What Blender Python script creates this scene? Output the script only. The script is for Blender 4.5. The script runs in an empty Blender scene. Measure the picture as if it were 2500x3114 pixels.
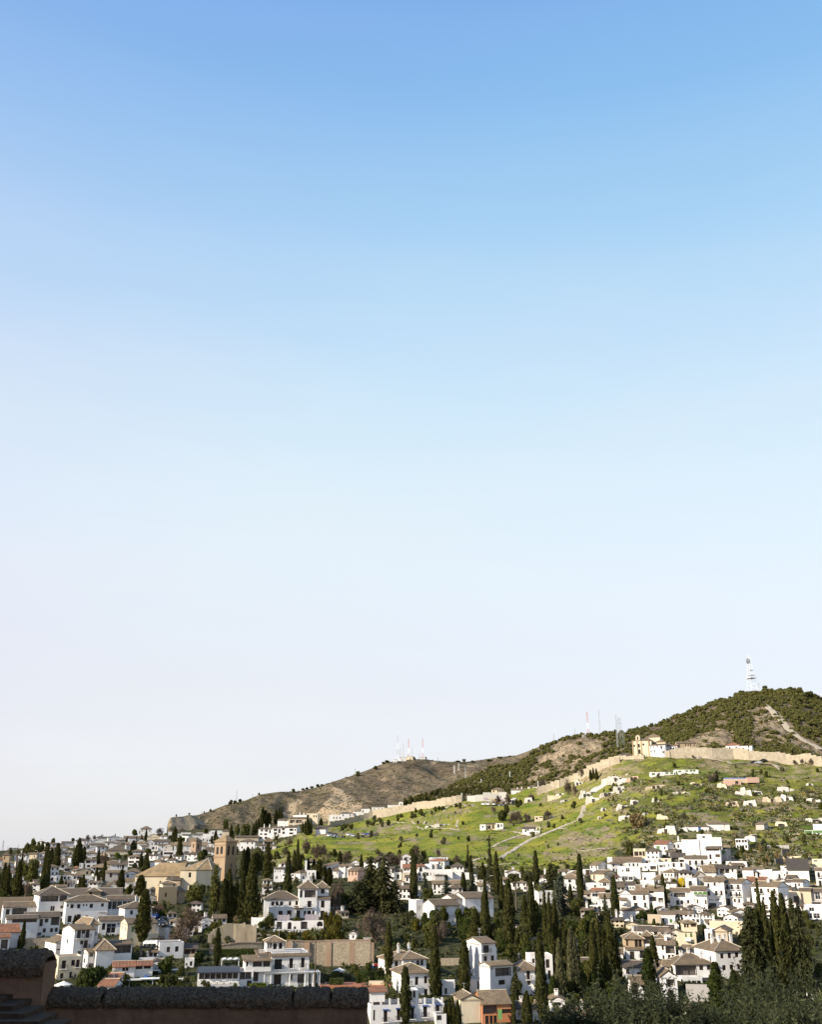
import bpy,math,random
import numpy as np
from mathutils import Vector,Matrix
R_=math.radians
rng=random.Random(7)
SC=bpy.context.scene
COL=SC.collection
# ------------------------------------------------------------ camera, sky, sun, exposure
F_PX,CX,CY,HORIZON=3027.0,1250.0,1557.0,2592.0
TILT=math.atan((HORIZON-CY)/F_PX)
cam_data=bpy.data.cameras.new('camera'); cam=bpy.data.objects.new('camera',cam_data); COL.objects.link(cam)
cam_data.sensor_fit = 'VERTICAL'; cam_data.sensor_height=36.0; cam_data.lens=36.0*F_PX/3114.0
cam_data.clip_start=0.5; cam_data.clip_end=60000
cam.location=(0,0,0); cam.rotation_euler=(math.pi/2+TILT,0,0)
SC.camera=cam
SUN=Vector((-0.80,-0.42,0.46)).normalized()
SUN_ELEV=math.asin(SUN.z)
world=bpy.data.worlds.new('World'); SC.world=world; world.use_nodes=True
wn,wl=world.node_tree.nodes,world.node_tree.links
wn.clear()
w_out=wn.new('ShaderNodeOutputWorld'); w_bg=wn.new('ShaderNodeBackground'); w_sky=wn.new('ShaderNodeTexSky')
w_sky.sky_type = 'NISHITA'; w_sky.sun_disc=False
w_sky.sun_elevation=SUN_ELEV; w_sky.sun_rotation=math.atan2(SUN.x,SUN.y)
w_sky.altitude=800; w_sky.air_density=1.0; w_sky.dust_density=1.6; w_sky.ozone_density=2.2
w_bg.inputs['Strength'].default_value=0.12
EXPOSURE=0.8
SKY_GAIN=1.12/(0.12*2**EXPOSURE)
w_geo=wn.new('ShaderNodeTexCoord'); w_sep=wn.new('ShaderNodeSeparateXYZ'); wl.new(w_geo.outputs['Generated'],w_sep.inputs[0])
w_rmp=wn.new('ShaderNodeValToRGB'); w_rmp.color_ramp.interpolation = 'CARDINAL'; els=w_rmp.color_ramp.elements
SKY_STOPS=[(0.0,(.70,.69,.73)),(.08,(.775,.76,.78)),(.175,(.785,.80,.83)),(.27,(.775,.848,.89)),(.37,(.70,.832,.905)),(.464,(.56,.75,.905)),(.55,(.425,.66,.885)),(.647,(.28,.53,.84)),(.714,(.215,.435,.80)),(1.0,(.10,.27,.68))]
while len(els)<len(SKY_STOPS): els.new(.5)
for el,(p_,c_) in zip(els,SKY_STOPS): el.position=p_; el.color=(*c_,1)
w_dot=wn.new('ShaderNodeVectorMath'); w_dot.operation = 'DOT_PRODUCT'; w_dot.inputs[1].default_value=SUN; wl.new(w_geo.outputs['Generated'],w_dot.inputs[0])
w_ma=wn.new('ShaderNodeMath'); w_ma.operation = 'MULTIPLY_ADD'; w_ma.inputs[1].default_value=-.05; w_ma.inputs[2].default_value=-.007; wl.new(w_dot.outputs['Value'],w_ma.inputs[0])
w_add=wn.new('ShaderNodeMath'); w_add.operation = 'ADD'; wl.new(w_sep.outputs['Z'],w_add.inputs[0]); wl.new(w_ma.outputs[0],w_add.inputs[1]); wl.new(w_add.outputs[0],w_rmp.inputs[0])
w_mr=wn.new('ShaderNodeMapRange'); w_mr.inputs[1].default_value=-.12; w_mr.inputs[2].default_value=.30; wl.new(w_dot.outputs['Value'],w_mr.inputs[0])
w_tint=wn.new('ShaderNodeMix'); w_tint.data_type = 'RGBA'; w_tint.blend_type = 'MULTIPLY'; w_tint.inputs[7].default_value=(.94,.885,.97,1); wl.new(w_mr.outputs[0],w_tint.inputs[0]); wl.new(w_rmp.outputs[0],w_tint.inputs[6])
w_gain=wn.new('ShaderNodeVectorMath'); w_gain.operation = 'SCALE'; w_gain.inputs['Scale'].default_value=SKY_GAIN
w_map=wn.new('ShaderNodeMapping'); w_map.inputs['Scale'].default_value=(1.6,1.6,7.0); w_map.inputs['Rotation'].default_value=(.12,0,0); wl.new(w_geo.outputs['Generated'],w_map.inputs[0])
w_nz=wn.new('ShaderNodeTexNoise'); w_nz.inputs['Scale'].default_value=1.3; w_nz.inputs['Detail'].default_value=6; w_nz.inputs['Roughness'].default_value=.62; wl.new(w_map.outputs[0],w_nz.inputs['Vector'])
w_cm=wn.new('ShaderNodeMapRange'); w_cm.inputs[1].default_value=.46; w_cm.inputs[2].default_value=.74; w_cm.inputs[4].default_value=.34; wl.new(w_nz.outputs['Fac'],w_cm.inputs[0])
w_ce=wn.new('ShaderNodeMapRange'); w_ce.inputs[1].default_value=.66; w_ce.inputs[2].default_value=.20; wl.new(w_sep.outputs['Z'],w_ce.inputs[0])
w_cf=wn.new('ShaderNodeMath'); w_cf.operation = 'MULTIPLY'; wl.new(w_cm.outputs[0],w_cf.inputs[0]); wl.new(w_ce.outputs[0],w_cf.inputs[1])
w_cl=wn.new('ShaderNodeMix'); w_cl.data_type = 'RGBA'; w_cl.inputs[7].default_value=(.86,.85,.86,1); wl.new(w_cf.outputs[0],w_cl.inputs[0]); wl.new(w_tint.outputs[2],w_cl.inputs[6]); wl.new(w_cl.outputs[2],w_gain.inputs[0])
w_mix=wn.new('ShaderNodeMix'); w_mix.data_type = 'RGBA'; w_mix.inputs[0].default_value=.85
wl.new(w_sky.outputs[0],w_mix.inputs[6]); wl.new(w_gain.outputs[0],w_mix.inputs[7]); wl.new(w_mix.outputs[2],w_bg.inputs[0]); wl.new(w_bg.outputs[0],w_out.inputs[0])
sun_data=bpy.data.lights.new('sun','SUN'); sun_data.energy=4.6; sun_data.angle=R_(0.5); sun_data.color=(1.0,0.90,0.74)
sun=bpy.data.objects.new('sun',sun_data); COL.objects.link(sun)
sun.rotation_euler=SUN.to_track_quat('Z','Y').to_euler()
SC.view_settings.view_transform = 'Standard'; SC.view_settings.look = 'None'
SC.view_settings.exposure=EXPOSURE; SC.view_settings.gamma=1.0; SC.view_settings.use_curve_mapping=False
SC.cycles.max_bounces=5; SC.cycles.diffuse_bounces=3; SC.cycles.glossy_bounces=2
SC.cycles.transparent_max_bounces=6
# ------------------------------------------------------------ helpers
CT,ST=math.cos(TILT),math.sin(TILT)
def at(px,py,Y):
 """World point at distance Y (along +y) that the photograph's pixel px, py looks at."""
 u,v=(px-CX)/F_PX,(CY-py)/F_PX
 k=Y/(CT-v*ST)
 return Vector((u*k,Y,(ST+v*CT)*k))
def at_np(px,py,Y):
 u,v=(px-CX)/F_PX,(CY-py)/F_PX
 k=Y/(CT-v*ST)
 return np.stack([u*k,Y*np.ones_like(u*k),(ST+v*CT)*k],-1)
def px_size(px,py,Y):
 """Metres per source pixel there."""
 return (at(px+1,py,Y)-at(px,py,Y)).length
def ray_yaw(px,py):
 d=at(px,py,1.0); return -math.atan2(d.x,d.y)
TILES=dict(A=(0,2450,.36106),B=(625,2450,.36106),C=(1250,2450,.36106),D=(1875,2450,.36106),
             E=(0,2764,.36106),F=(625,2764,.36106),G=(1250,2764,.36106),H=(1875,2764,.36106),
             I=(500,2200,.36106),J=(1000,2200,.36106),K=(1400,2100,.36106),L=(1875,1980,.36106),
             M=(1875,2240,.36106),N=(1300,2300,.36106),
             A1=(0,2520,.2022),A2=(300,2520,.2022),B1=(800,2600,.2022),C1=(1150,2580,.2022),
             D0=(1650,2560,.2022),D1=(1850,2540,.2022),D2=(2150,2560,.2022),H1=(1850,2700,.2022),S=(0,0,1.0))
def T(tile,x,y):
 ox,oy,s=TILES[tile]; return ox+x*s,oy+y*s
def _hash(ix,iy,seed):
 n=(ix.astype(np.int64)*374761393+iy.astype(np.int64)*668265263+seed*974634777) & 0xffffffff
 n=((n ^ (n >> 13))*1274126177) & 0xffffffff
 return ((n ^ (n >> 16)) & 0xffff)/65535.0
def vnoise(x,y,seed=0):
 x0,y0=np.floor(x),np.floor(y); fx,fy=x-x0,y-y0
 fx=fx*fx*(3-2*fx); fy=fy*fy*(3-2*fy)
 a,b=_hash(x0,y0,seed),_hash(x0+1,y0,seed); c,d=_hash(x0,y0+1,seed),_hash(x0+1,y0+1,seed)
 return (a*(1-fx)+b*fx)*(1-fy)+(c*(1-fx)+d*fx)*fy
def fbm(x,y,octs=4,seed=0):
 s,a,t=0,1.0,0
 for i in range(octs):
  s=s+a*(vnoise(x*2**i,y*2**i,seed+i)-.5); t+=a; a *= .5
 return s/t*2
def in_poly(px,py,poly):
 inside=np.zeros(np.shape(px),bool); n=len(poly)
 for i in range(n):
  (x1,y1),(x2,y2)=poly[i],poly[(i+1) % n]
  if y1==y2: continue
  inside ^= ((y1>py) != (y2>py)) & (px<(x2-x1)*(py-y1)/(y2-y1)+x1)
 return inside
class MB:
 """Collects faces, links them as ONE mesh object."""
 def __init__(s): s.v,s.f,s.uv,s.mi=[],[],[],[]
 def face(s,pts,uv=None,mi=0):
  n=len(s.v); s.v+=[tuple(p) for p in pts]; s.f.append(tuple(range(n,n+len(pts))))
  s.uv+=uv if uv else [(0,0)]*len(pts); s.mi.append(mi)
 def box(s,x0,x1,y0,y1,z0,z1,mi=0,bottom=True):
  P=[(x0,y0,z0),(x1,y0,z0),(x1,y1,z0),(x0,y1,z0),(x0,y0,z1),(x1,y0,z1),(x1,y1,z1),(x0,y1,z1)]
  for q in ((0,1,5,4),(1,2,6,5),(2,3,7,6),(3,0,4,7),(4,5,6,7))+(((3,2,1,0),) if bottom else ()):
   w=[P[i] for i in q]
   s.face(w,[(p[0]+p[1],p[2]) if q != (4,5,6,7) else (p[0],p[1]) for p in w],mi)
 def tube(s,pts,radii,n=6,mi=0,cap=True):
  """pts polyline, radii per point."""
  rings=[]
  for i,p in enumerate(pts):
   p=Vector(p); a=Vector(pts[max(i-1,0)]); b=Vector(pts[min(i+1,len(pts)-1)])
   d=(b-a).normalized() if (b-a).length>1e-9 else Vector((0,0,1))
   u=d.orthogonal().normalized() if abs(d.z)<.99 else Vector((1,0,0)); w=d.cross(u).normalized(); u=w.cross(d)
   r=radii[i] if hasattr(radii,'__len__') else radii
   rings.append([p+(u*math.cos(2*math.pi*k/n)+w*math.sin(2*math.pi*k/n))*r for k in range(n)])
  base=len(s.v)
  for r in rings: s.v+=[tuple(p) for p in r]
  for i in range(len(rings)-1):
   for k in range(n):
    a,b=base+i*n+k,base+i*n+(k+1) % n
    s.f.append((a,b,b+n,a+n)); s.uv+=[(0,0)]*4; s.mi.append(mi)
  if cap:
   s.f.append(tuple(range(base+n-1,base-1,-1))); s.uv+=[(0,0)]*n; s.mi.append(mi)
   e=base+(len(rings)-1)*n
   s.f.append(tuple(range(e,e+n))); s.uv+=[(0,0)]*n; s.mi.append(mi)
 def mesh(s,name,mats):
  me=bpy.data.meshes.new(name); me.from_pydata(s.v,[],s.f)
  ul=me.uv_layers.new(name='uv'); ul.data.foreach_set('uv',[c for t in s.uv for c in t])
  me.polygons.foreach_set('material_index',s.mi)
  for m in (mats if isinstance(mats,(list,tuple)) else [mats]): me.materials.append(m)
  me.update(); return me
 def build(s,name,mats,parent=None): return link(name,s.mesh(name,mats),parent)
def link(name,me,parent=None):
 o=bpy.data.objects.new(name,me); COL.objects.link(o)
 if parent: o.parent=parent
 return o
def big_mesh(name,verts,quads,mats,smooth=False):
 me=bpy.data.meshes.new(name); k=quads.shape[1]
 me.vertices.add(len(verts)); me.vertices.foreach_set('co',np.ascontiguousarray(verts,np.float32).ravel())
 me.loops.add(quads.size); me.loops.foreach_set('vertex_index',quads.astype(np.int32).ravel())
 me.polygons.add(len(quads)); me.polygons.foreach_set('loop_start',np.arange(0,quads.size,k,dtype=np.int32))
 me.update(calc_edges=True)
 if smooth: me.polygons.foreach_set('use_smooth',np.ones(len(quads),bool))
 for m in (mats if isinstance(mats,(list,tuple)) else [mats]): me.materials.append(m)
 me.validate(); return me
def grid_quads(nr,nc):
 i=np.arange(nr*nc).reshape(nr,nc)
 return np.stack([i[:-1,:-1],i[:-1,1:],i[1:,1:],i[1:,:-1]],-1).reshape(-1,4)
def tag(o,label=None,cat=None,group=None,kind=None):
 if label: o['label']=label
 if cat: o['category']=cat
 if group: o['group']=group
 if kind: o['kind']=kind
 return o
def empty(name,loc=(0,0,0),rz=0,label=None,cat=None,group=None):
 o=bpy.data.objects.new(name,None); COL.objects.link(o); o.location=loc; o.rotation_euler=(0,0,rz)
 o.empty_display_size=.2
 return tag(o,label,cat,group)
# ------------------------------------------------------------ materials
def new_mat(name,rough=.85,spec=.2):
 m=bpy.data.materials.new(name); m.use_nodes=True; nt=m.node_tree
 b=nt.nodes['Principled BSDF']; b.inputs['Roughness'].default_value=rough
 b.inputs['Specular IOR Level'].default_value=spec
 return m,nt,b
def node(nt,t,**kw):
 n=nt.nodes.new(t)
 for k,v in kw.items():
  if k in n.inputs: n.inputs[k].default_value=v
  else: setattr(n,k,v)
 return n
def ramp(nt,src,stops):
 r=nt.nodes.new('ShaderNodeValToRGB'); e=r.color_ramp.elements
 while len(e)<len(stops): e.new(.5)
 for el,(p,c) in zip(e,stops): el.position=p; el.color=(*c,1) if len(c)==3 else c
 nt.links.new(src,r.inputs[0]); return r.outputs[0]
def noise(nt,scale,detail=4,coord='Object',rough=.6,stretch=None):
 if coord != 'World':
  src=nt.nodes.new('ShaderNodeTexCoord').outputs[coord]
 else:
  src=nt.nodes.new('ShaderNodeNewGeometry').outputs['Position']
 if stretch:
  mp=nt.nodes.new('ShaderNodeMapping'); mp.inputs['Scale'].default_value=stretch; nt.links.new(src,mp.inputs[0]); src=mp.outputs[0]
 n=node(nt,'ShaderNodeTexNoise',Scale=scale,Detail=detail,Roughness=rough)
 nt.links.new(src,n.inputs['Vector']); return n.outputs['Fac']
def mix(nt,fac,a,b,mode='MIX'):
 m=nt.nodes.new('ShaderNodeMix'); m.data_type = 'RGBA'; m.blend_type=mode
 for sock,val in ((m.inputs[0],fac),(m.inputs[6],a),(m.inputs[7],b)):
  if isinstance(val,bpy.types.NodeSocket): nt.links.new(val,sock)
  elif isinstance(val,(int,float)): sock.default_value=val
  else: sock.default_value=(*val,1)
 return m.outputs[2]
def bump(nt,b,h,strength=.5,dist=.1):
 n=node(nt,'ShaderNodeBump',Strength=strength,Distance=dist); nt.links.new(h,n.inputs['Height']); nt.links.new(n.outputs[0],b.inputs['Normal'])
def geo_pos(nt): return nt.nodes.new('ShaderNodeNewGeometry').outputs['Position']
M={}
def wall_mat(name,col,dirt=(.42,.36,.28),amount=.55):
 m,nt,b=new_mat(name,.9,.15)
 stain=noise(nt,.35,6,'World',.65,(1,1,.45)); fine=noise(nt,3.0,5,'World')
 rnd=nt.nodes.new('ShaderNodeObjectInfo').outputs['Random']
 c=mix(nt,ramp(nt,stain,[(.42,(0,0,0)),(.78,(amount,)*3)]),col,dirt)
 c=mix(nt,ramp(nt,fine,[(.35,(0,0,0)),(.8,(.25,)*3)]),c,tuple(x*.72 for x in col))
 tint=mix(nt,rnd,(1,.985,.96),(.82,.82,.83))
 c=mix(nt,1.0,c,tint,'MULTIPLY')
 nt.links.new(c,b.inputs['Base Color']); bump(nt,b,fine,.35,.05); M[name]=m
wall_mat('white_wall',(.81,.79,.76),(.46,.42,.36),.55)
wall_mat('cave_white',(.68,.645,.585),(.36,.31,.22),.8); wall_mat('cream_wall',(.74,.63,.45)); wall_mat('ochre_wall',(.50,.37,.22)); wall_mat('beige_wall',(.56,.46,.33))
wall_mat('grey_wall',(.46,.43,.40)); wall_mat('pink_wall',(.58,.38,.29)); wall_mat('orange_wall',(.55,.21,.09))
wall_mat('tower_brick',(.33,.23,.14)); wall_mat('brick_wall',(.33,.225,.15)); wall_mat('dark_wall',(.16,.14,.125)); wall_mat('tan_wall',(.40,.30,.195))
def roof_mat(name,base,lo,hi):
 m,nt,b=new_mat(name,.85,.15)
 uv=nt.nodes.new('ShaderNodeTexCoord').outputs['UV']
 w=node(nt,'ShaderNodeTexWave',Scale=.9,Distortion=.25); w.wave_type = 'BANDS'; w.bands_direction = 'X'
 nt.links.new(uv,w.inputs[0])
 sep=nt.nodes.new('ShaderNodeSeparateXYZ'); nt.links.new(uv,sep.inputs[0])
 comb=nt.nodes.new('ShaderNodeCombineXYZ')
 for i,s in ((0,2.86),(1,2.2)):
  mt=node(nt,'ShaderNodeMath',operation='MULTIPLY'); mt.inputs[1].default_value=s; nt.links.new(sep.outputs[i],mt.inputs[0])
  fl=node(nt,'ShaderNodeMath',operation='FLOOR'); nt.links.new(mt.outputs[0],fl.inputs[0]); nt.links.new(fl.outputs[0],comb.inputs[i])
 wnz=nt.nodes.new('ShaderNodeTexWhiteNoise'); nt.links.new(comb.outputs[0],wnz.inputs[0])
 patch=noise(nt,.5,5,'World')
 c=mix(nt,wnz.outputs[0],lo,hi)
 c=mix(nt,.55,c,base)
 c=mix(nt,ramp(nt,patch,[(.4,(0,0,0)),(.7,(.6,)*3)]),c,(.10,.085,.06))
 rnd=nt.nodes.new('ShaderNodeObjectInfo').outputs['Random']
 c=mix(nt,1.0,c,mix(nt,rnd,(1.1,1.05,1.0),(.78,.76,.76)),'MULTIPLY')
 nt.links.new(c,b.inputs['Base Color']); bump(nt,b,w.outputs['Fac'],1.0,.12); M[name]=m
roof_mat('brown_roof',(.165,.125,.088),(.09,.068,.05),(.26,.20,.14))
roof_mat('tan_roof',(.235,.175,.112),(.14,.105,.068),(.35,.27,.18))
roof_mat('dark_roof',(.115,.092,.074),(.07,.056,.046),(.19,.155,.125))
roof_mat('red_roof',(.32,.14,.08),(.22,.09,.05),(.42,.22,.14))
roof_mat('church_roof',(.42,.305,.165),(.32,.225,.115),(.48,.36,.21))
def flat_mat(name,col,rough=.7,spec=.3,metal=0,var=.25,scale=4,b_=.2):
 m,nt,b=new_mat(name,rough,spec); b.inputs['Metallic'].default_value=metal
 n=noise(nt,scale,4,'World'); c=mix(nt,ramp(nt,n,[(.3,(0,0,0)),(.75,(1,1,1))]),tuple(x*(1-var) for x in col),tuple(min(1,x*(1+var)) for x in col))
 nt.links.new(c,b.inputs['Base Color'])
 if b_: bump(nt,b,n,b_,.03)
 M[name]=m
flat_mat('glass',(.018,.02,.024),.12,.5,b_=0); flat_mat('wood',(.075,.042,.024)); flat_mat('dark_wood',(.035,.024,.017))
flat_mat('white_paint',(.78,.77,.74),var=.06); flat_mat('green_paint',(.10,.20,.06)); flat_mat('blue_paint',(.05,.11,.36),var=.1)
flat_mat('iron',(.03,.03,.032),.5); flat_mat('concrete',(.42,.40,.36)); flat_mat('pale_shutter',(.60,.56,.50),var=.08)
flat_mat('deck_tile',(.27,.20,.16)); flat_mat('deck_grey',(.36,.34,.31)); flat_mat('ridge_tile',(.46,.39,.29)); flat_mat('awning',(.70,.66,.58)); flat_mat('slate_blue',(.045,.05,.062)); flat_mat('grey_cloth',(.27,.235,.24))
flat_mat('blue_plastic',(.03,.09,.30)); flat_mat('bark',(.10,.075,.055),scale=8,b_=.6); flat_mat('pale_bark',(.26,.22,.18),scale=8)
flat_mat('steel_white',(.75,.75,.76),.5); flat_mat('steel_grey',(.38,.39,.40),.5); flat_mat('steel_red',(.50,.10,.07),.5); flat_mat('steel_green',(.14,.19,.15),.5)
flat_mat('tyre',(.02,.02,.02)); flat_mat('red_paint',(.45,.02,.10)); flat_mat('asphalt',(.05,.05,.052)); flat_mat('terracotta',(.33,.13,.07))
flat_mat('brown_deck',(.09,.05,.04)); flat_mat('skin',(.45,.28,.2),var=.05,b_=0)
for nm,c in (('cloth_dark',(.025,.025,.03)),('cloth_red',(.35,.03,.03)),('cloth_blue',(.04,.07,.2)),('cloth_pale',(.6,.57,.52)),('cloth_green',(.07,.11,.06))): flat_mat(nm,c,.9,.1,b_=0)
for nm,c in (('paint_white',(.75,.75,.75)),('paint_black',(.015,.015,.018)),('paint_grey',(.25,.26,.28)),('paint_blue',(.03,.08,.25)),('paint_silver',(.5,.51,.53)),('paint_red',(.4,.03,.03))): flat_mat(nm,c,.25,.5,b_=0,var=.02)
def leaf_mat(name,dark,light,vein=None,trans=.15):
 m,nt,b=new_mat(name,.75,.12)
 n=noise(nt,1.3,4,'World'); n2=noise(nt,.12,2,'World')
 rnd=nt.nodes.new('ShaderNodeObjectInfo').outputs['Random']
 c=mix(nt,ramp(nt,n,[(.3,(0,0,0)),(.7,(1,1,1))]),dark,light)
 c=mix(nt,1.0,c,mix(nt,rnd,(.8,.82,.8),(1.22,1.15,1.0)),'MULTIPLY')
 c=mix(nt,1.0,c,mix(nt,n2,(.85,.9,.8),(1.15,1.08,1.1)),'MULTIPLY')
 nt.links.new(c,b.inputs['Base Color'])
 if trans:
  tr=nt.nodes.new('ShaderNodeBsdfTranslucent'); nt.links.new(c,tr.inputs[0]); mx=nt.nodes.new('ShaderNodeMixShader'); mx.inputs[0].default_value=trans
  out=nt.nodes['Material Output']; nt.links.new(b.outputs[0],mx.inputs[1]); nt.links.new(tr.outputs[0],mx.inputs[2]); nt.links.new(mx.outputs[0],out.inputs[0])
 M[name]=m
leaf_mat('cypress_leaf',(.024,.030,.010),(.082,.082,.025)); leaf_mat('conifer_leaf',(.026,.032,.014),(.080,.080,.032))
leaf_mat('silver_leaf',(.060,.072,.050),(.125,.135,.095)); leaf_mat('broad_leaf',(.034,.042,.011),(.105,.108,.028))
leaf_mat('bright_leaf',(.07,.10,.012),(.15,.17,.025)); leaf_mat('pine_leaf',(.044,.050,.016),(.115,.112,.038))
leaf_mat('gold_leaf',(.18,.13,.012),(.34,.24,.02)); leaf_mat('yellow_leaf',(.5,.38,.02),(.75,.6,.03)); leaf_mat('olive_leaf',(.009,.014,.005),(.070,.082,.045))
leaf_mat('twig',(.065,.048,.038),(.17,.13,.105),trans=0); leaf_mat('olive_twig',(.02,.022,.01),(.05,.05,.03),trans=0); leaf_mat('palm_leaf',(.045,.055,.015),(.13,.13,.04)); leaf_mat('blossom_leaf',(.22,.17,.16),(.40,.33,.31))
leaf_mat('scrub_leaf',(.06,.07,.03),(.16,.15,.085)); leaf_mat('dry_leaf',(.16,.115,.055),(.30,.23,.12)); leaf_mat('hedge_leaf',(.022,.034,.009),(.065,.080,.018)); leaf_mat('agave_leaf',(.12,.13,.10),(.30,.30,.24))
def cover_mat(name,build):
 m,nt,b=new_mat(name,.95,.05); build(nt,b); M[name]=m
def _hillside(nt,b):
 at_=nt.nodes.new('ShaderNodeAttribute'); at_.attribute_name = 'cover'
 sp=nt.nodes.new('ShaderNodeSeparateColor'); nt.links.new(at_.outputs['Color'],sp.inputs[0])
 n1,n2,n3=noise(nt,.05,6,'World',.65),noise(nt,.6,5,'World',.7),noise(nt,.20,6,'World',.68,(.35,1,1))
 grass=mix(nt,ramp(nt,n1,[(.38,(0,0,0)),(.62,(1,1,1))]),(.095,.145,.013),(.265,.245,.036))
 grass=mix(nt,ramp(nt,n3,[(.52,(0,0,0)),(.66,(.75,)*3)]),grass,(.045,.055,.017))
 grass=mix(nt,ramp(nt,n2,[(.47,(0,0,0)),(.70,(.7,)*3)]),grass,(.14,.115,.055))
 earth=mix(nt,ramp(nt,n2,[(.35,(0,0,0)),(.65,(1,1,1))]),(.13,.10,.06),(.36,.28,.185))
 wild=mix(nt,ramp(nt,n2,[(.35,(0,0,0)),(.7,(1,1,1))]),(.028,.034,.013),(.09,.08,.042))
 c=mix(nt,sp.outputs[0],wild,grass); c=mix(nt,sp.outputs[1],c,earth)
 nz=nt.nodes.new('ShaderNodeSeparateXYZ'); nt.links.new(nt.nodes.new('ShaderNodeNewGeometry').outputs['True Normal'],nz.inputs[0])
 c=mix(nt,ramp(nt,nz.outputs['Z'],[(.74,(.75,)*3),(.90,(0,0,0))]),c,earth)
 nt.links.new(c,b.inputs['Base Color']); bump(nt,b,n2,.9,.8)
cover_mat('hillside',_hillside)
def _brown(nt,b):
 at_=nt.nodes.new('ShaderNodeAttribute'); at_.attribute_name = 'cover'
 sp=nt.nodes.new('ShaderNodeSeparateColor'); nt.links.new(at_.outputs['Color'],sp.inputs[0])
 n1,n2,n3=noise(nt,.012,6,'World',.65),noise(nt,.14,6,'World',.72),noise(nt,.35,4,'World',.7,(1,1,3))
 c=mix(nt,ramp(nt,n1,[(.35,(0,0,0)),(.65,(1,1,1))]),(.130,.096,.064),(.19,.150,.092))
 c=mix(nt,ramp(nt,n2,[(.46,(0,0,0)),(.60,(.9,)*3)]),c,(.048,.043,.028))
 bare=mix(nt,ramp(nt,n3,[(.3,(0,0,0)),(.7,(1,1,1))]),(.25,.185,.115),(.40,.31,.205))
 c=mix(nt,sp.outputs[1],c,bare); c=mix(nt,sp.outputs[0],c,(.11,.105,.035))
 nt.links.new(c,b.inputs['Base Color']); bump(nt,b,n2,1.0,2.2)
cover_mat('brown_hill',_brown)
def _path(nt,b):
 n=noise(nt,1.2,5,'World'); c=mix(nt,ramp(nt,n,[(.3,(0,0,0)),(.7,(1,1,1))]),(.26,.215,.15),(.50,.43,.33))
 nt.links.new(c,b.inputs['Base Color']); bump(nt,b,n,.5,.1)
cover_mat('dirt_path',_path)
def _rammed(nt,b):
 n,n2=noise(nt,.5,6,'World',.65),noise(nt,3.5,4,'World',.6,(1,1,3))
 c=mix(nt,ramp(nt,n,[(.3,(0,0,0)),(.7,(1,1,1))]),(.30,.25,.18),(.47,.405,.31)); c=mix(nt,ramp(nt,n2,[(.5,(0,0,0)),(.8,(.5,)*3)]),c,(.21,.17,.12))
 nt.links.new(c,b.inputs['Base Color']); bump(nt,b,n2,.7,.2)
cover_mat('rammed_earth',_rammed)
def _rubble(nt,b):
 tc=geo_pos(nt); v=node(nt,'ShaderNodeTexVoronoi',Scale=3.6); nt.links.new(tc,v.inputs['Vector']); v2=node(nt,'ShaderNodeTexVoronoi',Scale=3.6,feature='DISTANCE_TO_EDGE'); nt.links.new(tc,v2.inputs['Vector'])
 sp=nt.nodes.new('ShaderNodeSeparateColor'); nt.links.new(v.outputs['Color'],sp.inputs[0])
 c=mix(nt,sp.outputs[0],(.20,.155,.105),(.46,.38,.28)); c=mix(nt,ramp(nt,v2.outputs['Distance'],[(.0,(1,1,1)),(.12,(0,0,0))]),c,(.30,.25,.185))
 c=mix(nt,ramp(nt,noise(nt,.4,5,'World'),[(.4,(0,0,0)),(.7,(.5,)*3)]),c,(.42,.35,.24))
 nt.links.new(c,b.inputs['Base Color']); bump(nt,b,v2.outputs['Distance'],.8,.25)
cover_mat('rubble',_rubble)
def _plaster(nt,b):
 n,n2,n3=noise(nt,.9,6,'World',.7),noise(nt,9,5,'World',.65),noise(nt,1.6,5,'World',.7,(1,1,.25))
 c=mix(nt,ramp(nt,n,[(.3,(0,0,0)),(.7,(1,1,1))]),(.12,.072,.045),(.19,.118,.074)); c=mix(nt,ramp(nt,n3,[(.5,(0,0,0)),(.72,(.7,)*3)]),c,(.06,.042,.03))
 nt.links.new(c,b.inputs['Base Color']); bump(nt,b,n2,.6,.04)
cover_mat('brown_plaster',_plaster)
def _coping(nt,b):
 n,n2,n3=noise(nt,24,5,'World',.75),noise(nt,45,3,'World',.7),noise(nt,2.2,4,'World')
 c=mix(nt,ramp(nt,n,[(.40,(0,0,0)),(.68,(1,1,1))]),(.045,.032,.021),(.20,.15,.10)); c=mix(nt,ramp(nt,n2,[(.58,(0,0,0)),(.72,(.8,)*3)]),c,(.30,.25,.19)); c=mix(nt,ramp(nt,n3,[(.5,(0,0,0)),(.75,(.6,)*3)]),c,(.05,.045,.04))
 nt.links.new(c,b.inputs['Base Color']); bump(nt,b,n,1.0,.06)
cover_mat('pebble_coping',_coping)
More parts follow.
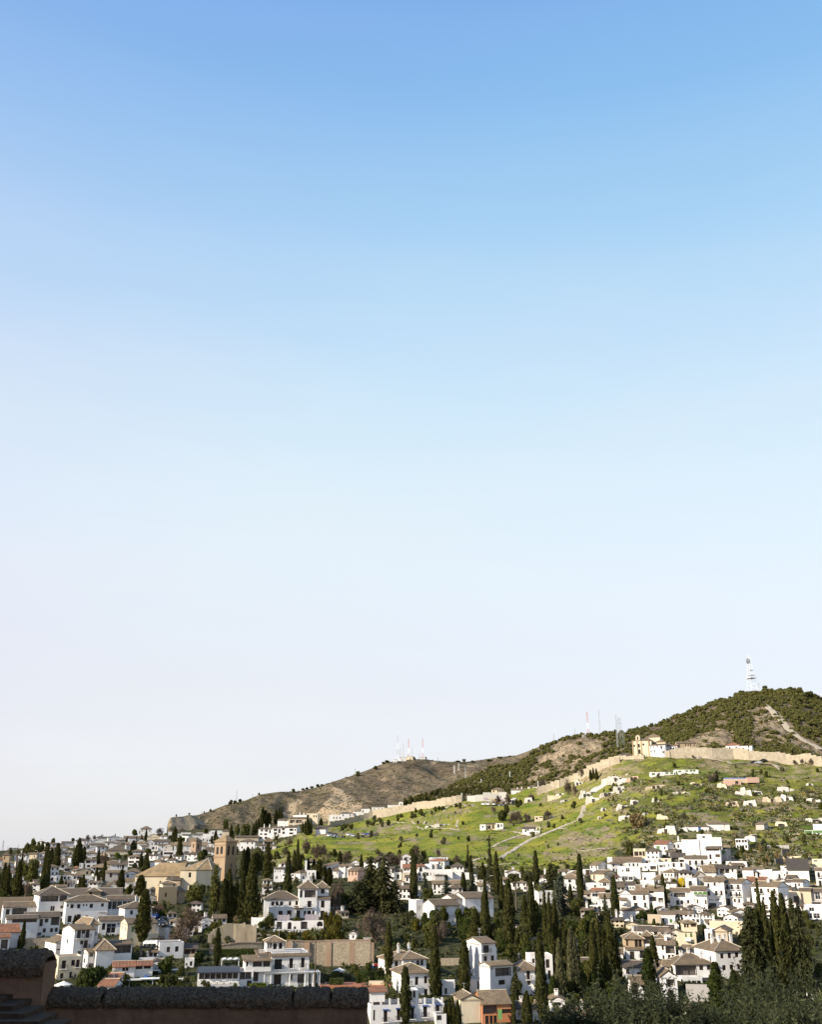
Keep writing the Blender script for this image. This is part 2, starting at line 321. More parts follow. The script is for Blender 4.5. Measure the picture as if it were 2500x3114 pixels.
# ------------------------------------------------------------ terrain
COLS=[(-500,[(3114,165),(3020,180),(2900,232),(2800,300),(2720,420),(2660,560),(2620,700),(2590,820),(2560,960)]),
  (0,[(3114,165),(3020,180),(2900,232),(2800,300),(2720,420),(2660,560),(2620,700),(2590,830),(2550,960),(2500,1000)]),
  (550,[(3114,168),(3020,182),(2910,235),(2820,290),(2720,400),(2650,560),(2600,690),(2560,820),(2530,920),(2480,1000)]),
  (1000,[(3114,170),(3010,196),(2940,232),(2880,262),(2780,325),(2700,400),(2640,480),(2600,555),(2550,670),(2510,790),(2460,880)]),
  (1500,[(3114,170),(3000,200),(2900,250),(2800,310),(2720,375),(2660,440),(2600,520),(2540,600),(2480,680),(2420,765),(2380,820)]),
  (2050,[(3114,170),(2950,222),(2850,275),(2750,335),(2650,400),(2550,475),(2450,550),(2350,625),(2280,680)]),
  (2900,[(3114,168),(2950,215),(2850,265),(2750,322),(2650,385),(2550,455),(2450,525),(2350,600),(2280,655)])]
TOP=[(-500,2600),(0,2588),(150,2578),(300,2564),(420,2546),(520,2531),(620,2522),(720,2520),(800,2512),(900,2508),(1000,2508),
       (1150,2480),(1300,2452),(1400,2438),(1540,2426),(1600,2410),(1700,2385),(1850,2312),(1930,2299),(2050,2304),(2200,2312),(2350,2322),(2500,2334),(2900,2350)]
COLS=[(c,[(r,d if d>=520 else 520-(520-d)*.76) for r,d in t]) for c,t in COLS]
_colx=np.array([c[0] for c in COLS],float)
def depth_np(px,py):
 px,py=np.broadcast_arrays(np.asarray(px,float),np.asarray(py,float))
 vals=np.stack([np.interp(-py,[-r for r,_ in t],[d for _,d in t]) for _,t in COLS])
 j=np.clip(np.searchsorted(_colx,px)-1,0,len(COLS)-2)
 f=np.clip((px-_colx[j])/(_colx[j+1]-_colx[j]),0,1); f=f*f*(3-2*f)
 idx=np.indices(px.shape)
 return vals[(j,*idx)]*(1-f)+vals[(j+1,*idx)]*f
def top_row(px): return np.interp(px,[a for a,_ in TOP],[b for _,b in TOP])
SLOPE=[(830,2640),(815,2590),(880,2550),(1000,2500),(1500,2380),(1950,2250),(2700,2280),(2700,2660),(2420,2620),(2300,2640),(2180,2560),(1900,2560),(1840,2620),(1700,2650),(1500,2650),(1330,2610),(1180,2610)]
EARTH=[[(1640,2590),(1700,2540),(1860,2515),(1880,2560),(1840,2605),(1700,2620)],[(1130,2535),(1200,2515),(1270,2520),(1250,2530),(1160,2545)],
         [(1560,2530),(1640,2490),(1700,2480),(1650,2520)],[(1880,2660),(1960,2560),(2240,2560),(2480,2610),(2480,2780),(1900,2780)],[(2080,2470),(2160,2465),(2200,2500),(2100,2510)],[(2240,2430),(2420,2420),(2400,2450),(2260,2460)],
         [(700,2770),(860,2780),(850,2870),(640,2870)],[(960,2850),(1150,2860),(1140,2890),(960,2880)]]
def relief(x,y,amp):
 t=fbm(x/38,y/38,4,3)*1.6+fbm(x/7.0,y/5.0,4,9)*.75
 w=y/8.5+fbm(x/60,y/60,3,13)*1.6; f=w-np.floor(w); t=t+(np.clip(f/.22,0,1)-f)*1.9*np.clip(fbm(x/90,y/70,2,18)*3+.6,0,1)
 return t*amp
def slope_amp(px,py):
 return np.where(in_poly(px,py,SLOPE),1.0,.35)
def surf(px,py):
 """Point of the hillside under a pixel (with its relief)."""
 Y=float(depth_np(px,py)); p=at(px,py,Y)
 p.z+=float(relief(np.array(p.x),np.array(p.y),slope_amp(np.array(float(px)),np.array(float(py)))))
 return p
def set_cover(me,cov):
 ca=me.color_attributes.new('cover','FLOAT_COLOR','POINT'); ca.data.foreach_set('color',np.concatenate([cov,np.ones((len(cov),1))],1).astype(np.float32).ravel())
def make_hillside():
 pxs=np.arange(-480,2881,7.0); NR=230
 t=np.linspace(0,1,NR)[:,None]
 tops=top_row(pxs)[None,:]
 PY=3114+(tops-3114)*t**1.0; PX=np.broadcast_to(pxs[None,:],PY.shape)
 P=at_np(PX,PY,depth_np(PX,PY)); amp=slope_amp(PX,PY)
 fade=np.clip((1-t)/.03,0,1)
 P[...,2]+=relief(P[...,0],P[...,1],amp)
 soft=fbm(PX/26,PY/14,3,21)*26
 gr=in_poly(PX+soft,PY+soft*.5,SLOPE).astype(float)
 ea=np.zeros_like(gr)
 for e in EARTH: ea=np.maximum(ea,in_poly(PX+soft,PY+soft*.4,e)*1.0)
 streak=np.clip(fbm(PX/55,PY/3.4,4,40)*3.2+.45,0,1)
 ea *= streak
 ea=np.maximum(ea,gr*np.clip(fbm(PX/45,PY/9,5,77)*3.0-.5,0,.9)); wild=np.clip((PX+soft-1830)/120,0,1)*np.clip(fbm(PX/34,PY/10,4,79)*3+.75,0,1); gr=gr*(1-.5*wild)
 cov=np.stack([gr,ea,np.zeros_like(gr)],-1)
 last=P[-1]; back=[]
 for d,dz in ((25,-1),(60,-7),(140,-30),(260,-70)):
  q=last.copy(); s=(last[:,1]+d)/last[:,1]; q[:,0] *= s; q[:,1]+=d; q[:,2]+=dz; back.append(q)
 first=P[0]; front=[]
 for Y,z in ((-60,-6.5),(-5,-6.5),(12,-6.6),(24,-7.5),(50,-24),(100,-48),(170,-62),(220,-54)):
  q=first.copy(); q[:,0] *= max(abs(Y),30)/first[:,1]*1.6+.2; q[:,1]=Y; q[:,2]=z; front.append(q)
 ALL=np.concatenate([np.stack(front),P,np.stack(back)]); nr,nc=ALL.shape[:2]
 cv=np.concatenate([np.repeat(cov[:1],len(front),0)*0,cov,np.repeat(cov[-1:],len(back),0)])
 me=big_mesh('hillside',ALL.reshape(-1,3),grid_quads(nr,nc),M['hillside'],True); set_cover(me,cv.reshape(-1,3))
 tag(link('hillside',me),kind='structure')
make_hillside()
m=MB(); m.face([(-40000,-4000,-75),(40000,-4000,-75),(40000,45000,-75),(-40000,45000,-75)])
cover_mat('plain',lambda nt,b: nt.links.new(mix(nt,ramp(nt,noise(nt,.004,6,'World'),[(.35,(0,0,0)),(.65,(1,1,1))]),(.16,.16,.12),(.30,.28,.25)),b.inputs['Base Color']))
tag(m.build('plain_ground',M['plain']),kind='structure')
def hill(name,sky,bottom,d0,d1,mat,relief_fn,cover_fn,npx=6.0,NR=150,nrel=1.0):
 """A hill whose crest runs along the rows SKY at distance d1(px) and whose foot, hidden, runs along BOTTOM at d0(px)."""
 pxs=np.arange(sky[0][0],sky[-1][0]+1,npx); t=np.linspace(0,1,NR)[:,None]
 top=np.interp(pxs,[a for a,_ in sky],[b for _,b in sky])[None,:]; bot=np.interp(pxs,[a for a,_ in bottom],[b for _,b in bottom])[None,:]
 PY=bot+(top-bot)*t; PX=np.broadcast_to(pxs[None,:],PY.shape)
 D0,D1=d0(pxs)[None,:],d1(pxs)[None,:]
 Y=D0+(D1-D0)*t**1.25
 P=at_np(PX,PY,Y); fade=np.clip((1-t)/.10,0.06,1)
 P[...,2]+=relief_fn(P[...,0],P[...,1],PX,PY)*fade
 cov=cover_fn(PX,PY); last=P[-1]; back=[]
 for d,dz in ((30,-3),(80,-14),(200,-50),(500,-170)):
  q=last.copy(); s=(last[:,1]+d)/last[:,1]; q[:,0] *= s; q[:,1]+=d; q[:,2]+=dz; back.append(q)
 A=np.concatenate([P,np.stack(back)]); cv=np.concatenate([cov,np.repeat(cov[-1:],4,0)]); nr,nc=A.shape[:2]
 me=big_mesh(name,A.reshape(-1,3),grid_quads(nr,nc),mat,True); set_cover(me,cv.reshape(-1,3))
 tag(link(name,me),kind='structure')
 def place(px,py):
  b_,t_=np.interp(px,pxs,bot[0]),np.interp(px,pxs,top[0]); tt=min(max((py-b_)/(t_-b_),0),1); py=max(py,t_+.5)
  y=np.interp(px,pxs,D0[0])+(np.interp(px,pxs,D1[0])-np.interp(px,pxs,D0[0]))*tt**1.25
  p=at(px,py,y); p.z+=float(relief_fn(np.array(p.x),np.array(p.y),np.array(float(px)),np.array(float(py))))*min(max((1-tt)/.10,.06),1)
  return p
 return place
SKY_A=[(508,2512),(514,2492),(522,2486),(560,2483),(600,2479),(630,2470),(660,2458),(700,2443),(740,2437),(790,2416),(850,2408),(905,2407),(960,2396),(1010,2378),(1060,2362),
         (1110,2344),(1150,2328),(1175,2319),(1200,2315),(1235,2311),(1290,2308),(1320,2313),(1360,2317),(1420,2316),(1480,2308),(1560,2298),(1640,2290),(1760,2290)]
BOT_A=[(508,2570),(700,2570),(900,2560),(1000,2545),(1150,2520),(1300,2490),(1400,2470),(1560,2440),(1760,2420)]
GULLY=[(1060,2465),(1110,2420),(1180,2395),(1260,2385),(1330,2400),(1300,2420),(1200,2450),(1120,2490)]
def rel_a(x,y,PX,PY):
 g=1-np.abs(fbm(x/95+y/400,y/260,4,11))*2.0
 return (g-.55)*12+fbm(x/22,y/30,5,15)*3.2-np.exp(-((PX-1195-(PY-2400)*.25)/60)**2)*np.clip((PY-2350)/60,0,1)*13
BARE_A=[[(960,2480),(1020,2405),(1080,2415),(1110,2440),(1090,2480),(1000,2500)],[(505,2530),(515,2486),(640,2488),(600,2510),(530,2525)],[(860,2470),(920,2430),(925,2436),(868,2480)]]
def cov_a(PX,PY):
 s=fbm(PX/22,PY/16,4,31)*18
 ea=sum(in_poly(PX+s,PY+s*.6,e)*1.0 for e in BARE_A)
 ea=np.maximum(np.clip(ea,0,1),np.clip(fbm(PX/30,PY/12,4,52)*2-.55,0,.7))
 gr=np.clip(fbm(PX/40,PY/10,4,60)*2-.3,0,.55)*(PX<960)
 return np.stack([gr,ea,ea*0],-1)
brown_at=hill('brown_hill',SKY_A,BOT_A,lambda p: 1010+0*p,lambda p: np.interp(p,[508,900,1230,1760],[1060,1330,1480,1800]),M['brown_hill'],rel_a,cov_a)
SKY_B=[(1150,2470),(1225,2452),(1300,2420),(1380,2385),(1450,2350),(1500,2322),(1560,2300),(1590,2290),(1640,2270),(1690,2252),(1740,2240),(1800,2236),(1850,2233),(1900,2228),(1950,2217),
         (2000,2203),(2050,2184),(2100,2163),(2150,2144),(2200,2128),(2250,2112),(2300,2106),(2360,2100),(2420,2098),(2450,2106),(2500,2126),(2600,2170),(2800,2280)]
BOT_B=[(1150,2500),(1300,2480),(1450,2460),(1600,2440),(1700,2420),(1850,2345),(1950,2330),(2200,2340),(2500,2370),(2800,2390)]
def rel_b(x,y,PX,PY): return fbm(x/70,y/90,4,71)*9+fbm(x/16,y/22,4,75)*2.5
OPEN_B=[[(2285,2235),(2300,2160),(2335,2150),(2370,2175),(2430,2225),(2520,2260),(2520,2285),(2400,2275),(2290,2262)],[(1600,2390),(1620,2330),(1680,2275),(1760,2243),(1850,2245),(1830,2300),(1760,2345),(1680,2360)],[(2090,2270),(2180,2215),(2240,2225),(2230,2275),(2150,2290)]]
def cov_b(PX,PY):
 s=fbm(PX/22,PY/16,4,33)*16
 ea=np.clip(sum(in_poly(PX+s,PY+s*.6,e)*1.0 for e in OPEN_B),0,1)*np.clip(.6+fbm(PX/18,PY/8,4,35)*1.2,.2,1)
 return np.stack([ea*0,ea,ea*0],-1)
wood_at=hill('wooded_hill',SKY_B,BOT_B,lambda p: np.interp(p,[1150,1500,2000,2800],[1000,880,760,740]),lambda p: np.interp(p,[1150,1560,1900,2300,2800],[1040,1250,1180,1150,1150]),M['brown_hill'],rel_b,cov_b)
def ribbon(name,pts,w,mat='dirt_path',where=surf,lift=.18,kind='structure',step=6.0):
 """A path laid on the ground along source pixels."""
 P=[]
 for (a,b) in zip(pts[:-1],pts[1:]):
  n=max(2,int(math.hypot(b[0]-a[0],b[1]-a[1])/step))
  P+=[(a[0]+(b[0]-a[0])*i/n,a[1]+(b[1]-a[1])*i/n) for i in range(n)]
 P.append(pts[-1]); m=MB(); rows=[]
 W=[where(*p) for p in P]
 for i,p in enumerate(W):
  d=W[min(i+1,len(W)-1)]-W[max(i-1,0)]; d.z=0; n=Vector((-d.y,d.x,0)).normalized()
  ww=w*(.8+.4*rng.random())/2
  rows.append([p+n*ww+Vector((0,0,lift-.25)),p+n*ww*.7+Vector((0,0,lift)),p-n*ww*.7+Vector((0,0,lift)),p-n*ww+Vector((0,0,lift-.25))])
 for r,q in zip(rows[:-1],rows[1:]):
  for k in range(3): m.face([r[k],q[k],q[k+1],r[k+1]])
 return tag(m.build(name,M[mat]),kind=kind)
def tp(tile,pts): return [T(tile,*p) for p in pts]
ribbon('footpath',tp('C',[(750,450),(800,410),(880,360),(960,320),(1060,270),(1150,235),(1250,195),(1340,150),(1420,120),(1445,70),(1470,20)]),3.2,lift=.35)
ribbon('footpath',tp('C',[(420,490),(560,455),(660,435)]),2.4); ribbon('footpath',tp('C',[(520,530),(640,505),(800,490),(910,478)]),2.4)
ribbon('footpath',tp('C',[(680,350),(780,310),(860,275),(910,255)]),2.2); ribbon('dirt_road',tp('J',[(960,720),(1010,700),(1130,705),(1290,710)]),5.0)
ribbon('footpath',tp('J',[(560,905),(700,880),(800,885),(950,888),(1110,895)]),1.8); ribbon('footpath',tp('J',[(400,826),(560,828),(700,850),(780,880)]),1.5)
ribbon('footpath',tp('J',[(1085,880),(1075,850),(1090,820)]),1.8); ribbon('footpath',tp('J',[(1110,790),(1170,760),(1215,735)]),1.6); ribbon('footpath',tp('J',[(780,870),(830,830)]),1.5)
ribbon('footpath',tp('J',[(960,770),(990,720),(1010,700)]),2.4); ribbon('dirt_road',tp('M',[(640,165),(760,190),(880,210),(960,230),(1050,250),(1200,250),(1330,255),(1400,275)]),4.2)
ribbon('footpath',tp('C',[(840,225),(900,235),(960,250)]),3.0); ribbon('footpath',tp('C',[(1250,200),(1330,195)]),1.8); ribbon('footpath',tp('C',[(1410,385),(1520,378),(1640,365)]),2.2)
ribbon('hill_track',tp('L',[(1180,480),(1250,485),(1310,530),(1370,590),(1450,650),(1560,710),(1650,750),(1720,785)]),6,where=wood_at,lift=1.2)
ribbon('hill_track',tp('J',[(1130,345),(1250,352),(1380,365),(1430,355)]),8,where=brown_at,lift=1.5)
# ------------------------------------------------------------ houses
FLOOR=-5.0
_cache={}
def facade(m,o,u,n,W,z0,z1,holes,mi=0,reveal=.22):
 """Wall from o along u, W wide, z0..z1, outward normal n, with recessed openings (a, b, za, zb, depth)."""
 xs=sorted({0.0,W,*[h[0] for h in holes],*[h[1] for h in holes]}); zs=sorted({z0,z1,*[h[2] for h in holes],*[h[3] for h in holes]})
 pt=lambda a,z,d=0: o+u*a-n*d+Vector((0,0,z))
 for i in range(len(xs)-1):
  for j in range(len(zs)-1):
   ca,cz=(xs[i]+xs[i+1])/2,(zs[j]+zs[j+1])/2
   if any(h[0]<ca<h[1] and h[2]<cz<h[3] for h in holes): continue
   m.face([pt(xs[i],zs[j]),pt(xs[i+1],zs[j]),pt(xs[i+1],zs[j+1]),pt(xs[i],zs[j+1])],None,mi)
 for (a,b,za,zb,d) in holes:
  d+=.12
  for q in ([(a,za,0),(a,za,d),(a,zb,d),(a,zb,0)],[(b,za,d),(b,za,0),(b,zb,0),(b,zb,d)],[(a,zb,0),(a,zb,d),(b,zb,d),(b,zb,0)],[(a,za,d),(a,za,0),(b,za,0),(b,za,d)]):
   m.face([pt(*c) for c in q],None,mi)
def ok_holes(holes,W,z0,z1):
 out=[]
 for h in holes:
  a,b,za,zb,d,t=h; a,b=max(a,.12),min(b,W-.12); za,zb=max(za,z0+.15),min(zb,z1-.12)
  if b-a<.15 or zb-za<.15: continue
  if any(a<q[1]+.05 and b>q[0]-.05 and za<q[3]+.05 and zb>q[2]-.05 for q in out): continue
  out.append((a,b,za,zb,d,t))
 return out
def window_mesh(w,h,t,far):
 key=(round(w,1),round(h,1),t,far)
 if key in _cache: return _cache[key]
 w,h=max(key[0],.2),max(key[1],.2); fr=MB(); pn=MB(); b=min(.09,w*.12)
 frame={'p': 'pale_shutter','g': 'green_paint','s': 'wood','k': 'blue_paint'}.get(t,'wood' if t != 'n' else 'white_paint')
 if t in 'psgk':                                        # closed shutters: two leaves of slats
  for x0,x1 in ((-w/2,-.015),(.015,w/2)):
   fr.box(x0,x1,-.05,0,0,h)
   ns=min(6,max(2,int(h/.3)))
   for i in range(ns): fr.box(x0+.04,x1-.04,-.075,-.05,h*(i+.2)/ns,h*(i+.75)/ns)
 elif t == 'd':
  fr.box(-w/2,w/2,-.02,.02,0,h)
  for x0,x1 in ((-w/2+.06,-.03),(.03,w/2-.06)): fr.box(x0,x1,-.045,-.02,h*.08,h*.48); fr.box(x0,x1,-.045,-.02,h*.54,h*.93)
  frame = 'dark_wood'
 elif t == 'l':                                         # open gallery: back wall, parapet rail, slim posts
  frame = 'dark_wood'; pn.box(-w/2,w/2,.0,.05,0,h)
  k=max(1,int(w/1.6))
  for i in range(k+1):
   x=-w/2+.06+(w-.12)*i/k; fr.box(x-.06,x+.06,-.95,-.83,0,h)
  fr.box(-w/2,w/2,-.94,-.86,min(.95,h*.4),min(1.02,h*.44))
  for i in range(int(w/.35)): x=-w/2+.35*(i+.5); fr.box(x-.02,x+.02,-.91,-.88,0,min(.95,h*.4))
 else:
  pn.face([(-w/2,0,0),(w/2,0,0),(w/2,0,h),(-w/2,0,h)])
  for x0,x1,z0,z1 in ((-w/2,-w/2+b,0,h),(w/2-b,w/2,0,h),(-w/2+b,w/2-b,0,b),(-w/2+b,w/2-b,h-b,h),(-b*.35,b*.35,b,h-b)): fr.box(x0,x1,-.06,-.003,z0,z1)
  if h>1.3: fr.box(-w/2+b,-b*.35,-.05,-.003,h*.62,h*.62+b*.6); fr.box(b*.35,w/2-b,-.05,-.003,h*.62,h*.62+b*.6)
 if far:
  n=len(fr.v); a=MB(); a.v=fr.v+pn.v; a.f=fr.f+[tuple(i+n for i in f) for f in pn.f]; a.uv=fr.uv+pn.uv; a.mi=[0]*len(fr.f)+[1]*len(pn.f)
  r=(a.mesh('window',[M[frame],M['glass' if t != 'l' else 'dark_wall']]),None)
 else: r=(fr.mesh('window_frame',M[frame]),pn.mesh('pane',M['glass' if t != 'l' else 'dark_wall']) if pn.f else None)
 _cache[key]=r; return r
def balcony_mesh(w,mat='iron'):
 key=('bal',round(w,1),mat)
 if key not in _cache:
  m=MB(); w=round(w,1); m.box(-w/2,w/2,-.75,-.002,-.12,0,1)
  if mat == 'green_paint' or mat == 'white_paint': m.box(-w/2,w/2,-.75,-.68,0,.9)
  else:
   for x in np.arange(-w/2+.03,w/2,.16): m.box(x-.015,x+.015,-.74,-.71,0,.95)
   m.box(-w/2,w/2,-.755,-.70,.95,1.0)
   for s in (-1,1):
    m.box(s*w/2-.02,s*w/2+.02,-.70,-.01,.95,1.0)
    for y in (-.55,-.38,-.2): m.box(s*w/2-.015,s*w/2+.015,y-.015,y+.015,0,.95)
  _cache[key]=m.mesh('balcony',[M[mat],M['white_paint']])
 return _cache[key]
def chimney_mesh(k):
 key=('chim',k)
 if key not in _cache:
  m=MB(); w,h=((.34,1.5),(.42,1.1),(.30,2.0))[k]
  m.box(-w,w,-w*.8,w*.8,-1.2,h); m.box(-w-.1,w+.1,-w*.8-.1,w*.8+.1,h,h+.1)
  for x in (-w*.8,w*.8): m.box(x-.09,x+.09,-w*.6,w*.6,h+.1,h+.42)
  z=h+.42
  if k==1: m.box(-w-.08,w+.08,-w*.8,w*.8,z,z+.08,1)
  else:
   for s in (-1,1): m.face([(s*(w+.1),-w,z),(s*(w+.1),w,z),(0,w,z+.35),(0,-w,z+.35)][::s],None,1)
   for y,q in ((-w,1),(w,-1)): m.face([(-(w+.1),y,z),(w+.1,y,z),(0,y,z+.35)][::q],None,1)
  _cache[key]=m.mesh('chimney',[M['white_wall'],M['ridge_tile']])
 return _cache[key]
def roof_uv(pts,eave_a,eave_b):
 """UV in metres: u along the eave, v up the slope."""
 a=Vector(eave_a); e=(Vector(eave_b)-a).normalized(); out=[]
 for p in pts:
  d=Vector(p)-a; u=d.dot(e); out.append((u,(d-e*u).length))
 return out
def roof_mesh(kind,W,D,H,rise,ov=.45,th=.16):
 """Roof of a box 0..W x 0..D with eaves at H. Returns the builder and its ridge lines."""
 m=MB(); lines=[]
 x0,x1,y0,y1=-ov,W+ov,-ov,D+ov; z=H-.05
 def slope(pts,ea,eb):
  m.face(pts,roof_uv(pts,ea,eb)); low=[Vector(p)-Vector((0,0,th)) for p in pts]
  m.face(low[::-1]); n=len(pts)
  for i in range(n): a,b=pts[i],pts[(i+1) % n]; m.face([Vector(a)-Vector((0,0,th)),Vector(b)-Vector((0,0,th)),Vector(b),Vector(a)])
 A,B,C,Dd=Vector((x0,y0,z)),Vector((x1,y0,z)),Vector((x1,y1,z)),Vector((x0,y1,z))
 if kind == 'h':
  w,d=x1-x0,y1-y0
  if w>=d: r0,r1=Vector((x0+d/2,(y0+y1)/2,z+rise)),Vector((x1-d/2,(y0+y1)/2,z+rise)); 
  else: r0,r1=Vector(((x0+x1)/2,y0+w/2,z+rise)),Vector(((x0+x1)/2,y1-w/2,z+rise))
  if (r1-r0).length<.3: r1=r0.copy()
  if w>=d:
   slope([A,B,r1,r0] if r1 != r0 else [A,B,r0],A,B); slope([B,C,r1],B,C); slope([C,Dd,r0,r1] if r1 != r0 else [C,Dd,r0],C,Dd); slope([Dd,A,r0],Dd,A)
   lines+=[(A,r0),(B,r1),(C,r1),(Dd,r0)]
  else:
   slope([A,B,r0],A,B); slope([B,C,r1,r0],B,C); slope([C,Dd,r1],C,Dd); slope([Dd,A,r0,r1],Dd,A)
   lines+=[(A,r0),(B,r0),(C,r1),(Dd,r1)]
  if r1 != r0: lines.append((r0,r1))
 elif kind == 'g':
  g=.18; r0,r1=Vector((-g,D/2,z+rise)),Vector((W+g,D/2,z+rise)); A.x=Dd.x=-g; B.x=C.x=W+g
  slope([A,B,r1,r0],A,B); slope([C,Dd,r0,r1],C,Dd); lines.append((r0,r1))
 elif kind == 'e':
  g=.18; r0,r1=Vector((W/2,-g,z+rise)),Vector((W/2,D+g,z+rise)); A.y=B.y=-g; C.y=Dd.y=D+g
  slope([Dd,A,r0,r1],Dd,A); slope([B,C,r1,r0],B,C); lines.append((r0,r1))
 elif kind == 'n':                                       # hipped at the left, running into the crossing at the right
  r0,r1=Vector((x0+W*.46,D/2,z+rise)),Vector((W,D/2,z+rise)); B.x=C.x=W
  slope([A,B,r1,r0],A,B); slope([C,Dd,r0,r1],C,Dd); slope([Dd,A,r0],Dd,A); lines+=[(A,r0),(Dd,r0),(r0,r1)]
 elif kind in 's':
  C.z+=rise; Dd.z+=rise; slope([A,B,C,Dd],A,B)
 return m,lines
def gable_walls(m,kind,W,D,H,rise,sides):
 z=H-.05-.16
 if kind == 'g':
  for x,q in ((0,-1),(W,1)): m.face([(x,0,H-.6),(x,D,H-.6),(x,D,z),(x,D/2,z+rise*D/(D+.9)),(x,0,z)][::q])
 elif kind == 'e':
  for y,q in ((0,1),(D,-1)): m.face([(0,y,H-.6),(W,y,H-.6),(W,y,z),(W/2,y,z+rise*W/(W+.9)),(0,y,z)][::q])
 elif kind == 's':
  for x,q in ((0,-1),(W,1)): m.face([(x,0,H-.6),(x,D,H-.6),(x,D,z+rise*.93),(x,0,z)][::q])
  m.face([(0,D,H-.6),(W,D,H-.6),(W,D,z+rise*.93),(0,D,z+rise*.93)])
def auto_windows(W,H,spec,r,side=False):
 """'2x3' -> openings in metres."""
 rows,cols=(int(v) for v in spec.split('x')); out=[]; fh=H/rows
 for j in range(rows):
  ww,wh=r.uniform(.75,1.0),min(fh*.52,r.uniform(1.1,1.6))
  for i in range(cols):
   if r.random()<.10: continue
   c=W*(i+.5)/cols+r.uniform(-.12,.12)*W/cols; z=fh*j+fh*.30
   t=r.choices('wwwwsdpb',[6,6,6,3,2,1,1,1 if j else 0])[0]
   hh=wh*(1.25 if t in 'bd' else 1); z2=z if t not in 'bd' else fh*j+.12*fh
   out.append((c-ww/2,c+ww/2,z2,min(z2+hh,fh*(j+1)-.25),.18,t))
 return out
HOUSES=[]
